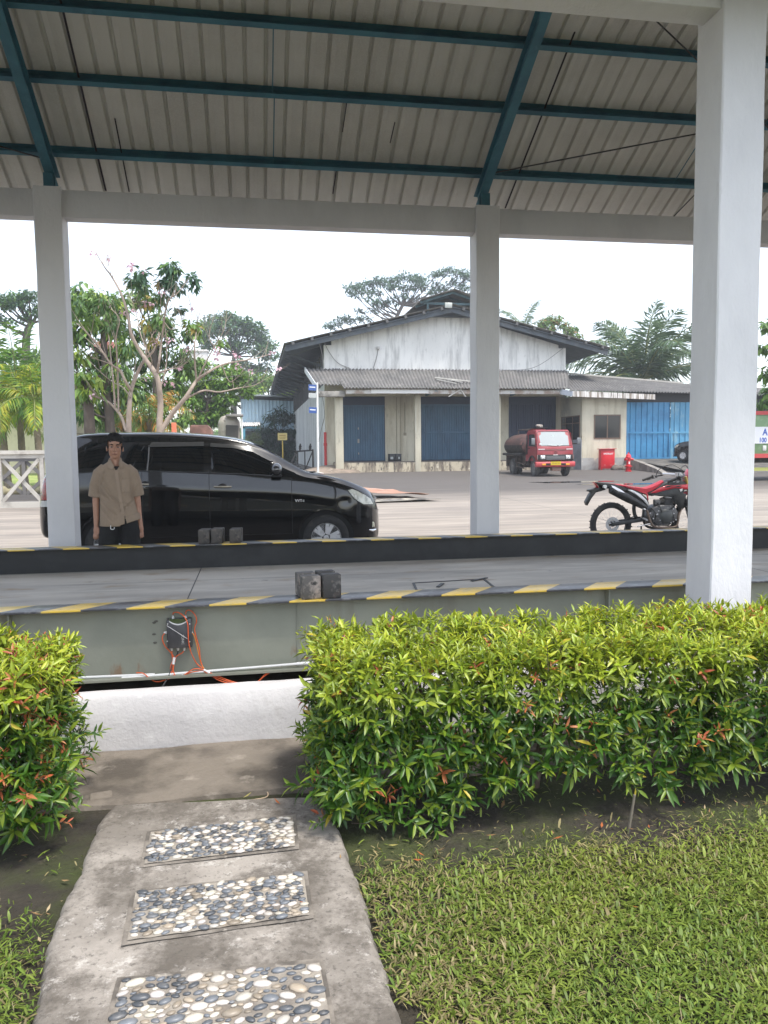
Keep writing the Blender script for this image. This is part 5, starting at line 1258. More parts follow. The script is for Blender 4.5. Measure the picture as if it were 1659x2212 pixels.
# lower edge: left front falls longer, right front swings aside
for i, (x, y, z) in enumerate(sv_.v):
    if z < .86 and abs(x-.036) < .27: sv_.v[i] = (x, y, z+.05*max(0, (x-.06)/.2)-.012*(x < .05))
# the front opening below the last button
sv_.f = [f for f in sv_.f if not (np.mean([sv_.v[i][1] for i in f]) < -.06 and np.mean([sv_.v[i][2] for i in f]) < .885 and abs(np.mean([sv_.v[i][0] for i in f])-(.112+.10*(.885-np.mean([sv_.v[i][2] for i in f])))) < .30*(.885-np.mean([sv_.v[i][2] for i in f]))*.55) and not np.mean([sv_.v[i][2] for i in f]) > 1.440 and not (np.mean([sv_.v[i][1] for i in f]) < 0 and np.mean([sv_.v[i][2] for i in f]) > 1.335 and abs(np.mean([sv_.v[i][0] for i in f])-.024) < (np.mean([sv_.v[i][2] for i in f])-1.335)*.55)]
shirt = build(sv_, 'shirt', KH, pp, world=False, smooth=180)
KH2 = mat('khaki_collar', (.30,.228,.168), .9, bump=[(260, .25, (1,1,1), .002)])
def fy(x, z):  # front of the shirt at (x, z)
    best = min(((v[0]-x)**2+(v[2]-z)**2, v[1]) for v in sv_.v if v[1] < -.02); return best[1]
c = MB()
c.grid([[(-.068,.0,1.475),(-.078,-.02,1.44)], [(-.062,-.035,1.472),(-.085,-.060,1.415)], [(-.040,-.062,1.455),(-.072,-.090,1.385)], [(-.016,-.080,1.425),(-.045,-.105,1.365)], [(.006,-.094,1.395),(-.012,-.108,1.362)]])
c.grid([[(.068,.0,1.475),(.080,-.02,1.44)], [(.066,-.035,1.470),(.092,-.060,1.410)], [(.056,-.058,1.445),(.098,-.088,1.380)], [(.048,-.072,1.415),(.082,-.104,1.362)]])
c.grid([[(-.066,.02,1.478),(-.078,.02,1.44)], [(-.04,.065,1.485),(-.05,.075,1.44)], [(.04,.065,1.485),(.05,.075,1.44)], [(.066,.02,1.478),(.078,.02,1.44)]])
col_ = build(c, 'collar', KH2, shirt, world=False, smooth=70)
sm = col_.modifiers.new('thick', 'SOLIDIFY'); sm.thickness = .006
m = MB(); pts = [(.040+.072*max(0,(1.36-z)/.5)**1.2, z) for z in np.linspace(1.355, .90, 14)]
m.grid([[(x+.003, fy(x, z)-.005, z), (x-.030, fy(x-.03, z)-.006, z)] for x, z in pts]); pk = build(m, 'placket', KH2, shirt, world=False, smooth=70); sm = pk.modifiers.new('t', 'SOLIDIFY'); sm.thickness = .003
m = MB(); m.grid([[(x, fy(x, z)-.006, z) for z in np.linspace(1.255, 1.13, 6)] for x in np.linspace(.085, .165, 6)]); pk = build(m, 'pocket', KH2, shirt, world=False, smooth=70); sm = pk.modifiers.new('t', 'SOLIDIFY'); sm.thickness = .003
# black T-shirt in the open neck
m = MB(); addtube(m, [ring(1.392,.0,.004,.088,.080), ring(1.36,.01,.0,.11,.092), ring(1.26,.01,.0,.10,.09)]); build(m, 'undershirt', mat('black_cotton', (.012,.012,.013), .9), pp, world=False, smooth=60)
BLK = mat('black_trousers', (.009,.009,.010), .9, layers=[((.016,.016,.016), 6, .45, .65)], bump=[(14, .6, (1,1,.5), .02), (200, .2, (1,1,1), .002)])
m = MB(); addtube(m, [ring(1.0,.01,.005,.165,.12), ring(.86,.015,.005,.180,.118), ring(.78,.02,.0,.192,.118)])
for s in (-1, 1): m.tube([(.015+s*.085,.0,.90), (.022+s*.118,-.005,.70), (.01+s*.135,-.01,.46), (s*.14,.01,.24), (s*.14,.015,.05)], [.115,.122,.105,.092,.085], 18)
tr = remeshed(m, .011, 3)
build(tr, 'trousers', BLK, pp, world=False, smooth=180)
for s in (-1, 1):
    m = MB(); m.ell((s*.14,-.05,.045), (.052,.14,.045), n=16, m=10); m.v = [(x, y, max(z, .004)) for x, y, z in m.v]; build(m, 'shoe', M_RUB, pp, world=False, smooth=60)
q = Vector((-.028, -.152, .765))
cb = MB().tube(crv([q+Vector((-.020,0,.022)), q+Vector((-.022,-.004,-.008)), q+Vector((-.012,-.004,-.018)), q+Vector((.012,-.004,-.016)), q+Vector((.020,-.004,-.004)), q+Vector((.016,-.003,.004))], 20).tolist(), .0042, 7)
w_ = MB(); w_.add([Vector(pp.location)+Vector((v[0]*.88,v[1],v[2])) for v in cb.v], cb.f)
tag(build(w_, 'carabiner', mat('white_metal', (.72,.73,.74), .3, metal=.2), smooth=60), 'small white metal hook hanging below the hem of the khaki shirt', 'key hook')
pp.scale = (.88, .95, 1)
# ------------------------------------------------------------------ warehouse with loading dock
WY, DY = 43.3, 41.3      # wall plane, dock front plane
M_WALLW = None
def stain_wall(name, base, dark, top_z=7.5):
    t = NT(name)
    c = t.mix(base, tuple(b*.88 for b in base), t.ramp(t.noise(.5, (1,1,.6), 6), .42, .6))
    n1 = t.math('MULTIPLY', t.ramp(t.noise(1.5, (1.6,1.6,.22), 8, .65), .48, .64), .7); c = t.mix(c, dark, n1)
    c = t.mix(c, tuple(d*.55 for d in dark), t.math('MULTIPLY', t.ramp(t.noise(6, (1,1,.35), 9, .7), .58, .72), .6))
    t.l(c, t.b.inputs['Base Color']); t.b.inputs['Roughness'].default_value = .9
    b = t.n('ShaderNodeBump'); b.inputs['Strength'].default_value = .3; t.l(t.noise(9), b.inputs['Height']); t.l(b.outputs['Normal'], t.b.inputs['Normal'])
    return t.m
M_GABLE = stain_wall('gable_wash', (.76,.755,.73), (.34,.34,.33))
M_CREAMW = stain_wall('cream_plaster', (.62,.575,.45), (.40,.35,.25))
M_DOCKF = mat('stained_dock', (.50,.44,.33), .95, layers=[((.17,.14,.11), 1.3, .46, .60, (2.2,1,.5)), ((.10,.085,.07), 3.2, .54, .64, (2,1,.8)), ((.62,.57,.46), 2.4, .62, .70)], bump=[(10, .5)])
M_DOCKT = mat('dock_top', (.16,.14,.12), .9, layers=[((.08,.07,.065), 1.5, .45, .6)])
M_DOOR = mat('blue_door', (.045,.115,.185), .55, layers=[((.033,.085,.145), 2, .45, .62, (1,1,.4)), ((.13,.26,.36), 14, .66, .75, (1,1,.15), .7)])
M_DOORB = mat('bright_blue_door', (.055,.25,.46), .5, layers=[((.04,.19,.37), 1.6, .45, .62), ((.10,.34,.52), 8, .6, .72, (1,1,.2), .6)])
M_DOORD = mat('dark_door', (.018,.028,.06), .6)
M_ASB = mat('fibre_cement', (.15,.144,.138), .95, layers=[((.115,.112,.11), .8, .42, .60), ((.25,.24,.225), 2.6, .55, .70, (1,1,1), .8), ((.09,.085,.08), 5, .60, .72)], bump=[(20, .4)])
M_ROOFD = mat('dark_roof_steel', (.055,.07,.085), .6, layers=[((.09,.10,.11), 2, .45, .6)])
M_ROOFT = mat('aged_roof', (.24,.23,.21), .9, layers=[((.14,.13,.12), .7, .45, .6)])
M_ALU = mat('side_cladding', (.74,.76,.75), .7, layers=[((.52,.54,.54), .9, .45, .62, (3,3,.15)), ((.22,.22,.21), 2.5, .6, .72, (2,2,.3), .6)])
wh = thing('warehouse', 'whitewashed gabled warehouse with rusty ribbed porch roof, raised dock and blue doors', 'warehouse', (11.1, DY, gz(DY)))
G0 = gz(DY)
# walls
gl = [(4.0,.3),(4.0,7.38),(4.43,7.38),(4.43,7.66),(11.1,9.30),(11.4,9.27),(17.75,7.55),(17.75,7.36),(18.2,7.36),(18.2,.3)]
build(MB().prism(gl, WY, WY+.25, 'y'), 'gable_wall', M_GABLE, wh)
build(MB().box(4.0, 18.2, WY-.02, WY-.001, .3, 5.55), 'porch_wall', M_CREAMW, wh)
build(MB().box(3.99, 4.12, WY+.251, 79, .3, 6.6), 'side_wall', M_ALU, wh); build(MB().box(18.05, 18.2, WY+.251, 79, .3, 6.6), 'side_wall', M_ALU, wh)
m = MB()
for k in range(60): y = WY+.5+k*.6; m.box(3.955, 3.989, y, y+.06, .45, 5.2)
build(m, 'cladding_ribs', M_ALU, wh)
build(MB().box(3.97, 4.05, WY+.3, 79, 5.25, 6.8), 'louvre_band', M_ROOFD, wh)
for k in range(24): y = WY+.8+k*1.45; build(MB().box(3.90, 3.968, y, y+.10, 5.2, 7.0), 'louvre_post', M_ASB, wh)
build(MB().prism([(4.0,.3),(4.0,6.5),(11.1,9.2),(18.2,6.5),(18.2,.3)], 78.8, 79, 'y'), 'back_wall', M_GABLE, wh)
# main roof: two slopes with dark soffit, plus the raised ridge vent
RX = 11.1
def slope(x0, z0, x1, z1, y0, y1, th, name, mtl, corr=True):
    m = MB(); n = int(abs(x1-x0)/.25) if False else 2
    a, b = Vector((x0,0,z0)), Vector((x1,0,z1)); d = (b-a); u = Vector((-d.z,0,d.x)).normalized(); u = u if u.z > 0 else -u
    P = [a, b, b+u*th, a+u*th]
    m.prism([(p.x, p.z) for p in P], y0, y1, 'y'); return build(m, name, mtl, wh)
slope(1.83, 7.13, RX, 9.40, 42.3, 79.5, .05, 'roof_soffit', M_ROOFD); slope(20.4, 7.13, RX, 9.40, 42.3, 79.5, .05, 'roof_soffit', M_ROOFD)
def corr_roof(p00, p10, p01, p11, waves, amp, name, mtl, parent=wh, nv=8):
    """corrugated sheet between two edges: p00->p10 is the eave (waves along it), p01->p11 the upper edge"""
    p00, p10, p01, p11 = map(Vector, (p00, p10, p01, p11)); nrm = (p10-p00).cross(p01-p00).normalized()
    if nrm.z < 0: nrm = -nrm
    m = MB(); n = waves*6; rows = []
    for i in range(n+1):
        u = i/n; h = amp*cos(2*pi*u*waves); row = []
        for j in range(nv+1):
            v = j/nv; step = .012*(int(v*3.01) if v < .999 else 3)*-1
            q = (p00*(1-u)+p10*u)*(1-v)+(p01*(1-u)+p11*u)*v; row.append((q+nrm*(h-step*0+.02*(1-v)*0)).to_tuple())
        rows.append(row)
    m.grid(rows); o = build(m, name, mtl, parent, smooth=70)
    s = o.modifiers.new('t', 'SOLIDIFY'); s.thickness = .012; s.offset = 0
    return o
corr_roof((1.75,42.2,7.28), (1.75,79.6,7.28), (RX,42.2,9.56), (RX,79.6,9.56), 120, .03, 'roof_sheet', M_ROOFT, nv=2)
corr_roof((20.45,42.2,7.28), (20.45,79.6,7.28), (RX,42.2,9.56), (RX,79.6,9.56), 120, .03, 'roof_sheet', M_ROOFT, nv=2)
M_PUR = mat('weathered_purlin', (.10,.10,.10), .8)
# purlin ends and barge rafters under the front edge
M_TEALW = mat('teal_steel_weathered', (.075,.15,.17), .6, layers=[((.05,.10,.12), 4, .45, .6), ((.13,.09,.06), 9, .6, .7)])
for s in (-1, 1):
    xe = 1.83 if s < 0 else 20.4
    m = MB(); m.bar((xe,42.45,7.02), (RX,42.45,9.28), .12, .26); build(m, 'barge_rafter', M_ROOFD, wh)
    for k in range(9):
        u = (k+.4)/9; x, z = xe+(RX-xe)*u, 7.23+(9.47-7.23)*u; build(MB().cbox((x, 42.6, z-.02), (.14, .9, .16), Matrix.Rotation(s*.24, 3, 'Y')), 'purlin', M_PUR, wh)
    for k in range(12): y = 45+k*2.9; build(MB().bar((4.0 if s < 0 else 18.2, y, 6.4), (2.0 if s < 0 else 20.2, y, 7.1), .08, .12), 'eave_strut', M_ROOFD, wh)
mr = build(MB().box(9.9, 12.3, 43.0, 79, 9.0, 9.35), 'ridge_vent', M_ROOFD, wh)
corr_roof((9.25,41.9,9.72), (9.25,79.6,9.72), (11.13,41.9,10.30), (11.13,79.6,10.30), 120, .03, 'ridge_roof', M_ROOFT, nv=2); corr_roof((13.0,41.9,9.72), (13.0,79.6,9.72), (11.13,41.9,10.30), (11.13,79.6,10.30), 120, .03, 'ridge_roof', M_ROOFT, nv=2)
m = MB()
for x0, x1 in ((9.3,11.13),(12.96,11.13)): m.bar((x0,42.3,9.63), (x1,42.3,10.20), .10, .12); m.bar((x0,43.6,9.63), (x1,43.6,10.20), .10, .12)
for x in (9.75, 12.45): m.bar((x,42.5,9.05), (x,42.5,9.85), .10, .10)
m.bar((9.5,42.5,9.62), (12.8,42.5,9.62), .08, .12)
build(m, 'ridge_frame', M_TEALW, wh)
# porch: posts, dock, beam
def post(x0, x1): build(MB().box(x0, x1, DY-.02, DY+.34, G0-.3, 4.62), 'porch_post', M_CREAMW, wh, bevel=.015)
post(4.36, 4.79); post(8.72, 9.05); post(13.25, 13.58)
build(MB().box(4.05, 4.55, WY-.30, WY-.021, .3, 4.55), 'wall_pier', M_CREAMW, wh)
build(MB().box(4.4, 17.9, DY+.02, WY-.03, G0-.3, .86), 'loading_dock', M_DOCKF, wh); build(MB().box(4.42, 17.9, DY+.01, WY-.03, .8605, .885), 'dock_slab', M_DOCKT, wh)
build(MB().box(4.36, 17.3, DY+.05, DY+.28, 4.46, 4.75), 'porch_beam', M_CREAMW, wh)
build(MB().box(3.35, 4.86, DY-.45, DY-.06, 4.36, 4.66), 'broken_fascia', mat('mouldy_concrete', (.36,.34,.31), .95, layers=[((.14,.13,.12), 2, .45, .6), ((.55,.52,.48), 3, .6, .7)]), wh, bevel=.03)
# porch roof sheets: the left end steps back one sheet, the rest reaches further out
corr_roof((3.30,40.75,4.98), (4.75,40.75,4.98), (2.95,WY-.03,6.06), (4.75,WY-.03,6.06), 8, .04, 'porch_roof', M_ASB)
corr_roof((4.70,40.30,4.78), (17.2,40.30,4.78), (4.45,WY-.04,6.07), (18.3,WY-.04,6.07), 70, .04, 'porch_roof', M_ASB)
build(MB().bar((2.92,WY-.02,6.02), (3.30,40.72,4.90), .03, .28), 'porch_verge', mat('pale_fascia', (.62,.64,.68), .7), wh)
M_FASC = mat('peeling_fascia', (.60,.58,.55), .85, layers=[((.38,.30,.25), 1.6, .45, .56, (1.5,1,1)), ((.24,.30,.36), 2.6, .60, .68, (1,1,1), .8)])
build(MB().box(4.86, 17.0, 40.52, 40.56, 4.50, 4.70), 'porch_fascia', M_FASC, wh)
build(MB().box(6.2, 9.3, 40.48, 40.515, 4.52, 4.72), 'white_board', mat('white_board', (.78,.77,.75), .7), wh)
for x in (9.3, 14.1): build(MB().prism([(40.6,4.48),(41.3,4.44),(41.3,4.56),(40.55,4.64)], x, x+.12, 'x'), 'eave_bracket', M_TEALW, wh)
# slipped sheet and loose battens on the porch roof
q = Vector((10.6,41.3,5.36))
build(MB().bar((9.9,41.55,5.46), (12.6,40.75,5.10), .14, .06).bar((9.95,41.3,5.34), (10.9,40.7,5.08), .10, .05).bar((10.3,41.5,5.42), (11.3,40.9,5.15), .10, .05), 'loose_batten', mat('pale_timber', (.52,.50,.46), .8), wh)
build(MB().bar((10.4,40.50,4.35), (11.05,40.46,4.72), .06, .05).bar((11.05,40.45,4.72), (11.35,40.5,4.35), .06, .05), 'hanging_strip', mat('torn_strip', (.60,.58,.54), .8), wh)
# doors
def ribdoor(x0, x1, z0, z1, y, mtl, pitch=.22, name='sliding_door', rail=None):
    m = MB(); pts = []; x = x0
    while x < x1-.01:
        pts += [(x, y), (x+pitch*.62, y), (x+pitch*.70, y-.05), (x+pitch*.92, y-.05)]; x += pitch
    pts.append((x1, y)); pts = [p for p in pts if p[0] <= x1+1e-6]
    m.grid([[(px, py, z0), (px, py, z1)] for px, py in pts]); d = build(m, name, mtl, wh)
    s = d.modifiers.new('t', 'SOLIDIFY'); s.thickness = .01
    if rail is not None: build(MB().box(x0+.02, x1-.02, y-.075, y-.051, rail-.04, rail+.04), 'door_rail', mtl, d)
    return d
yd = WY-.08
for (x0, x1, mtl, zt, rail) in ((5.03, 7.36, M_DOOR, 3.98, None), (9.48, 12.75, M_DOOR, 4.02, 2.50), (14.75, 17.55, M_DOORD, 4.1, None)):
    build(MB().box(x0-.03, x1+.03, yd-.01, yd+.055, .89, 4.53), 'door_opening', M_DOORD, wh)
    d = ribdoor(x0+.02, x1-.02, .95, zt, yd-.03, mtl, .14 if x0 < 6 or x0 > 9 else .2, 'sliding_door', rail)
    build(MB().box(x0, x1, yd-.05, yd-.011, zt+.0, zt+.08), 'door_track', mtl, d)
    if x0 < 6: build(MB().cbox((5.85, yd-.10, 2.05), (.10,.05,.22)).cbox((5.85, yd-.10, 1.35), (.05,.04,.12)).cbox((5.85, yd-.10, 2.75), (.05,.04,.12)), 'padlock_hasp', mat('hasp', (.30,.28,.25), .5), d)
# wall conduit and switch
build(MB().box(8.05, 8.09, WY-.06, WY-.021, .9, 4.5).box(8.28, 8.31, WY-.06, WY-.021, .9, 4.5).cyl((8.55,WY-.05,2.45), (8.55,WY-.05,4.2), .025).cbox((8.55,WY-.06,2.42), (.14,.08,.16)), 'wall_conduit', mat('old_conduit', (.34,.30,.22), .8), wh)
build(MB().cyl((4.62,WY-.33,.9), (4.62,WY-.33,4.5), .05).cyl((4.55,DY+.1,.5), (4.55,DY+.1,.6), .01), 'down_pipe', M_ROOFD, wh)
# flood lamp and camera on the gable with its cable
fl_ = build(MB().cbox((10.82,42.10,9.47), (.40,.16,.28), Matrix.Rotation(.25, 3, 'X')), 'flood_lamp', mat('flood_lamp', (.62,.64,.60), .3), wh, bevel=.02)
build(MB().cbox((7.05,WY-.10,7.25), (.16,.2,.16)), 'wall_camera', mat('camera_grey', (.45,.44,.42), .5), wh, bevel=.02)
build(MB().tube(crv([(7.05,WY-.03,7.2), (6.95,WY-.03,6.7), (6.75,WY-.03,6.1)], 12).tolist(), .02, 6).tube(crv([(4.0,WY-.2,7.55), (4.25,WY-.2,7.0), (4.75,WY-.1,6.4), (5.4,WY-.05,6.12)], 16).tolist(), .02, 6).tube(crv([(3.65,42.6,7.5), (3.85,42.9,6.9), (3.95,43.2,6.2), (3.9,43.2,6.0)], 14).tolist(), .02, 6).tube(crv([(3.72,DY+.5,4.6), (3.85,DY+.6,3.5), (3.70,DY+1,2.7), (3.55,DY+1,2.0)], 16).tolist(), .02, 6), 'wall_cable', mat('wall_cable', (.25,.24,.23), .7), wh)

# ---- lower office and garage wing to the right of the dock
ax0, ax1, AY = 17.92, 20.55, 40.3
wg = thing('office_wing', 'cream single storey wing with a dark window and tall bright blue gates', 'building', (21, AY, gz(AY)))
z0 = gz(AY)-.1
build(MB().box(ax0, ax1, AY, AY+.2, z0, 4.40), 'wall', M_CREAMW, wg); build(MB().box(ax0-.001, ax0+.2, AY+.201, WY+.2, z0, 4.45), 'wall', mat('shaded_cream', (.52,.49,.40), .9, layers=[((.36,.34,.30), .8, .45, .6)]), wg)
M_SKIRT = mat('grey_skirting', (.40,.40,.385), .9, layers=[((.28,.27,.26), 1.6, .45, .62), ((.60,.56,.46), 2.4, .60, .68), ((.12,.11,.10), 4, .64, .72, (1.5,1,.4))])
build(MB().box(ax0-.02, ax1, AY-.03, AY-.001, z0, .98), 'skirting', M_SKIRT, wg)
build(MB().box(ax0-.02, ax0-.0015, AY+.0, WY, z0, 2.0), 'skirting', mat('blue_grey_dado', (.34,.36,.40), .9, layers=[((.25,.26,.28), 1.2, .45, .6)]), wg)
M_DGL = mat('dark_window_glass', (.020,.020,.022), .12); M_BRN = mat('brown_frame', (.16,.10,.065), .6)
def window(par, x0, x1, z0_, z1_, y, mull=1):
    fr_ = MB(); w = .06
    fr_.box(x0, x1, y-.03, y-.001, z0_, z0_+w).box(x0, x1, y-.03, y-.001, z1_-w, z1_).box(x0, x0+w, y-.03, y-.001, z0_+w, z1_-w).box(x1-w, x1, y-.03, y-.001, z0_+w, z1_-w)
    for k in range(mull): xm = x0+(x1-x0)*(k+1)/(mull+1); fr_.box(xm-.03, xm+.03, y-.028, y-.001, z0_+w, z1_-w)
    w_ = build(fr_, 'window', M_BRN, par); build(MB().box(x0+w, x1-w, y-.014, y-.0015, z0_+w, z1_-w), 'pane', M_DGL, w_); return w_
window(wg, 18.62, 20.20, 2.02, 3.36, AY-.001)
m = MB(); x = ax0-.002
f_ = MB()
for ya, yb_ in ((40.55,40.61),(41.5,41.56),(42.5,42.56),(43.1,43.16)): f_.box(x-.03, x-.001, ya, yb_, 1.75, 3.35)
f_.box(x-.03, x-.001, 40.62, 43.09, 3.29, 3.35).box(x-.029, x-.001, 40.62, 43.09, 2.9, 2.95).box(x-.03, x-.001, 40.62, 43.09, 1.75, 1.81)
w2 = build(f_, 'window', M_BRN, wg); build(MB().box(x-.014, x-.0015, 40.56, 43.15, 1.76, 3.34), 'pane', M_DGL, w2)
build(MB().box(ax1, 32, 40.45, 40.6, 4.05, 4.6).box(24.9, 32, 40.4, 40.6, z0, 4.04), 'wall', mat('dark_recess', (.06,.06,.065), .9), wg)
def gate(x0, x1, mtl):
    d = ribdoor(x0, x1, .88, 4.04, 40.40, mtl, .34, 'gate_leaf', None); d.parent = wg
    build(MB().box(x0, x1, 40.33, 40.349, 2.30, 2.40).box(x0, x1, 40.33, 40.349, .88, .96).box(x0, x0+.07, 40.33, 40.349, .961, 2.299).box(x1-.07, x1, 40.33, 40.349, .961, 2.299), 'gate_frame', mtl, d)
    return d
def reparent(o, p):
    M = wmat(o); o.parent = p; o.matrix_basis = wmat(p).inverted() @ M
for (x0, x1, mtl) in ((20.58, 23.22, M_DOORB), (23.26, 24.88, mat('pale_blue_gate', (.09,.30,.48), .5, layers=[((.25,.42,.50), 3, .5, .64, (1,1,.4))]))):
    wo = wh; d = ribdoor(x0, x1, .88, 4.04, 40.40, mtl, .34, 'gate_leaf', None); reparent(d, wg)
    build(MB().box(x0, x1, 40.33, 40.348, 2.30, 2.40).box(x0, x1, 40.33, 40.348, .88, .96).box(x0, x0+.07, 40.33, 40.348, .961, 2.299).box(x1-.07, x1, 40.33, 40.348, .961, 2.299), 'gate_frame', mtl, d)
build(MB().prism([(ax0,z0),(32,z0),(32,.87),(ax0+.3,.87)], 40.61, 43, 'y'), 'floor_slab', M_DOCKT, wg)
# wing roof continues the porch slope and runs down to the right
o = corr_roof((16.9,39.60,4.62), (25.6,39.75,4.50), (18.3,WY+1.6,6.05), (26.6,WY+1.6,5.45), 48, .04, 'roof_sheet', M_ASB, wg)
o = corr_roof((25.6,39.75,4.50), (32,39.75,4.3), (26.6,WY+1.6,5.45), (32,WY+1.6,5.2), 30, .04, 'roof_sheet', M_ASB, wg)
build(MB().bar((18.3,WY+1.62,6.12), (26.6,WY+1.62,5.52), .18, .10), 'ridge_cap', mat('pale_ridge', (.42,.40,.36), .9), wg)
M_RS = mat('streaked_fascia', (.66,.63,.60), .85, layers=[((.24,.20,.16), 2.2, .46, .60, (3.2,1,.25)), ((.12,.10,.09), 3.2, .56, .66, (3,1,.2))])
build(MB().prism([(17.05,4.30),(21.85,4.14),(21.85,4.42),(17.05,4.60)], 39.55, 39.60, 'y'), 'fascia', M_RS, wg); build(MB().bar((17.05,39.575,4.45), (16.62,40.9,4.70), .05, .28), 'fascia_return', mat('blue_white_board', (.60,.63,.70), .7), wg)

# ---- ramp to the gates and things standing about the yard
M_RAMPC = mat('ramp_concrete', (.30,.275,.24), .9, layers=[((.17,.155,.14), 1.5, .45, .6), ((.42,.39,.34), 4, .6, .7)], bump=[(16, .5)])
m = MB(); yr = np.linspace(33.2, 40.32, 9)
m.grid([[(x, y, max(gz(y)+.008, gz(33.2)+(y-33.2)/(40.32-33.2)*(.87-gz(33.2)))) for y in yr] for x in (20.75, 24, 28, 33)]); tag(build(m, 'ramp', mat('ramp_asphalt', (.125,.115,.10), .95, layers=[((.07,.065,.06), 1.2, .42, .6, (2,.6,1)), ((.20,.185,.15), 2.2, .58, .7)], bump=[(16, .5)]), smooth=60, center=False), kind='structure')
m = MB()
cw = [(20.25,40.2),(19.2,36.2),(18.75,33.1)]
for (xa, ya), (xb, yb_) in zip(cw[:-1], cw[1:]): pass
P = [(20.60,40.25,.98),(20.45,38.9,.84),(20.15,37.0,.62),(19.7,35.2,.46),(19.1,33.6,.34),(18.75,32.9,.28)]
rows = [[(x-.14, y, gz(y)-.05), (x-.14, y, z), (x+.14, y, z), (x+.14, y, gz(y)-.05)] for x, y, z in P]; m.grid(rows); m.add(rows[0], [(0,1,2,3)]); m.add(rows[-1], [(3,2,1,0)])
tag(build(m, 'ramp_wall', M_RAMPC, smooth=40), 'low sloping concrete kerb wall beside the ramp to the blue gates', 'ramp wall')
m = MB(); rr = random.Random(2)
for k in range(9): m.ell((19.85+rr.uniform(-.5,.55), 39.4+rr.uniform(-.2,.2), gz(39.4)+.06), (rr.uniform(.14,.3), rr.uniform(.14,.25), rr.uniform(.10,.26)), n=9, m=6)
tag(build(remeshed(m, .04, 2), 'rubble_heap', mat('dirty_rubble', (.16,.135,.115), .95, layers=[((.07,.06,.05), 4, .45, .6)], bump=[(14, .8)]), smooth=50), 'little heap of dark rubble between the red cabinet and the ramp wall', 'rubble', kind=None)
# hydrant cabinet
HX, HY = at(1310, 1014, 39.7)[0], 39.7; hz = gz(HY)
hc = thing('hydrant_cabinet', 'red steel hydrant cabinet lettered HYDRANT against the cream wall', 'hydrant cabinet', (HX, HY, hz))
RED = mat('signal_red', (.60,.012,.022), .4, layers=[((.5,.01,.018), 2, .45, .62)])
build(MB().cbox((HX,HY,hz+.60), (.80,.32,1.06)), 'cabinet', RED, hc, bevel=.008); build(MB().cbox((HX,HY-.02,hz+1.15), (.94,.44,.035)), 'lid', RED, hc, bevel=.006)
build(MB().cbox((HX+.02,HY-.17,hz+.60), (.70,.02,.96)), 'door', RED, hc, bevel=.006)
m = MB()
for sx in (-1, 1):
    for sy in (-1, 1): m.cbox((HX+sx*.36, HY+sy*.13, hz+.035), (.06,.05,.08))
build(m, 'feet', RED, hc)
build(MB().cbox((HX-.18,HY-.185,hz+.27), (.10,.012,.05)).cbox((HX+.18,HY-.185,hz+.27), (.10,.012,.05)), 'vent', mat('pale_red_vent', (.62,.12,.12), .5), hc)
build(text_mb('HYDRANT', .125, .003, Matrix.Translation((HX+.02, HY-.186, hz+.88)), True, .95), 'lettering', mat('white_letters', (.85,.8,.8), .5), hc)
tag(build(MB().cbox((HX+.18,HY-.05,hz+1.19), (.26,.10,.03), Matrix.Rotation(.3,3,'Z')).cbox((HX+.10,HY-.08,hz+1.185), (.12,.09,.03)), 'paper_scrap', mat('paper', (.55,.52,.50), .9)), 'scrap of pale cloth lying on the red hydrant cabinet', 'scrap')
# pillar hydrant
fx, fyy = at(1357, 1017, 37.2)[0], 37.2; fz = gz(fyy)
fh = thing('fire_hydrant', 'red two outlet fire hydrant standing before the ramp wall', 'fire hydrant', (fx, fyy, fz))
build(MB().lathe([(.17,0),(.17,.05),(.12,.06),(.115,.24),(.19,.25),(.19,.30),(.105,.31),(.10,.70),(.15,.71),(.15,.75),(.13,.77),(.12,.84),(.07,.91),(.03,.93),(.03,1.0),(.001,1.0)], (fx,fyy,fz), (0,0,1), 24), 'barrel', RED, fh, smooth=40)
for s in (-1, 1): build(MB().cyl((fx+s*.08,fyy-.04,fz+.63), (fx+s*.20,fyy-.07,fz+.63), .055, n=12).cyl((fx+s*.20,fyy-.07,fz+.63), (fx+s*.23,fyy-.078,fz+.63), .068, n=8), 'outlet', RED, fh, smooth=40)
build(MB().cbox((fx,fyy-.107,fz+.45), (.07,.008,.13)), 'label', mat('white_label', (.8,.8,.78), .5), fh)
# puddles
M_WET = mat('standing_water', (.03,.028,.026), .03, spec=.6)
for lab, cx_, cy_, ra, rb in (('dark puddle on the yard in front of the tanker truck', 12.3, 28.6, 1.7, .55), ('pale reflecting puddle between the truck and the motorcycle', 13.9, 26.6, 2.2, .5)):
    m = MB(); n = 40; m.add([(cx_+ra*cos(t)*(1+.25*sin(3*t+1)), cy_+rb*sin(t)*(1+.3*cos(2*t)), gz(cy_+rb*sin(t)*(1+.3*cos(2*t)))+.006) for t in np.linspace(0, 2*pi, n, endpoint=False)], [tuple(range(n))])
    tag(build(m, 'puddle', M_WET), kind='structure')
# black crates on the dock
M_CRATE = mat('black_crate', (.014,.015,.017), .4)
for k, (x, lab) in enumerate(((7.62, 'left black plastic crate of the pair on the loading dock'), (7.98, 'right black plastic crate of the pair on the loading dock'))):
    c_ = thing('crate', lab, 'crate', (x, 42.5, .886), 0, 'black crates on the dock')
    build(MB().cbox((x,42.5,1.09), (.335,.4,.40)), 'crate_body', M_CRATE, c_, bevel=.02); build(MB().cbox((x,42.5,1.285), (.35,.42,.05)), 'rim', M_CRATE, c_, bevel=.01)
    build(MB().cbox((x-.02+.05*k,42.293,1.08), (.15 if k == 0 else .08,.01,.13)), 'label', mat('crate_label', (.35,.38,.38), .5), c_)
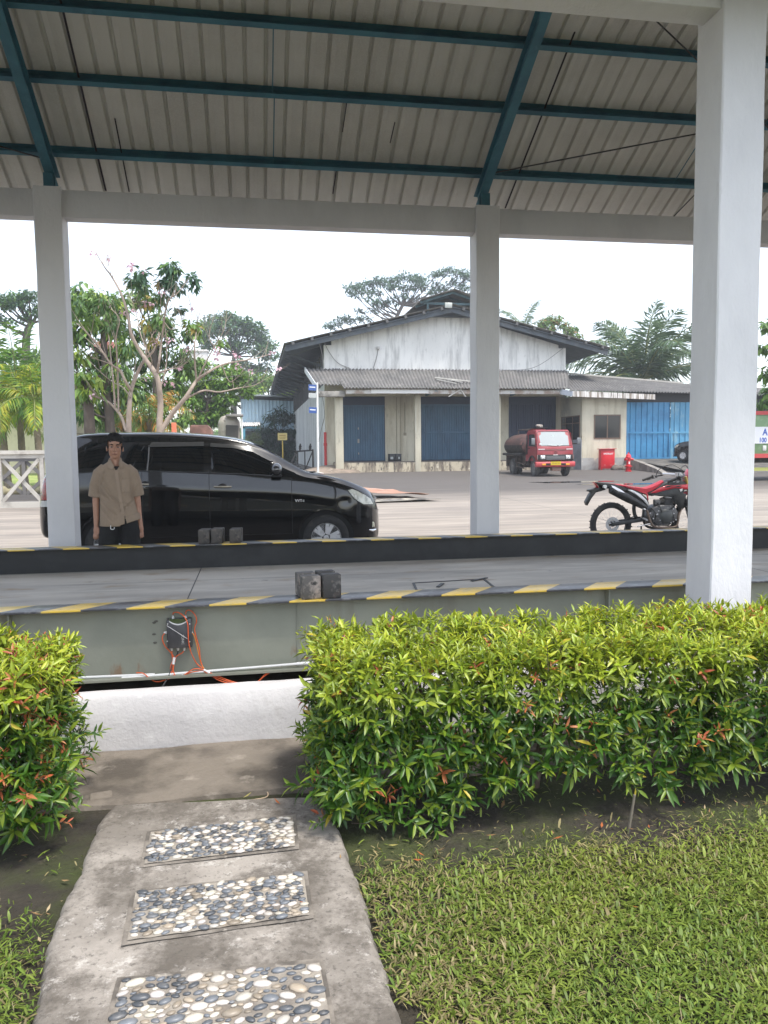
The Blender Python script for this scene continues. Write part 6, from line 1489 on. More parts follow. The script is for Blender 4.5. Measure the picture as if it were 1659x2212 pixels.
# signpost with three blue finger boards
sx, sy = at(687, 1021, 41.0)[0], 40.2; sx = at(687, 1021, 40.2)[0]; sz = gz(sy)
sp = thing('signpost', 'tall white pole with small blue direction boards in front of the warehouse', 'signpost', (sx, sy, sz))
build(MB().cyl((sx,sy,sz-.05), (sx+.03,sy,5.0), .062, .058, 14).ell((sx+.03,sy,5.0), (.06,.06,.04)), 'pole', M_PLAST, sp, smooth=50)
build(MB().lathe([(.30,0),(.28,.05),(.08,.09)], (sx,sy,sz), (0,0,1), 18), 'base', mat('pale_base', (.55,.53,.5), .8), sp, smooth=40)
M_SGN = mat('sign_blue', (.035,.09,.30), .4); M_SGW = mat('sign_white', (.75,.77,.80), .5)
for k, (z, txt, bl) in enumerate(((4.78, 'PT. MITRA JAYA', True), (4.38, 'KANTOR', False), (3.62, 'GUDANG', True))):
    b = MB().cbox((sx-.22,sy-.07,z), (.40,.02,.30 if bl else .24), Matrix.Rotation(.06,3,'Y')); b_ = build(b, 'finger_board', M_SGN if bl else mat('faded_board', (.45,.47,.46), .7), sp)
    if bl: build(MB().cbox((sx-.22,sy-.0825,z+.02), (.30,.004,.05), Matrix.Rotation(.06,3,'Y')), 'text_line', M_SGW, b_)
# yellow notice on a stake, black iron trestle, red pipe
yx, yy_ = at(611, 985, 46)[0], 46.0
ys_ = thing('notice_sign', 'small yellow notice board on a thin yellow stake before the dark bush', 'sign', (yx, yy_, gz(yy_)))
M_YEL = mat('yellow_paint', (.62,.44,.09), .6)
build(MB().cyl((yx,yy_,gz(yy_)), (yx,yy_,2.15), .035), 'stake', M_YEL, ys_); build(MB().cbox((yx,yy_-.05,2.38), (.55,.03,.42)), 'board', mat('pale_yellow_board', (.62,.50,.20), .6), ys_)
build(MB().cbox((yx,yy_-.068,2.45), (.38,.004,.05)).cbox((yx,yy_-.068,2.35), (.42,.004,.03)).cbox((yx,yy_-.068,2.28), (.34,.004,.03)), 'text_line', mat('notice_ink', (.35,.22,.05), .6), ys_)
tx, ty = at(658, 995, 42.6)[0], 42.6; tz = gz(ty)+.1
tr_ = thing('iron_trestle', 'black iron trestle with a slanting leg leaning beside the warehouse corner', 'trestle', (tx, ty, tz))
build(MB().bar((tx-.45,ty,tz+1.05), (tx+.50,ty,tz+1.12), .09, .09).bar((tx-.40,ty,tz), (tx-.38,ty,tz+1.05), .09, .09).bar((tx+.46,ty,tz), (tx+.46,ty,tz+1.1), .09, .09).bar((tx-1.0,ty-.1,tz-.05), (tx-.42,ty,tz+1.05), .07, .07).bar((tx+.05,ty,tz+.1), (tx+.46,ty,tz+1.08), .06, .06).bar((tx+.02,ty,tz+.05), (tx+.02,ty,tz+1.05), .06, .06).bar((tx-.4,ty,tz+.05), (tx+.46,ty,tz+.08), .07, .07), 'frame', mat('black_iron', (.02,.018,.017), .7), tr_)
for s in (-.25, .30): build(MB().lathe([(.05,0),(.06,.10),(.10,.12),(.06,.16),(.09,.22),(.05,.28),(.04,.36),(.001,.38)], (tx+s,ty,tz+1.11), (.1,0,1), 10), 'insulator_cap', mat('black_iron2', (.02,.018,.017), .7), tr_)
px_ = at(703, 985, 43.0)[0]
tag(build(MB().cyl((px_,42.95,.35), (px_,42.95,2.55), .075).cyl((px_,42.95,1.8), (px_,42.95,1.95), .10), 'red_pipe', mat('pipe_red', (.50,.03,.03), .5), smooth=40), 'red standpipe against the corner of the white warehouse', 'pipe')
# mound of earth beside the dock
m = MB(); m.grid([[(2.2+3.4*i/14, 40.6+3.2*j/10, gz(41)-.02+.42*max(0,1-((i/14-.62)/.6)**2)*max(0,1-((j/10-.62)/.62)**2)+.03*nz(i,j)) for j in range(11)] for i in range(15)])
tag(build(m, 'earth_bank', mat('dusty_earth', (.27,.215,.17), .95, layers=[((.16,.13,.10), 1.6, .45, .6), ((.38,.31,.25), 3, .58, .7)], bump=[(9, .8)]), smooth=80), kind='structure')
# rusty sheets lying on the yard
M_RSH = mat('rust_sheet', (.42,.24,.17), .8, layers=[((.30,.15,.10), 1.5, .42, .6, (.6,1.5,1)), ((.55,.42,.34), 2.2, .56, .68, (.5,2,1))])
M_RSH2 = mat('grey_sheet', (.36,.33,.28), .8, layers=[((.14,.13,.12), 1.2, .45, .58), ((.50,.46,.38), 2, .58, .68)])
def sheet(lab, C4, mtl, curl):
    m = MB(); a, b, c, d = [np.array(q, float) for q in C4]; rows = []
    for i in range(13):
        u = i/12; row = []
        for j in range(9):
            v = j/8; q = (a*(1-u)+b*u)*(1-v)+(d*(1-u)+c*u)*v; q[2] += curl*sin(u*9+v*4)*.5+curl*abs(sin(v*6+u*2)); row.append(q)
        rows.append(row)
    m.grid(rows); o = build(m, 'metal_sheet', mtl, smooth=70); s_ = o.modifiers.new('t','SOLIDIFY'); s_.thickness = .012
    tag(o, lab, 'metal sheet', 'scrap sheets lying on the yard')
g = gz(21)
sheet('grey scrap sheet lying flat at the bottom of the pile beyond the car bonnet', [(2.0,20.2,g+.03),(5.05,20.6,g+.04),(4.4,22.0,g+.05),(1.8,21.9,g+.08)], M_RSH2, .02)
sheet('buckled pinkish rust sheet on top of the pile beyond the car bonnet', [(2.3,21.0,g+.28),(4.85,21.1,g+.12),(4.2,23.2,g+.16),(2.2,23.6,g+.34)], M_RSH, .05)
sheet('narrow bent rust strip at the left end of the scrap pile', [(1.7,21.5,g+.22),(2.6,21.4,g+.27),(2.5,23.2,g+.32),(1.5,23.4,g+.25)], M_RSH, .03)
# ------------------------------------------------------------------ trees
M_TLEAF = leafmat('tree_leaf', .45, .28, 1.25, .4)
M_TRUNK = mat('grey_bark', (.25,.20,.155), .9, layers=[((.15,.12,.09), 3, .45, .6, (1,1,.4)), ((.34,.29,.24), 8, .58, .7)], bump=[(18, .7, (1,1,.35), .02)])
M_TRUNKD = mat('dark_bark', (.09,.072,.058), .95, layers=[((.15,.125,.10), 4, .5, .65, (1,1,.4))], bump=[(14, .7, (1,1,.35), .03)])
def leaves_in(C, Rr, n, L, cols, R, flat=1.0, droop=.5, wr=.38, shell=.55):
    """n leaves spread through a clump (centre C, radii Rr)"""
    d = unit(R.normal(0, 1, (n,3))); r = shell+(1-shell)*R.random(n)**.7; r[R.random(n) < .18] *= R.uniform(.3,.9)
    B = np.array(C)+d*r[:,None]*np.array(Rr)
    D = unit(d*np.array([1,1,.5])+R.normal(0,.55,(n,3))+np.array([0,0,-droop])); U = unit(R.normal(0,.35,(n,3))+np.array([0,0,1.0])+d*.4)
    k = R.integers(0, len(cols), n); c = np.array(cols)[k]*R.uniform(.75,1.25,(n,1))
    return B, D, U, np.full(n, L)*R.uniform(.7,1.3,n), c
def foliage(th, parts, name='crown', wr=.38):
    B, D, U, L, T = [np.concatenate(q) for q in zip(*parts)]
    V, F, n = leaf_arrays(B, D, U, L, L*wr, .2, .18, True)
    return npmesh(name, V, F, M_TLEAF, th, np.repeat(T, n, 0))
def px_tree(name, label, Y, clumps, leafL, per, cols, trunk, seed, cat='tree', group=None, depth=.8, flat=.75, droop=.5, wr=.38, bark=None, branch=True, base_z=None, tr=.18, shell=.5, topcols=None, jit=.6, cov=6.5, big=1.15):
    """crown given by clumps (photo x, photo y, radius in photo px), trunk polyline in photo px"""
    R = np.random.default_rng(seed); s = lambda x, y: at(x, y, Y)
    k = Y*1.0/CF*1.02
    tp = [s(x, y) for x, y in trunk]; bz = gz(min(Y, 48)) if base_z is None else base_z
    tp[0][2] = bz-.05
    th = thing(name, label, cat, (tp[0][0], Y, bz), 0, group)
    parts = []; cent = []
    for (x, y, r) in clumps:
        c = s(x, y); rr = r*k*big; c[1] += R.uniform(-1, 1)*rr*depth*1.6; cent.append((c, rr))
        sub = 7
        for q in range(sub):
            o = unit(R.normal(0,1,(1,3)))[0]*rr*jit*np.array([1.2,1.2,flat]); r2 = rr*R.uniform(.45,.75)
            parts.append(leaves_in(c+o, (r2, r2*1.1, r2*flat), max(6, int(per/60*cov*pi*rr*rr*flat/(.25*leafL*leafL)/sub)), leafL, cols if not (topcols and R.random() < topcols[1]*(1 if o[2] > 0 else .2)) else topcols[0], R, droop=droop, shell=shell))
    foliage(th, parts, 'crown', wr)
    m = MB(); tc = crv(tp, 26); m.tube(tc.tolist(), np.linspace(tr, tr*.45, 26), 10)
    build(m, 'trunk', bark or M_TRUNKD, th, smooth=60)
    if branch:
        m = MB()
        for (c, rr) in cent:
            cand = [(np.linalg.norm(c-q)+2*max(0, q[2]-c[2]+rr*.5), i) for i, q in enumerate(tc[8:])]
            i = min(cand)[1]+8; q = tc[max(8, i-2)]; mid = (q+c)/2+np.array([0,0,-.12*np.linalg.norm(c-q)])
            m.tube(crv([q, mid, c], 9).tolist(), np.linspace(tr*.28, tr*.07, 9), 6)
            for j in range(3):
                e = c+R.normal(0,.55,3)*rr; m.tube([mid*.35+c*.65, (c+e)/2, e], [tr*.08, tr*.06, tr*.03], 5)
        build(m, 'branches', bark or M_TRUNKD, th, smooth=60)
    return th
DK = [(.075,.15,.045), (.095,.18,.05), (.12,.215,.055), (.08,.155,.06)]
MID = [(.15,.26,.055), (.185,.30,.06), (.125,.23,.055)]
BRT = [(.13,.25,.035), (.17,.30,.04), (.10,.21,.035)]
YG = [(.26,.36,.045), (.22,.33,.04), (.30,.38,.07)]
TEAL = [(.065,.135,.080), (.085,.165,.095), (.055,.115,.065)]
# big leaved tree behind the left column
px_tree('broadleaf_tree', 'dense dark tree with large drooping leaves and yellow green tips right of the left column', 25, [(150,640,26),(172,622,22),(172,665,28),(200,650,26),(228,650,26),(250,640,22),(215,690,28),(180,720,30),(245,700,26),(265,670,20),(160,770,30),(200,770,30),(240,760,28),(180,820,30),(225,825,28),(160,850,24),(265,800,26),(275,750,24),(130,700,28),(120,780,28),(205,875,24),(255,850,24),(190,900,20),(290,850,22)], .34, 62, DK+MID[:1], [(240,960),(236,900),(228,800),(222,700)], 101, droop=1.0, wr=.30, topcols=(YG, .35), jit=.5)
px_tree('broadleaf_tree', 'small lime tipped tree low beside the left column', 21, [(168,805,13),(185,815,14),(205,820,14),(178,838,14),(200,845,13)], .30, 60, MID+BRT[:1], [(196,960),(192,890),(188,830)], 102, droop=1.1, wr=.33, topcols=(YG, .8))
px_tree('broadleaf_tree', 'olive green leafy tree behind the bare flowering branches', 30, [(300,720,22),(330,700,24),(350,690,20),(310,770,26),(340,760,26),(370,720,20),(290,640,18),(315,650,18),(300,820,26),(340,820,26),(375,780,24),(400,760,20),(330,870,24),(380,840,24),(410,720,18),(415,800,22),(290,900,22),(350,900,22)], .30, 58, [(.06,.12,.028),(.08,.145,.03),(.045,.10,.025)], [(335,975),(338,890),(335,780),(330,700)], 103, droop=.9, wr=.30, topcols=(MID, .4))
# rain tree with domed umbrella crown
px_tree('rain_tree', 'large domed umbrella shaped tree standing behind the blue shed', 96, [(428,722,13),(448,705,14),(470,692,14),(492,684,14),(512,688,14),(532,700,14),(552,715,14),(568,732,13),(580,750,12),(586,772,11),(460,715,14),(490,708,14),(520,715,14),(545,735,14),(560,760,13),(520,745,12),(570,795,12),(582,815,12),(550,800,12),(530,785,11),(500,740,11),(560,830,12),(440,745,11)], .48, 66, TEAL+DK[1:3], [(506,970),(505,880),(500,810),(508,760)], 104, flat=.6, cov=5, big=1.7, droop=.1, wr=.45, tr=.45, shell=.2, bark=M_TRUNKD)
px_tree('rain_tree', 'flat topped airy tree far away at the left edge', 52, [(-10,650,16),(8,643,15),(28,640,15),(48,640,15),(68,645,15),(85,655,14),(15,660,12),(40,660,13),(65,668,12),(90,675,12),(0,690,11),(20,700,10),(-15,680,12),(60,690,9),(110,665,14)], .28, 60, TEAL+DK[:2], [(55,960),(56,800),(58,722),(70,695)], 105, flat=.45, cov=4, big=1.6, droop=.1, wr=.45, tr=.35, shell=.2)
# bright greens between
px_tree('leafy_tree', 'bright fresh green tree beyond the left end of the blue shed', 46, [(420,830,20),(445,820,20),(470,835,20),(495,830,18),(405,865,22),(435,860,22),(465,870,20),(490,862,18),(420,900,22),(450,905,20),(480,895,18),(515,815,16),(398,905,18),(395,840,16),(410,800,18),(440,793,16),(472,800,16),(500,800,15),(385,810,16),(530,845,14)], .26, 85, BRT+MID[:2], [(446,965),(446,920),(450,860)], 106, droop=.3, wr=.5, topcols=(YG, .15))
px_tree('leafy_tree', 'yellowish green tree rising behind the blue shed roof', 92, [(530,815,15),(552,822,15),(575,818,15),(598,826,15),(620,818,14),(640,825,14),(560,845,15),(600,845,15),(540,840,14),(630,842,13),(512,835,14)], .48, 70, BRT+YG[:1]+MID[:1], [(580,965),(580,900),(580,840)], 107, droop=.2, wr=.5)
px_tree('leafy_tree', 'tall mid green tree filling the gap behind the cream building', 44, [(100,760,24),(130,790,24),(90,800,22),(60,770,20),(140,840,24),(100,850,24),(60,820,20),(20,800,22),(-10,780,22),(150,740,20),(30,760,18)], .30, 60, MID+DK[:2], [(105,965),(105,880),(105,800)], 108, droop=.5, wr=.42)
# dark bush against the side of the warehouse
px_tree('bush', 'dark bluish green bush growing against the side wall of the warehouse', 73, [(565,925,13),(585,905,14),(603,893,13),(620,905,13),(632,895,10),(575,950,14),(600,935,15),(622,935,14),(560,960,12),(590,970,15),(615,968,15),(632,960,12),(548,950,10),(640,930,10),(600,985,12),(625,985,11)], .42, 80, [(.028,.065,.040),(.040,.088,.050),(.022,.052,.032)], [(600,1000),(600,970),(600,930)], 109, cat='bush', droop=.6, wr=.28, tr=.10)
px_tree('bush', 'low olive shrub beneath the white awning of the shed', 70, [(552,940,9),(540,948,9),(560,955,9),(530,955,8)], .3, 90, [(.05,.085,.02),(.07,.10,.025)], [(548,985),(548,970),(548,950)], 110, cat='bush', wr=.28, tr=.05)
# spreading tree behind the warehouse
px_tree('spreading_tree', 'tall flat layered tree with bare limbs showing behind the warehouse roof', 98, [(762,624,11),(778,616,11),(798,612,11),(820,608,12),(845,604,12),(870,603,12),(893,600,12),(917,598,12),(940,594,12),(965,592,12),(990,594,12),(1010,602,12),(1035,605,12),(765,640,9),(790,634,10),(815,632,10),(850,622,11),(880,622,11),(910,618,11),(950,612,11),(985,612,11),(800,655,10),(825,652,10),(850,650,10),(780,668,8),(810,670,8),(870,640,10),(900,640,9),(930,632,10),(1000,625,10),(1030,625,11),(960,630,9),(720,697,9),(738,691,9),(757,688,9),(775,690,8),(793,688,7),(712,703,7)], .42, 62, TEAL+[(.045,.10,.05)], [(850,975),(850,800),(848,735),(855,690),(875,650)], 111, flat=.40, cov=4.5, big=1.75, droop=.05, wr=.42, tr=.42, shell=.15)
px_tree('leafy_tree', 'round leafy tree with some rusty leaves right of the warehouse gable', 62, [(1172,697,9),(1188,692,10),(1205,690,10),(1222,698,10),(1238,708,10),(1180,710,9),(1200,708,10),(1225,716,10),(1245,725,9),(1165,708,8),(1252,745,9),(1235,740,10)], .34, 70, MID+DK[1:3]+[(.26,.15,.06)], [(1215,975),(1212,850),(1210,740)], 112, droop=.5, wr=.42)
px_tree('broadleaf_tree', 'leafy tree at the right edge of the picture behind the green truck', 27, [(1668,720,16),(1660,745,14),(1678,760,20),(1665,800,16),(1662,835,15),(1675,860,20),(1658,868,12),(1690,700,20),(1700,790,30),(1700,860,26),(1655,700,9),(1652,850,8)], .34, 60, MID+DK[1:3], [(1710,975),(1705,850),(1700,760)], 113, droop=.8, wr=.42)

# ---- pink flowering trees with mostly bare limbs
def zp(u, v, Y): return at(153.6+u*.27116, 537.6+v*.27116, Y)
M_PALE = mat('pale_smooth_bark', (.36,.29,.235), .85, layers=[((.26,.21,.17), 3, .45, .62), ((.44,.37,.31), 7, .58, .7)], bump=[(16, .4, (1,1,.35), .01)])
def flower_tree(label, base, limbs, leafspots, flowers, Y0, seed):
    R = np.random.default_rng(seed); b = zp(base[0], base[1], Y0); bz = gz(Y0)
    th = thing('flowering_tree', label, 'tree', (b[0], Y0, bz), 0, 'pink flowering trees behind the car')
    m = MB()
    for (pts, r0, r1) in limbs:
        P = []; dy = 0; 
        for i, (u, v) in enumerate(pts):
            dy += (0 if i == 0 else R.uniform(-.35,.35)) if pts[0] != base else (0 if i < 2 else R.uniform(-.25,.25)); P.append(zp(u, v, Y0+dy))
        if pts[0] == base: P.insert(0, np.array([P[0][0], Y0, bz-.05]))
        r0, r1 = r0*.62, r1*.62; n = len(P)*5; c = crv(P, n); rad = np.linspace(r0, r1, n)
        m.tube(c.tolist(), rad, 8)
        # side twigs near the outer end
        for k in range(7):
            i = R.integers(int(n*.45), n); q = c[i]; d = (c[min(i+2,n-1)]-c[max(i-2,0)]); d = d/(np.linalg.norm(d)+1e-6)
            e = q+d*R.uniform(.2,.6)+np.array([R.uniform(-.35,.35), R.uniform(-.3,.3), R.uniform(.05,.5)]); m.tube([q, (q+e)/2+np.array([0,0,-.03]), e], [r1*.9, r1*.7, r1*.4], 5)
    build(m, 'trunk', M_PALE, th, smooth=60)
    parts = []
    for (u, v, r, n, cols) in leafspots:
        c = zp(u, v, Y0+R.uniform(-.4,.4)); rr = r*.27116*Y0/CF
        parts.append(leaves_in(c, (rr, rr, rr*.9), int(n*2.2), .20, cols, R, droop=.7, shell=.2))
    foliage(th, parts, 'crown', .36)
    fp = []
    for (u, v) in flowers:
        c = zp(u, v, Y0+R.uniform(-.4,.4)); fp.append(leaves_in(c, (.06,.06,.06), 9, .085, [(.66,.44,.50),(.72,.52,.57),(.60,.38,.45)], R, droop=.2, shell=.1))
    foliage(th, fp, 'blossoms', .7)
YE = [(.38,.30,.08), (.30,.30,.07)]
flower_tree('pale bare limbed tree with pink blossoms nearest the left column', (460,1460),
  [([(460,1460),(465,1250),(480,1120),(540,960),(590,880),(650,820),(690,740)], .125, .03), ([(478,1130),(430,1050),(390,970),(320,920),(250,820),(200,750),(120,660),(40,590)], .06, .015),
   ([(440,1450),(400,1340),(350,1270),(280,1210),(180,1175),(100,1160),(30,1100)], .07, .016), ([(352,1270),(335,1050),(315,850),(298,680),(278,590),(215,475)], .04, .014), ([(378,1300),(372,1000),(362,800),(358,700),(385,560),(320,480)], .04, .014),
   ([(595,880),(600,760),(570,640),(560,500),(520,400)], .03, .010), ([(590,880),(640,700),(680,640),(720,520)], .025, .008), ([(320,920),(240,890),(160,870)], .022, .008), ([(470,1180),(420,1110),(330,1060),(240,990)], .03, .01)],
  [(60,450,90,60,DK+MID[:1]), (260,430,110,60,DK), (330,600,90,40,DK), (560,300,70,40,DK), (620,420,60,30,DK+YE[:1]), (140,560,90,50,MID), (600,600,50,14,YE), (640,720,40,10,YE)],
  [(415,510), (330,440), (165,1160), (480,140), (580,180), (505,490), (590,1030)], 20.5, 201)
flower_tree('pale forked tree with pink blossoms and long bare limbs spreading over the car roof', (705,1460),
  [([(705,1460),(712,1250),(705,1130),(680,1010),(600,890),(540,800),(480,680),(450,520),(400,360),(320,215),(270,150),(190,20)], .135, .012), ([(682,1010),(700,900),(720,740),(740,580),(770,420),(850,350),(930,245)], .055, .012),
   ([(715,1455),(800,1320),(900,1200),(960,1110),(1000,1050),(1080,990),(1200,925),(1330,895),(1480,870),(1610,830)], .10, .010), ([(1000,1050),(985,900),(985,760),(1005,600),(1010,540)], .04, .010),
   ([(905,1200),(1050,1130),(1180,1140),(1330,1110),(1450,1090),(1530,1050)], .045, .009), ([(1010,1040),(1060,930),(1140,780),(1220,640),(1240,480)], .035, .008), ([(690,990),(780,960),(880,935),(950,860)], .035, .009),
   ([(1140,780),(1100,700),(1130,560)], .02, .007), ([(740,580),(800,640),(840,520)], .02, .007), ([(320,215),(300,130),(290,55)], .012, .006), ([(985,760),(920,640),(890,580),(850,480)], .022, .007), ([(920,640),(960,560),(960,480)], .015, .006), ([(700,1080),(640,960),(640,880),(560,700),(520,520),(480,400),(390,180)], .03, .008),
   ([(715,1100),(760,900),(750,640),(715,480),(720,330)], .03, .008), ([(985,760),(900,880),(730,990)], .02, .008), ([(1200,925),(1270,1060),(1380,960)], .02, .006)],
  [(510,240,60,42,TEAL+DK[:1]), (790,150,70,60,TEAL+DK[1:3]), (740,260,60,40,TEAL+YE[:1]), (830,290,60,44,TEAL), (965,230,40,22,TEAL), (980,290,30,10,TEAL), (560,190,40,18,TEAL), (720,380,50,26,DK), (850,480,40,12,TEAL), (960,600,60,26,MID+YE[:1]), (1000,620,40,16,MID), (1190,740,40,12,MID), (700,560,70,36,DK+MID[:1])],
  [(475,115), (480,145), (575,180), (715,350), (580,440), (630,430), (740,330), (180,40), (300,70), (965,465), (1160,855), (1165,810), (1300,835), (1325,855), (1435,970), (1600,830), (1650,945), (785,730), (920,795), (860,940), (745,1060), (815,1080), (1330,930), (665,735)], 19.5, 202)

# ---- palms
def palm(name, label, top, base_z, tr, nf, L, seed, cols, el=(75,-25), nl=46, leafl=.42, droopy=1.0, wl=.035, crownshaft=False, group=None, bark=None, lean=(0,0), plume=.6, spec_az=None):
    R = np.random.default_rng(seed); top = np.array(top)
    th = thing(name, label, 'palm tree', (top[0]+lean[0], top[1]+lean[1], base_z), 0, group)
    b = np.array([top[0]+lean[0], top[1]+lean[1], base_z-.05]); m = MB(); H = top[2]-b[2]
    c = crv([b, b*.66+top*.34+np.array([lean[0]*-.15,0,0]), b*.3+top*.7, top], 40); r = [tr*(1.25 if i < 3 else 1)*(1+.05*(i % 2))*(1-.25*i/40) for i in range(40)]
    m.tube(c.tolist(), r, 12); build(m, 'trunk', bark or M_TRUNK, th, smooth=50)
    if crownshaft: build(MB().tube([top+np.array([0,0,-.05]), top+np.array([0,0,.25]), top+np.array([0,0,.65])], [tr*.95, tr*1.05, tr*.45], 12), 'crownshaft', mat('crownshaft_green', (.30,.36,.08), .5), th, smooth=60)
    top = top+np.array([0,0,.55 if crownshaft else 0])
    V = []; rach = MB(); Bs, Ds, Us, Ls, Ts, Ws = [], [], [], [], [], []
    for f in range(nf):
        u = (f+.5)/nf; az = f*2.39996+R.uniform(-.2,.2); e0 = radians(el[0]+(el[1]-el[0])*u+R.uniform(-8,8)); LL = L*R.uniform(.85,1.1)*(1-.15*(u < .15))
        p = top.copy(); d = np.array([cos(az)*cos(e0), sin(az)*cos(e0), sin(e0)]); pts = [p.copy()]; N = 16
        for k in range(N):
            d = d+np.array([0,0,-1])*droopy*(.03+.10*(k/N))*(1.2-.5*u); d /= np.linalg.norm(d); p = p+d*LL/N; pts.append(p.copy())
        pts = np.array(pts); rach.tube(pts.tolist(), np.linspace(.028, .005, N+1)*(L/2.5), 5)
        side = np.cross(d, [0,0,1.]); side /= np.linalg.norm(side)+1e-6
        for j in range(nl):
            t = .10+.89*j/(nl-1); x = t*N; i = min(int(x), N-1); q = pts[i]+(pts[i+1]-pts[i])*(x-i); dd = pts[i+1]-pts[i]; dd /= np.linalg.norm(dd)
            sd = np.cross(dd, [0,0,1.]); sd /= np.linalg.norm(sd)+1e-6; up_ = np.cross(sd, dd)
            ll = leafl*L/2.5*(sin(pi*min(1, t*.9+.08))**.6)*R.uniform(.85,1.15)
            for s in (-1, 1):
                Bs.append(q); Ds.append(sd*s*.8+dd*(.35+.5*t)+up_*plume*R.uniform(-.5,1.0)+np.array([0,0,-.35*droopy])*R.uniform(.4,1.5)); Us.append(up_+sd*s*.2); Ls.append(ll); Ws.append(wl*L/2.5*R.uniform(.8,1.2))
                cc = np.array(cols[R.integers(len(cols))])*R.uniform(.8,1.2); 
                Ts.append(cc)
    V, F, n = leaf_arrays(np.array(Bs), np.array(Ds), np.array(Us), np.array(Ls), np.array(Ws), .35, .25, True)
    npmesh('fronds', V, F, M_TLEAF, th, np.repeat(np.array(Ts), n, 0)); build(rach, 'rachis', mat('rachis', (.22,.24,.08), .6), th, smooth=60)
    return th
PG = [(.10,.22,.03), (.15,.28,.035), (.07,.16,.03)]
PY = [(.20,.31,.03), (.28,.36,.035), (.13,.25,.03), (.40,.38,.03)]
gp = 'small palms beside the cream building'
yp = 31.0
palm('areca_palm', 'yellow green palm with a pale crownshaft at the left edge of the picture', at(2,905,yp), gz(yp), .16, 15, 2.4, 301, PY, (78,-30), 40, .62, 1.1, .05, True, gp, lean=(.15,0))
palm('areca_palm', 'taller deep green palm with the darker trunk in the middle of the left group', at(40,880,yp+1.2), gz(yp), .15, 15, 3.0, 302, PG, (84,-20), 44, .66, 1.0, .05, True, gp, lean=(.12,0))
palm('areca_palm', 'palm with yellowing lower fronds nearest the left column', at(76,895,yp-.6), gz(yp), .14, 14, 2.2, 303, PY+PG[:1], (76,-40), 40, .62, 1.2, .05, True, gp, lean=(.16,0))
palm('oil_palm', 'broad oil palm with long feathery fronds rising behind the office wing', at(1388,822,51), .3, .55, 34, 6.9, 304, [(.08,.145,.07), (.11,.175,.085), (.14,.20,.10), (.06,.115,.055)], (80,-30), 58, .66, .85, .042, False, None, M_TRUNKD, plume=.55)
palm('coconut_palm', 'pale coconut palm crown showing just above the warehouse roof', at(1130,712,78), .3, .3, 14, 4.2, 305, [(.09,.16,.08), (.13,.20,.10)], (75,-10), 34, .5, 1.0, .05)
palm('small_palm', 'small palm with some orange dead fronds between the flowering trees', at(323,905,27), gz(27), .14, 15, 2.0, 306, [(.14,.22,.04), (.42,.22,.05), (.09,.16,.03), (.46,.28,.05)], (80,-50), 34, .6, 1.5, .05)
palm('small_palm', 'dark trunked palm standing behind the flowering tree trunk', at(268,870,27.5), gz(27), .16, 14, 2.2, 307, MID+DK[:1], (70,-50), 34, .6, 1.4, .05, bark=M_TRUNKD)

# ---- far belt of woods closing the horizon
R = np.random.default_rng(77); parts = []
for k in range(150):
    x = R.uniform(-130, 190); y = R.uniform(112, 150); h = R.uniform(3.5, 8.0)
    if 0 < x < 30: h *= .8
    parts.append(leaves_in((x, y, h*.55), (R.uniform(3,6), 4, h*.55), 130, 1.3, MID+DK+BRT[:1], R, shell=.4))
o = foliage(None, parts, 'distant_woods', .5); tag(o, 'belt of hazy green woods far beyond the yard', 'woods', kind='stuff')
# ------------------------------------------------------------------ things left of and behind the car
M_CRM = mat('cream_wall', (.62,.57,.40), .85, layers=[((.54,.49,.33), 1.0, .45, .62), ((.44,.39,.27), 3, .60, .72, (1,1,.4))], bump=[(20, .2)])
M_EAV = mat('eave_board', (.62,.61,.58), .7, layers=[((.48,.47,.44), 2, .5, .65)])
BY = 47.0
xl, xr = at(-120, 950, BY)[0], at(150, 950, BY)[0]
cb_ = thing('cream_building', 'long cream coloured building with louvred openings at left behind the palms', 'building', ((xl+xr)/2, BY, gz(BY)))
zt = at(60, 868, BY)[2]
build(MB().box(xl, xr, BY, BY+22, gz(BY)-.2, zt), 'wall', M_CRM, cb_)
z1, z2 = at(0, 925, BY)[2], at(0, 893, BY)[2]
xa, xb = at(30, 910, BY)[0], at(71, 910, BY)[0]
w_ = build(MB().box(xa, xb, BY-.06, BY-.001, z1, z1+.07).box(xa, xb, BY-.06, BY-.001, z2-.07, z2).box(xa, xa+.07, BY-.06, BY-.001, z1+.07, z2-.07).box(xb-.07, xb, BY-.06, BY-.001, z1+.07, z2-.07), 'window', mat('grey_frame', (.25,.23,.22), .6), cb_)
build(MB().box(xa+.07, xb-.07, BY-.03, BY-.002, z1+.07, z2-.07), 'pane', M_DGL, w_)
m = MB()
for k in range(7): m.box(xa+.07, xb-.07, BY-.05, BY-.031, z1+.15+k*.12, z1+.20+k*.12)
build(m, 'louvres', mat('louvre', (.14,.14,.15), .5), w_)
# side facing the yard: openings with pierced blocks, pilaster lines
X1 = xr+.012
for k, (ya, yb_, za, zb_) in enumerate(((BY+1.6,BY+4.0,1.75,2.75), (BY+6.0,BY+9.8,1.75,2.75), (BY+15.0,BY+17.0,.6,2.6))):
    o = build(MB().box(X1-.011, X1+.03, ya, yb_, za, zb_), 'vent_opening', mat('vent_tan', (.30,.24,.16), .9) if k < 2 else mat('brown_shutter', (.14,.11,.09), .8), cb_)
    if k < 2:
        m = MB()
        for j in range(int((yb_-ya)/.24)): m.box(X1+.031, X1+.05, ya+.06+j*.24, ya+.18+j*.24, za+.08, za+.42).box(X1+.031, X1+.05, ya+.06+j*.24, ya+.18+j*.24, za+.58, za+.92)
        build(m, 'vent_blocks', mat('vent_block', (.45,.38,.26), .9), o)
m = MB()
for y in (BY+4.9, BY+11.8): m.box(X1-.011, X1+.04, y, y+.18, .2, zt-.1)
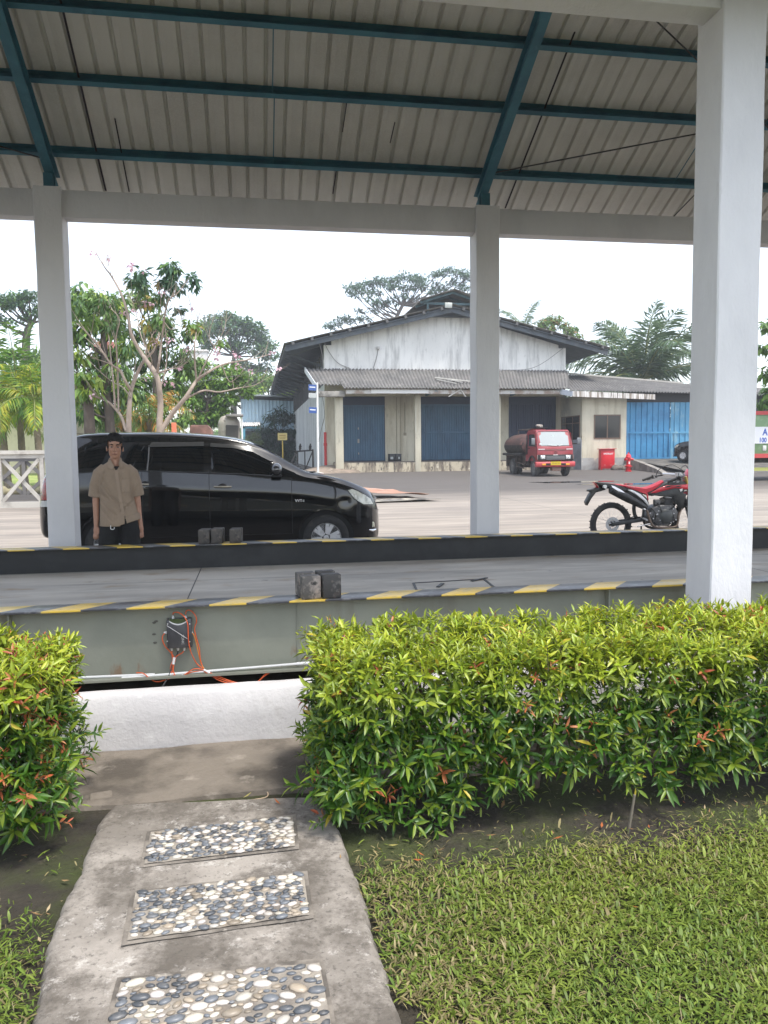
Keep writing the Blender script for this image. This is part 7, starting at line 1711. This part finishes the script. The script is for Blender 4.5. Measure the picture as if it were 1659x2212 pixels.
build(m, 'pilaster', mat('pilaster', (.35,.29,.20), .9), cb_)
build(MB().prism([(xl-.8,zt+.02),(xr+1.6,zt-.25),(xr+1.6,zt+.05),(xl+(xr-xl)*.2,zt+1.9),(xl-.8,zt+.5)], BY-1.0, BY+23, 'y'), 'roof', mat('grey_roof', (.42,.42,.42), .8), cb_)
build(MB().box(xr+1.601, xr+1.66, BY-1.02, BY+23, zt-.33, zt+.10), 'eave_board', M_EAV, cb_)
# kiosk
ky = 44
ka, kb = at(258, 930, ky)[0], at(290, 930, ky)[0]
kk = thing('kiosk', 'little blue kiosk with a red lean-to roof at the corner of the cream building', 'kiosk', ((ka+kb)/2, ky, gz(ky)))
K_B = mat('kiosk_blue', (.10,.36,.48), .6)
build(MB().box(ka, ka+.12, ky, ky+.12, gz(ky), 2.4).box(kb-.12, kb, ky, ky+.12, gz(ky), 2.2).box(ka, kb, ky+1.8, ky+1.9, gz(ky), 2.3).box(ka+.1, kb-.1, ky+.02, ky+.10, 2.0, 2.3), 'frame', K_B, kk)
build(MB().prism([(ka-.35,3.05),(kb+.35,2.42),(kb+.35,2.50),(ka-.35,3.13)], ky-.4, ky+2.2, 'y'), 'roof', mat('red_roof', (.50,.10,.08), .6), kk)
build(MB().prism([(ka,2.42),(kb,2.32),(kb,2.46),(ka,2.95)], ky-.02, ky+.0, 'y'), 'gable_board', mat('pale_blue', (.55,.68,.72), .6), kk)
# blue shed
sy = 76.0
sa, sb = at(521, 900, sy)[0], at(640, 900, sy)[0]; s_e = at(489, 851, sy-1.0)[0]
zt1, zt2 = at(489, 851, sy-1.2)[2], at(640, 857, sy-1.2)[2]; zbm = at(560, 922, sy)[2]
sd_ = thing('blue_shed', 'pale blue corrugated shed with a grey lean-to roof and small white awning', 'shed', ((sa+sb)/2, sy, gz(48)))
m = MB(); pts = []; x = sa
while x < sb: pts += [(x, sy), (x+.16, sy), (x+.20, sy-.06), (x+.30, sy-.06)]; x += .34
m.grid([[(a, b, zbm-.4), (a, b, zt1-.35+(zt2-zt1)*(a-s_e)/(sb-s_e))] for a, b in pts]); build(m, 'cladding', mat('pale_blue_sheet', (.42,.58,.68), .6, layers=[((.34,.47,.55), 1, .45, .62, (2,1,.3)), ((.50,.60,.58), 2, .58, .7)]), sd_)
build(MB().box(sa, sb, sy+.01, sy+8, gz(48), zt1-.5), 'body', mat('shed_dark', (.10,.11,.12), .8), sd_)
build(MB().prism([(s_e,zt1-.06),(sb+.5,zt2-.06),(sb+.5,zt2+.06),(s_e,zt1+.06)], sy-1.2, sy+9, 'y'), 'roof', mat('shed_roof', (.30,.33,.33), .6), sd_)
build(MB().bar((s_e+.2,sy-.6,zt1-.25), (sa,sy-.1,zt1-1.3), .15, .15).box(s_e+.9, sa-.02, sy-.2, sy, zt1-1.1, zt1-.95).box(s_e+.6, s_e+.85, sy+.5, sy+.8, gz(48), zt1-.2), 'open_frame', mat('shed_timber', (.12,.115,.10), .9), sd_)
aa, ab = at(506, 915, sy-2)[0], at(562, 915, sy-2)[0]; z_a = at(530, 913, sy-2)[2]
o = corr_roof((aa,sy-2.4,z_a-.30), (ab,sy-2.4,z_a-.30), (aa,sy-.05,z_a+.12), (ab,sy-.05,z_a+.12), 14, .05, 'awning', mat('white_awning', (.72,.70,.68), .7)); reparent(o, sd_)
build(MB().box(aa+.8, aa+1.0, sy-2.3, sy-2.1, gz(48), z_a-.35).box(aa+.8, ab, sy-2.3, sy-2.15, z_a-.55, z_a-.40), 'awning_frame', K_B, sd_)
# old concrete tank
cy = 40.0
ca, cb2 = at(470, 920, cy)[0], at(518, 920, cy)[0]; rT = (cb2-ca)/2; zc_ = at(494, 896, cy)[2]
ct = thing('concrete_tank', 'old round concrete tank with a domed top and broken dark hatch', 'tank', ((ca+cb2)/2, cy+rT, gz(cy)))
M_TANK = mat('old_concrete', (.36,.32,.27), .95, layers=[((.22,.195,.165), 1.0, .45, .62), ((.12,.105,.09), 2.4, .58, .68)], bump=[(8, .5)])
build(MB().lathe([(rT,gz(cy)-.1),(rT,zc_-.45),(rT*.96,zc_-.30),(rT*.7,zc_-.08),(rT*.3,zc_),(.001,zc_)], ((ca+cb2)/2, cy+rT, 0), (0,0,1), 30), 'shell', M_TANK, ct, smooth=40)
build(MB().cbox(((ca+cb2)/2+.15, cy-.02, zc_-.95), (.62,.10,.85), Matrix.Rotation(.05,3,'Y')), 'hatch', mat('hatch_dark', (.05,.045,.04), .9), ct); build(MB().lathe([(.42,0),(.46,.05),(.42,.12),(.001,.14)], ((ca+cb2)/2+.3, cy+rT-.5, zc_-.10), (0,-.1,1), 16), 'lid', mat('lid_grey', (.13,.12,.11), .9), ct, smooth=40)
build(MB().cyl((cb2+.1,cy,zc_-1.6), (cb2+.1,cy,zc_+.05), .05), 'stand_pipe', M_PLAST, ct)
# rusty steel box and orange marker behind the car
ry = 25.0
ra, rb = at(410, 930, ry)[0], at(457, 930, ry)[0]; rz_ = at(430, 918, ry)[2]
tag(build(MB().prism([(ra,gz(ry)),(rb,gz(ry)),(rb,rz_-.16),(rb-.12,rz_),(ra+.03,rz_),(ra,rz_-.10)], ry, ry+1.2, 'y'), 'steel_bin', mat('rusty_bin', (.20,.105,.08), .85, layers=[((.13,.07,.055), 3, .45, .6)], bump=[(20,.4)]), bevel=.02), 'rusty brown steel bin whose top shows above the car roof', 'steel bin')
mx_, mz_ = at(375, 915, 24)[0], at(375, 913, 24)[2]
tag(build(MB().box(mx_-.07, mx_+.07, 24, 24.14, gz(24), mz_), 'marker_post', mat('marker_orange', (.62,.16,.08), .6), bevel=.01), 'orange marker post tip peeping above the car roof', 'post')
# white crossed railing, with the grey railing of the footbridge behind it
M_RAILW = mat('white_rail', (.50,.475,.43), .6, layers=[((.36,.335,.30), 3, .5, .65)])
M_RAILD = mat('dark_grey_rail', (.16,.15,.145), .7)
def railing(label, Y, x0, x1, zb_, zt_, zbm, mtl, nX, w=.09, second=None):
    th = thing('railing', label, 'railing', ((x0+x1)/2, Y, gz(Y)))
    build(MB().box(x0-.3, x1+.3, Y-.09, Y+.09, zt_-.05, zt_+.05).box(x0-.3, x1+.3, Y-.045, Y+.045, zt_-.16, zt_-.051), 'top_rail', mtl, th)
    build(MB().box(x0-.3, x1+.3, Y-.06, Y+.06, zb_, zb_+.17), 'bottom_beam', mtl, th)
    n = nX
    for k in range(n+1):
        x = x0+(x1-x0)*k/n; build(MB().box(x-.05, x+.05, Y-.045, Y+.045, zb_+.171, zt_-.161), 'post', mtl, th)
        if k < n:
            xn = x0+(x1-x0)*(k+1)/n; build(MB().bar((x+.06,Y-.02,zb_+.19), (xn-.06,Y-.02,zt_-.18), .05, w), 'brace', mtl, th); build(MB().bar((x+.06,Y+.035,zt_-.18), (xn-.06,Y+.035,zb_+.19), .05, w), 'brace', mtl, th)
    return th
FY = 21.5
x0, x1 = at(0, 1040, FY)[0], at(92, 1040, FY)[0]; zb_, zt_ = at(45, 1098, FY)[2], at(45, 977, FY)[2]
railing('white crossed timber railing at left behind the car', FY, x0-2*(x1-x0), x1+3*(x1-x0), zb_, zt_, 0, M_RAILW, 6)
F2 = 24.3
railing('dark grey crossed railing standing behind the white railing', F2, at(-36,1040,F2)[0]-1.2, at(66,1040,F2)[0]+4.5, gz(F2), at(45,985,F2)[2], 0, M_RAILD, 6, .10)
tag(build(MB().box(at(-60,0,23)[0], at(300,0,23)[0], 22.2, 24.0, .02, gz(23)+.02), 'footbridge_deck', mat('bridge_deck', (.10,.095,.09), .9)), 'dark footbridge deck between the white and grey railings', 'footbridge')
m = MB(); rr = random.Random(6)
for k in range(40): x = -16+k*.42; m.ell((x, 26.5+rr.uniform(-.1,.1), gz(26)+.14), (rr.uniform(.2,.3), .25, rr.uniform(.16,.24)), n=9, m=6)
tag(build(remeshed(m, .06, 2), 'rock_edging', mat('rock', (.30,.27,.17), .95, layers=[((.20,.18,.11), 3, .45, .6)], bump=[(8, .6)]), smooth=60), 'row of mossy rocks edging the far lawn behind the railings', 'rock edging')
LAWN = mat('far_lawn', (.20,.27,.06), .95, layers=[((.30,.33,.10), .5, .42, .6), ((.12,.19,.035), 1.6, .5, .66)], bump=[(30, .9)])
m = MB(); m.grid([[(x, y, gz(y)+.012) for y in (26.6, 30, 36, 46.9)] for x in (-70, -30, -12, -2.2)]); tag(build(m, 'far_lawn', LAWN, center=False), kind='structure')
# red roofed house and white tower glimpsed through the trees
hx, hy = at(225, 775, 72)[0], 72
hh = thing('house', 'white house with a red tiled roof glimpsed through the trees at left', 'house', (hx, hy, .4))
zz = at(225, 757, hy)[2]; build(MB().box(hx-.8, hx+1.3, hy, hy+5, .4, zz), 'wall', mat('house_white', (.72,.70,.68), .8), hh); build(MB().prism([(hx-1.0,zz+.001),(hx+1.6,zz+.001),(hx+.9,zz+.7),(hx-.4,zz+.7)], hy-.6, hy+5.6, 'y'), 'roof', mat('house_roof', (.36,.13,.10), .8), hh)
wx, wy = at(428, 770, 76)[0], 76
tag(build(MB().box(wx-.85, wx+.85, wy, wy+1.7, .4, at(428,755,wy)[2]).box(wx-1.0, wx+1.0, wy-.1, wy+1.8, at(428,759,wy)[2], at(428,756,wy)[2]), 'white_tower', mat('tower_white', (.62,.60,.57), .8)), 'pale square tower rising among the trees left of the umbrella tree', 'tower')
# overhead wires
M_WIRE = mat('wire', (.10,.10,.10), .6)
def wire(label, p, q, sag, r=.015):
    p, q = np.array(p), np.array(q); c = crv([p, (p+q)/2+np.array([0,0,-sag]), q], 24); tag(build(MB().tube(c.tolist(), r, 5), 'overhead_wire', M_WIRE), label, 'wire', 'overhead wires')
wire('thin wire running left from the warehouse eave towards the umbrella tree', at(690,748,43), at(430,812,50), .25); wire('pale wire crossing level behind the flowering trees', at(160,838,36), at(600,795,48), .3)
wire('wire sagging in front of the right end of the gable wall', at(1088,800,42.2), at(1222,748,42.4), .5)
# green cargo truck at the right edge
GY = 27.0
gx = at(1640, 950, GY)[0]; gt = thing('cargo_truck', 'green cargo truck with red rails and a white lettered panel at the right edge', 'truck', (gx+1.5, GY, gz(GY)))
M_GT = mat('truck_green', (.16,.27,.13), .5, layers=[((.22,.33,.18), 3, .5, .65)]); M_GR = mat('truck_rail_red', (.50,.06,.06), .5)
def gz_(y): return at(1650, y, GY)[2]
build(MB().box(gx-1.6, gx+4, GY, GY+2.2, gz_(985), gz_(893)), 'cargo_bed', M_GT, gt, bevel=.01)
build(MB().box(gx-1.65, gx+4.05, GY-.05, GY-.001, gz_(896), gz_(888)), 'top_rail', M_GR, gt); build(MB().box(gx-1.65, gx+4.05, GY-.05, GY-.001, gz_(989), gz_(980)), 'bottom_rail', M_GR, gt)
pn = build(MB().box(gx-1.0, gx+2.6, GY-.03, GY-.001, gz_(958), gz_(922)), 'white_panel', mat('panel_white', (.74,.75,.78), .5), gt)
M_INK = mat('blue_ink', (.03,.10,.42), .5)
t1 = text_mb('A JAI', .36, .004, Matrix.Translation((gx+.44, GY-.034, gz_(934))), True, .85); build(t1, 'lettering', M_INK, pn)
t1 = text_mb('100', .26, .004, Matrix.Translation((gx+.13, GY-.034, gz_(951))), True, .85); build(t1, 'lettering', M_INK, pn)
build(MB().cbox((gx+.22,GY-.02,gz_(968)), (.16,.03,.20)), 'reflector', mat('reflector', (.6,.62,.58), .4), gt, bevel=.02)
build(MB().box(gx-1.6, gx+4, GY+.4, GY+.6, gz_(1000), gz_(990)).box(gx-1.6, gx+4, GY+1.6, GY+1.8, gz_(1000), gz_(990)), 'chassis_rail', T_SOOT, gt)
build(MB().box(gx+4.1, gx+5.9, GY-.05, GY+2.2, gz_(1010), gz_(880)), 'cab', M_GT, gt, bevel=.12)
for (x, s) in ((gx-.9, 0), (gx+4.8, 0), (gx-.9, 1), (gx+4.8, 1)):
    w_ = build(MB().lathe([(.24,-.12),(.40,-.12),(.45,-.06),(.45,.06),(.40,.12),(.24,.12)], (x, GY+.25+1.7*s, gz(GY)+.45), (0,1,0), 28, close=True), 'wheel', M_TYRE, gt, smooth=40); build(MB().lathe([(.25,0),(.10,-.04),(.001,-.04)], (x, GY+.2+1.7*s, gz(GY)+.45), (0,1,0), 20), 'rim', T_RUST, w_, smooth=40)
build(MB().box(gx-.2, gx+3.6, GY+.1, GY+.16, gz_(1017), gz_(1010)), 'side_guard', mat('guard_yellow', (.42,.44,.12), .6), gt)
# small black car by the gates: a smaller sister of the parked car, facing left
c2 = copy_tree(car); c2.scale = (.80, .9, .86); c2.rotation_euler = (0, radians(-3.8), radians(130))
_R = c2.rotation_euler.to_matrix(); c2.location = Vector(at(1476, 984, 37.9))-_R @ Vector((3.75*.8, .775*.9, .335*.86))
tag(c2, 'black car by the bright blue gates, only its nose showing past the column', 'car')
# ------------------------------------------------------------------ camera, sky, sun
cam_d = bpy.data.cameras.new('camera'); cam = bpy.data.objects.new('camera', cam_d); COL.objects.link(cam)
cam_d.sensor_fit = 'VERTICAL'; cam_d.sensor_height = 24; cam_d.lens = CF/2212*24; cam_d.clip_start = .05; cam_d.clip_end = 2000
R3 = Matrix(((VR[0], VU[0], -VF[0]), (VR[1], VU[1], -VF[1]), (VR[2], VU[2], -VF[2])))
cam.matrix_world = Matrix.Translation(VC) @ R3.to_4x4()
SC.camera = cam
SUN_EL, SUN_X, SUN_Y = radians(66), .62, -.78      # the sun stands high behind the viewer's right shoulder
w = bpy.data.worlds.new('World'); SC.world = w; w.use_nodes = True; nt = w.node_tree
bg = nt.nodes['Background']; sky = nt.nodes.new('ShaderNodeTexSky'); sky.sky_type = 'NISHITA'; sky.sun_disc = False
sky.sun_elevation = SUN_EL; sky.sun_rotation = math.atan2(SUN_X, SUN_Y); sky.dust_density = 1.5; sky.air_density = 1.0; sky.ozone_density = 1; sky.altitude = 0
hs = nt.nodes.new('ShaderNodeHueSaturation'); hs.inputs['Saturation'].default_value = .5
nt.links.new(sky.outputs[0], hs.inputs['Color']); nt.links.new(hs.outputs[0], bg.inputs['Color']); bg.inputs['Strength'].default_value = .15
sd = bpy.data.lights.new('sun', 'SUN'); so = bpy.data.objects.new('sun', sd); COL.objects.link(so)
sd.energy = 1.65; sd.angle = radians(9); sd.color = (1, .95, .87)
sv = Vector((SUN_X*cos(SUN_EL), SUN_Y*cos(SUN_EL), sin(SUN_EL))); so.rotation_euler = sv.to_track_quat('Z', 'Y').to_euler(); so.location = (3, -8, 14)
# air: the far trees pale a little
hz_ = MB().box(-175, 175, -9, 172, -1.2, 27.5)
hm = bpy.data.materials.new('haze'); hm.use_nodes = True; ht = hm.node_tree; ht.nodes.clear()
ho = ht.nodes.new('ShaderNodeOutputMaterial'); hv_ = ht.nodes.new('ShaderNodeVolumePrincipled'); hv_.inputs['Color'].default_value = (.93,.96,1,1); hv_.inputs['Density'].default_value = .0015; hv_.inputs['Anisotropy'].default_value = .3
ht.links.new(hv_.outputs[0], ho.inputs['Volume'])
tag(build(hz_, 'haze', hm, center=False), kind='stuff')
SC.view_settings.view_transform = 'Standard'; SC.view_settings.look = 'None'; SC.view_settings.exposure = 1.45; SC.view_settings.gamma = 1
try:
    SC.cycles.use_denoising = True; SC.cycles.denoiser = 'OPENIMAGEDENOISE'
    SC.cycles.max_bounces = 8; SC.cycles.transparent_max_bounces = 8; SC.cycles.caustics_reflective = False; SC.cycles.caustics_refractive = False
except Exception: pass
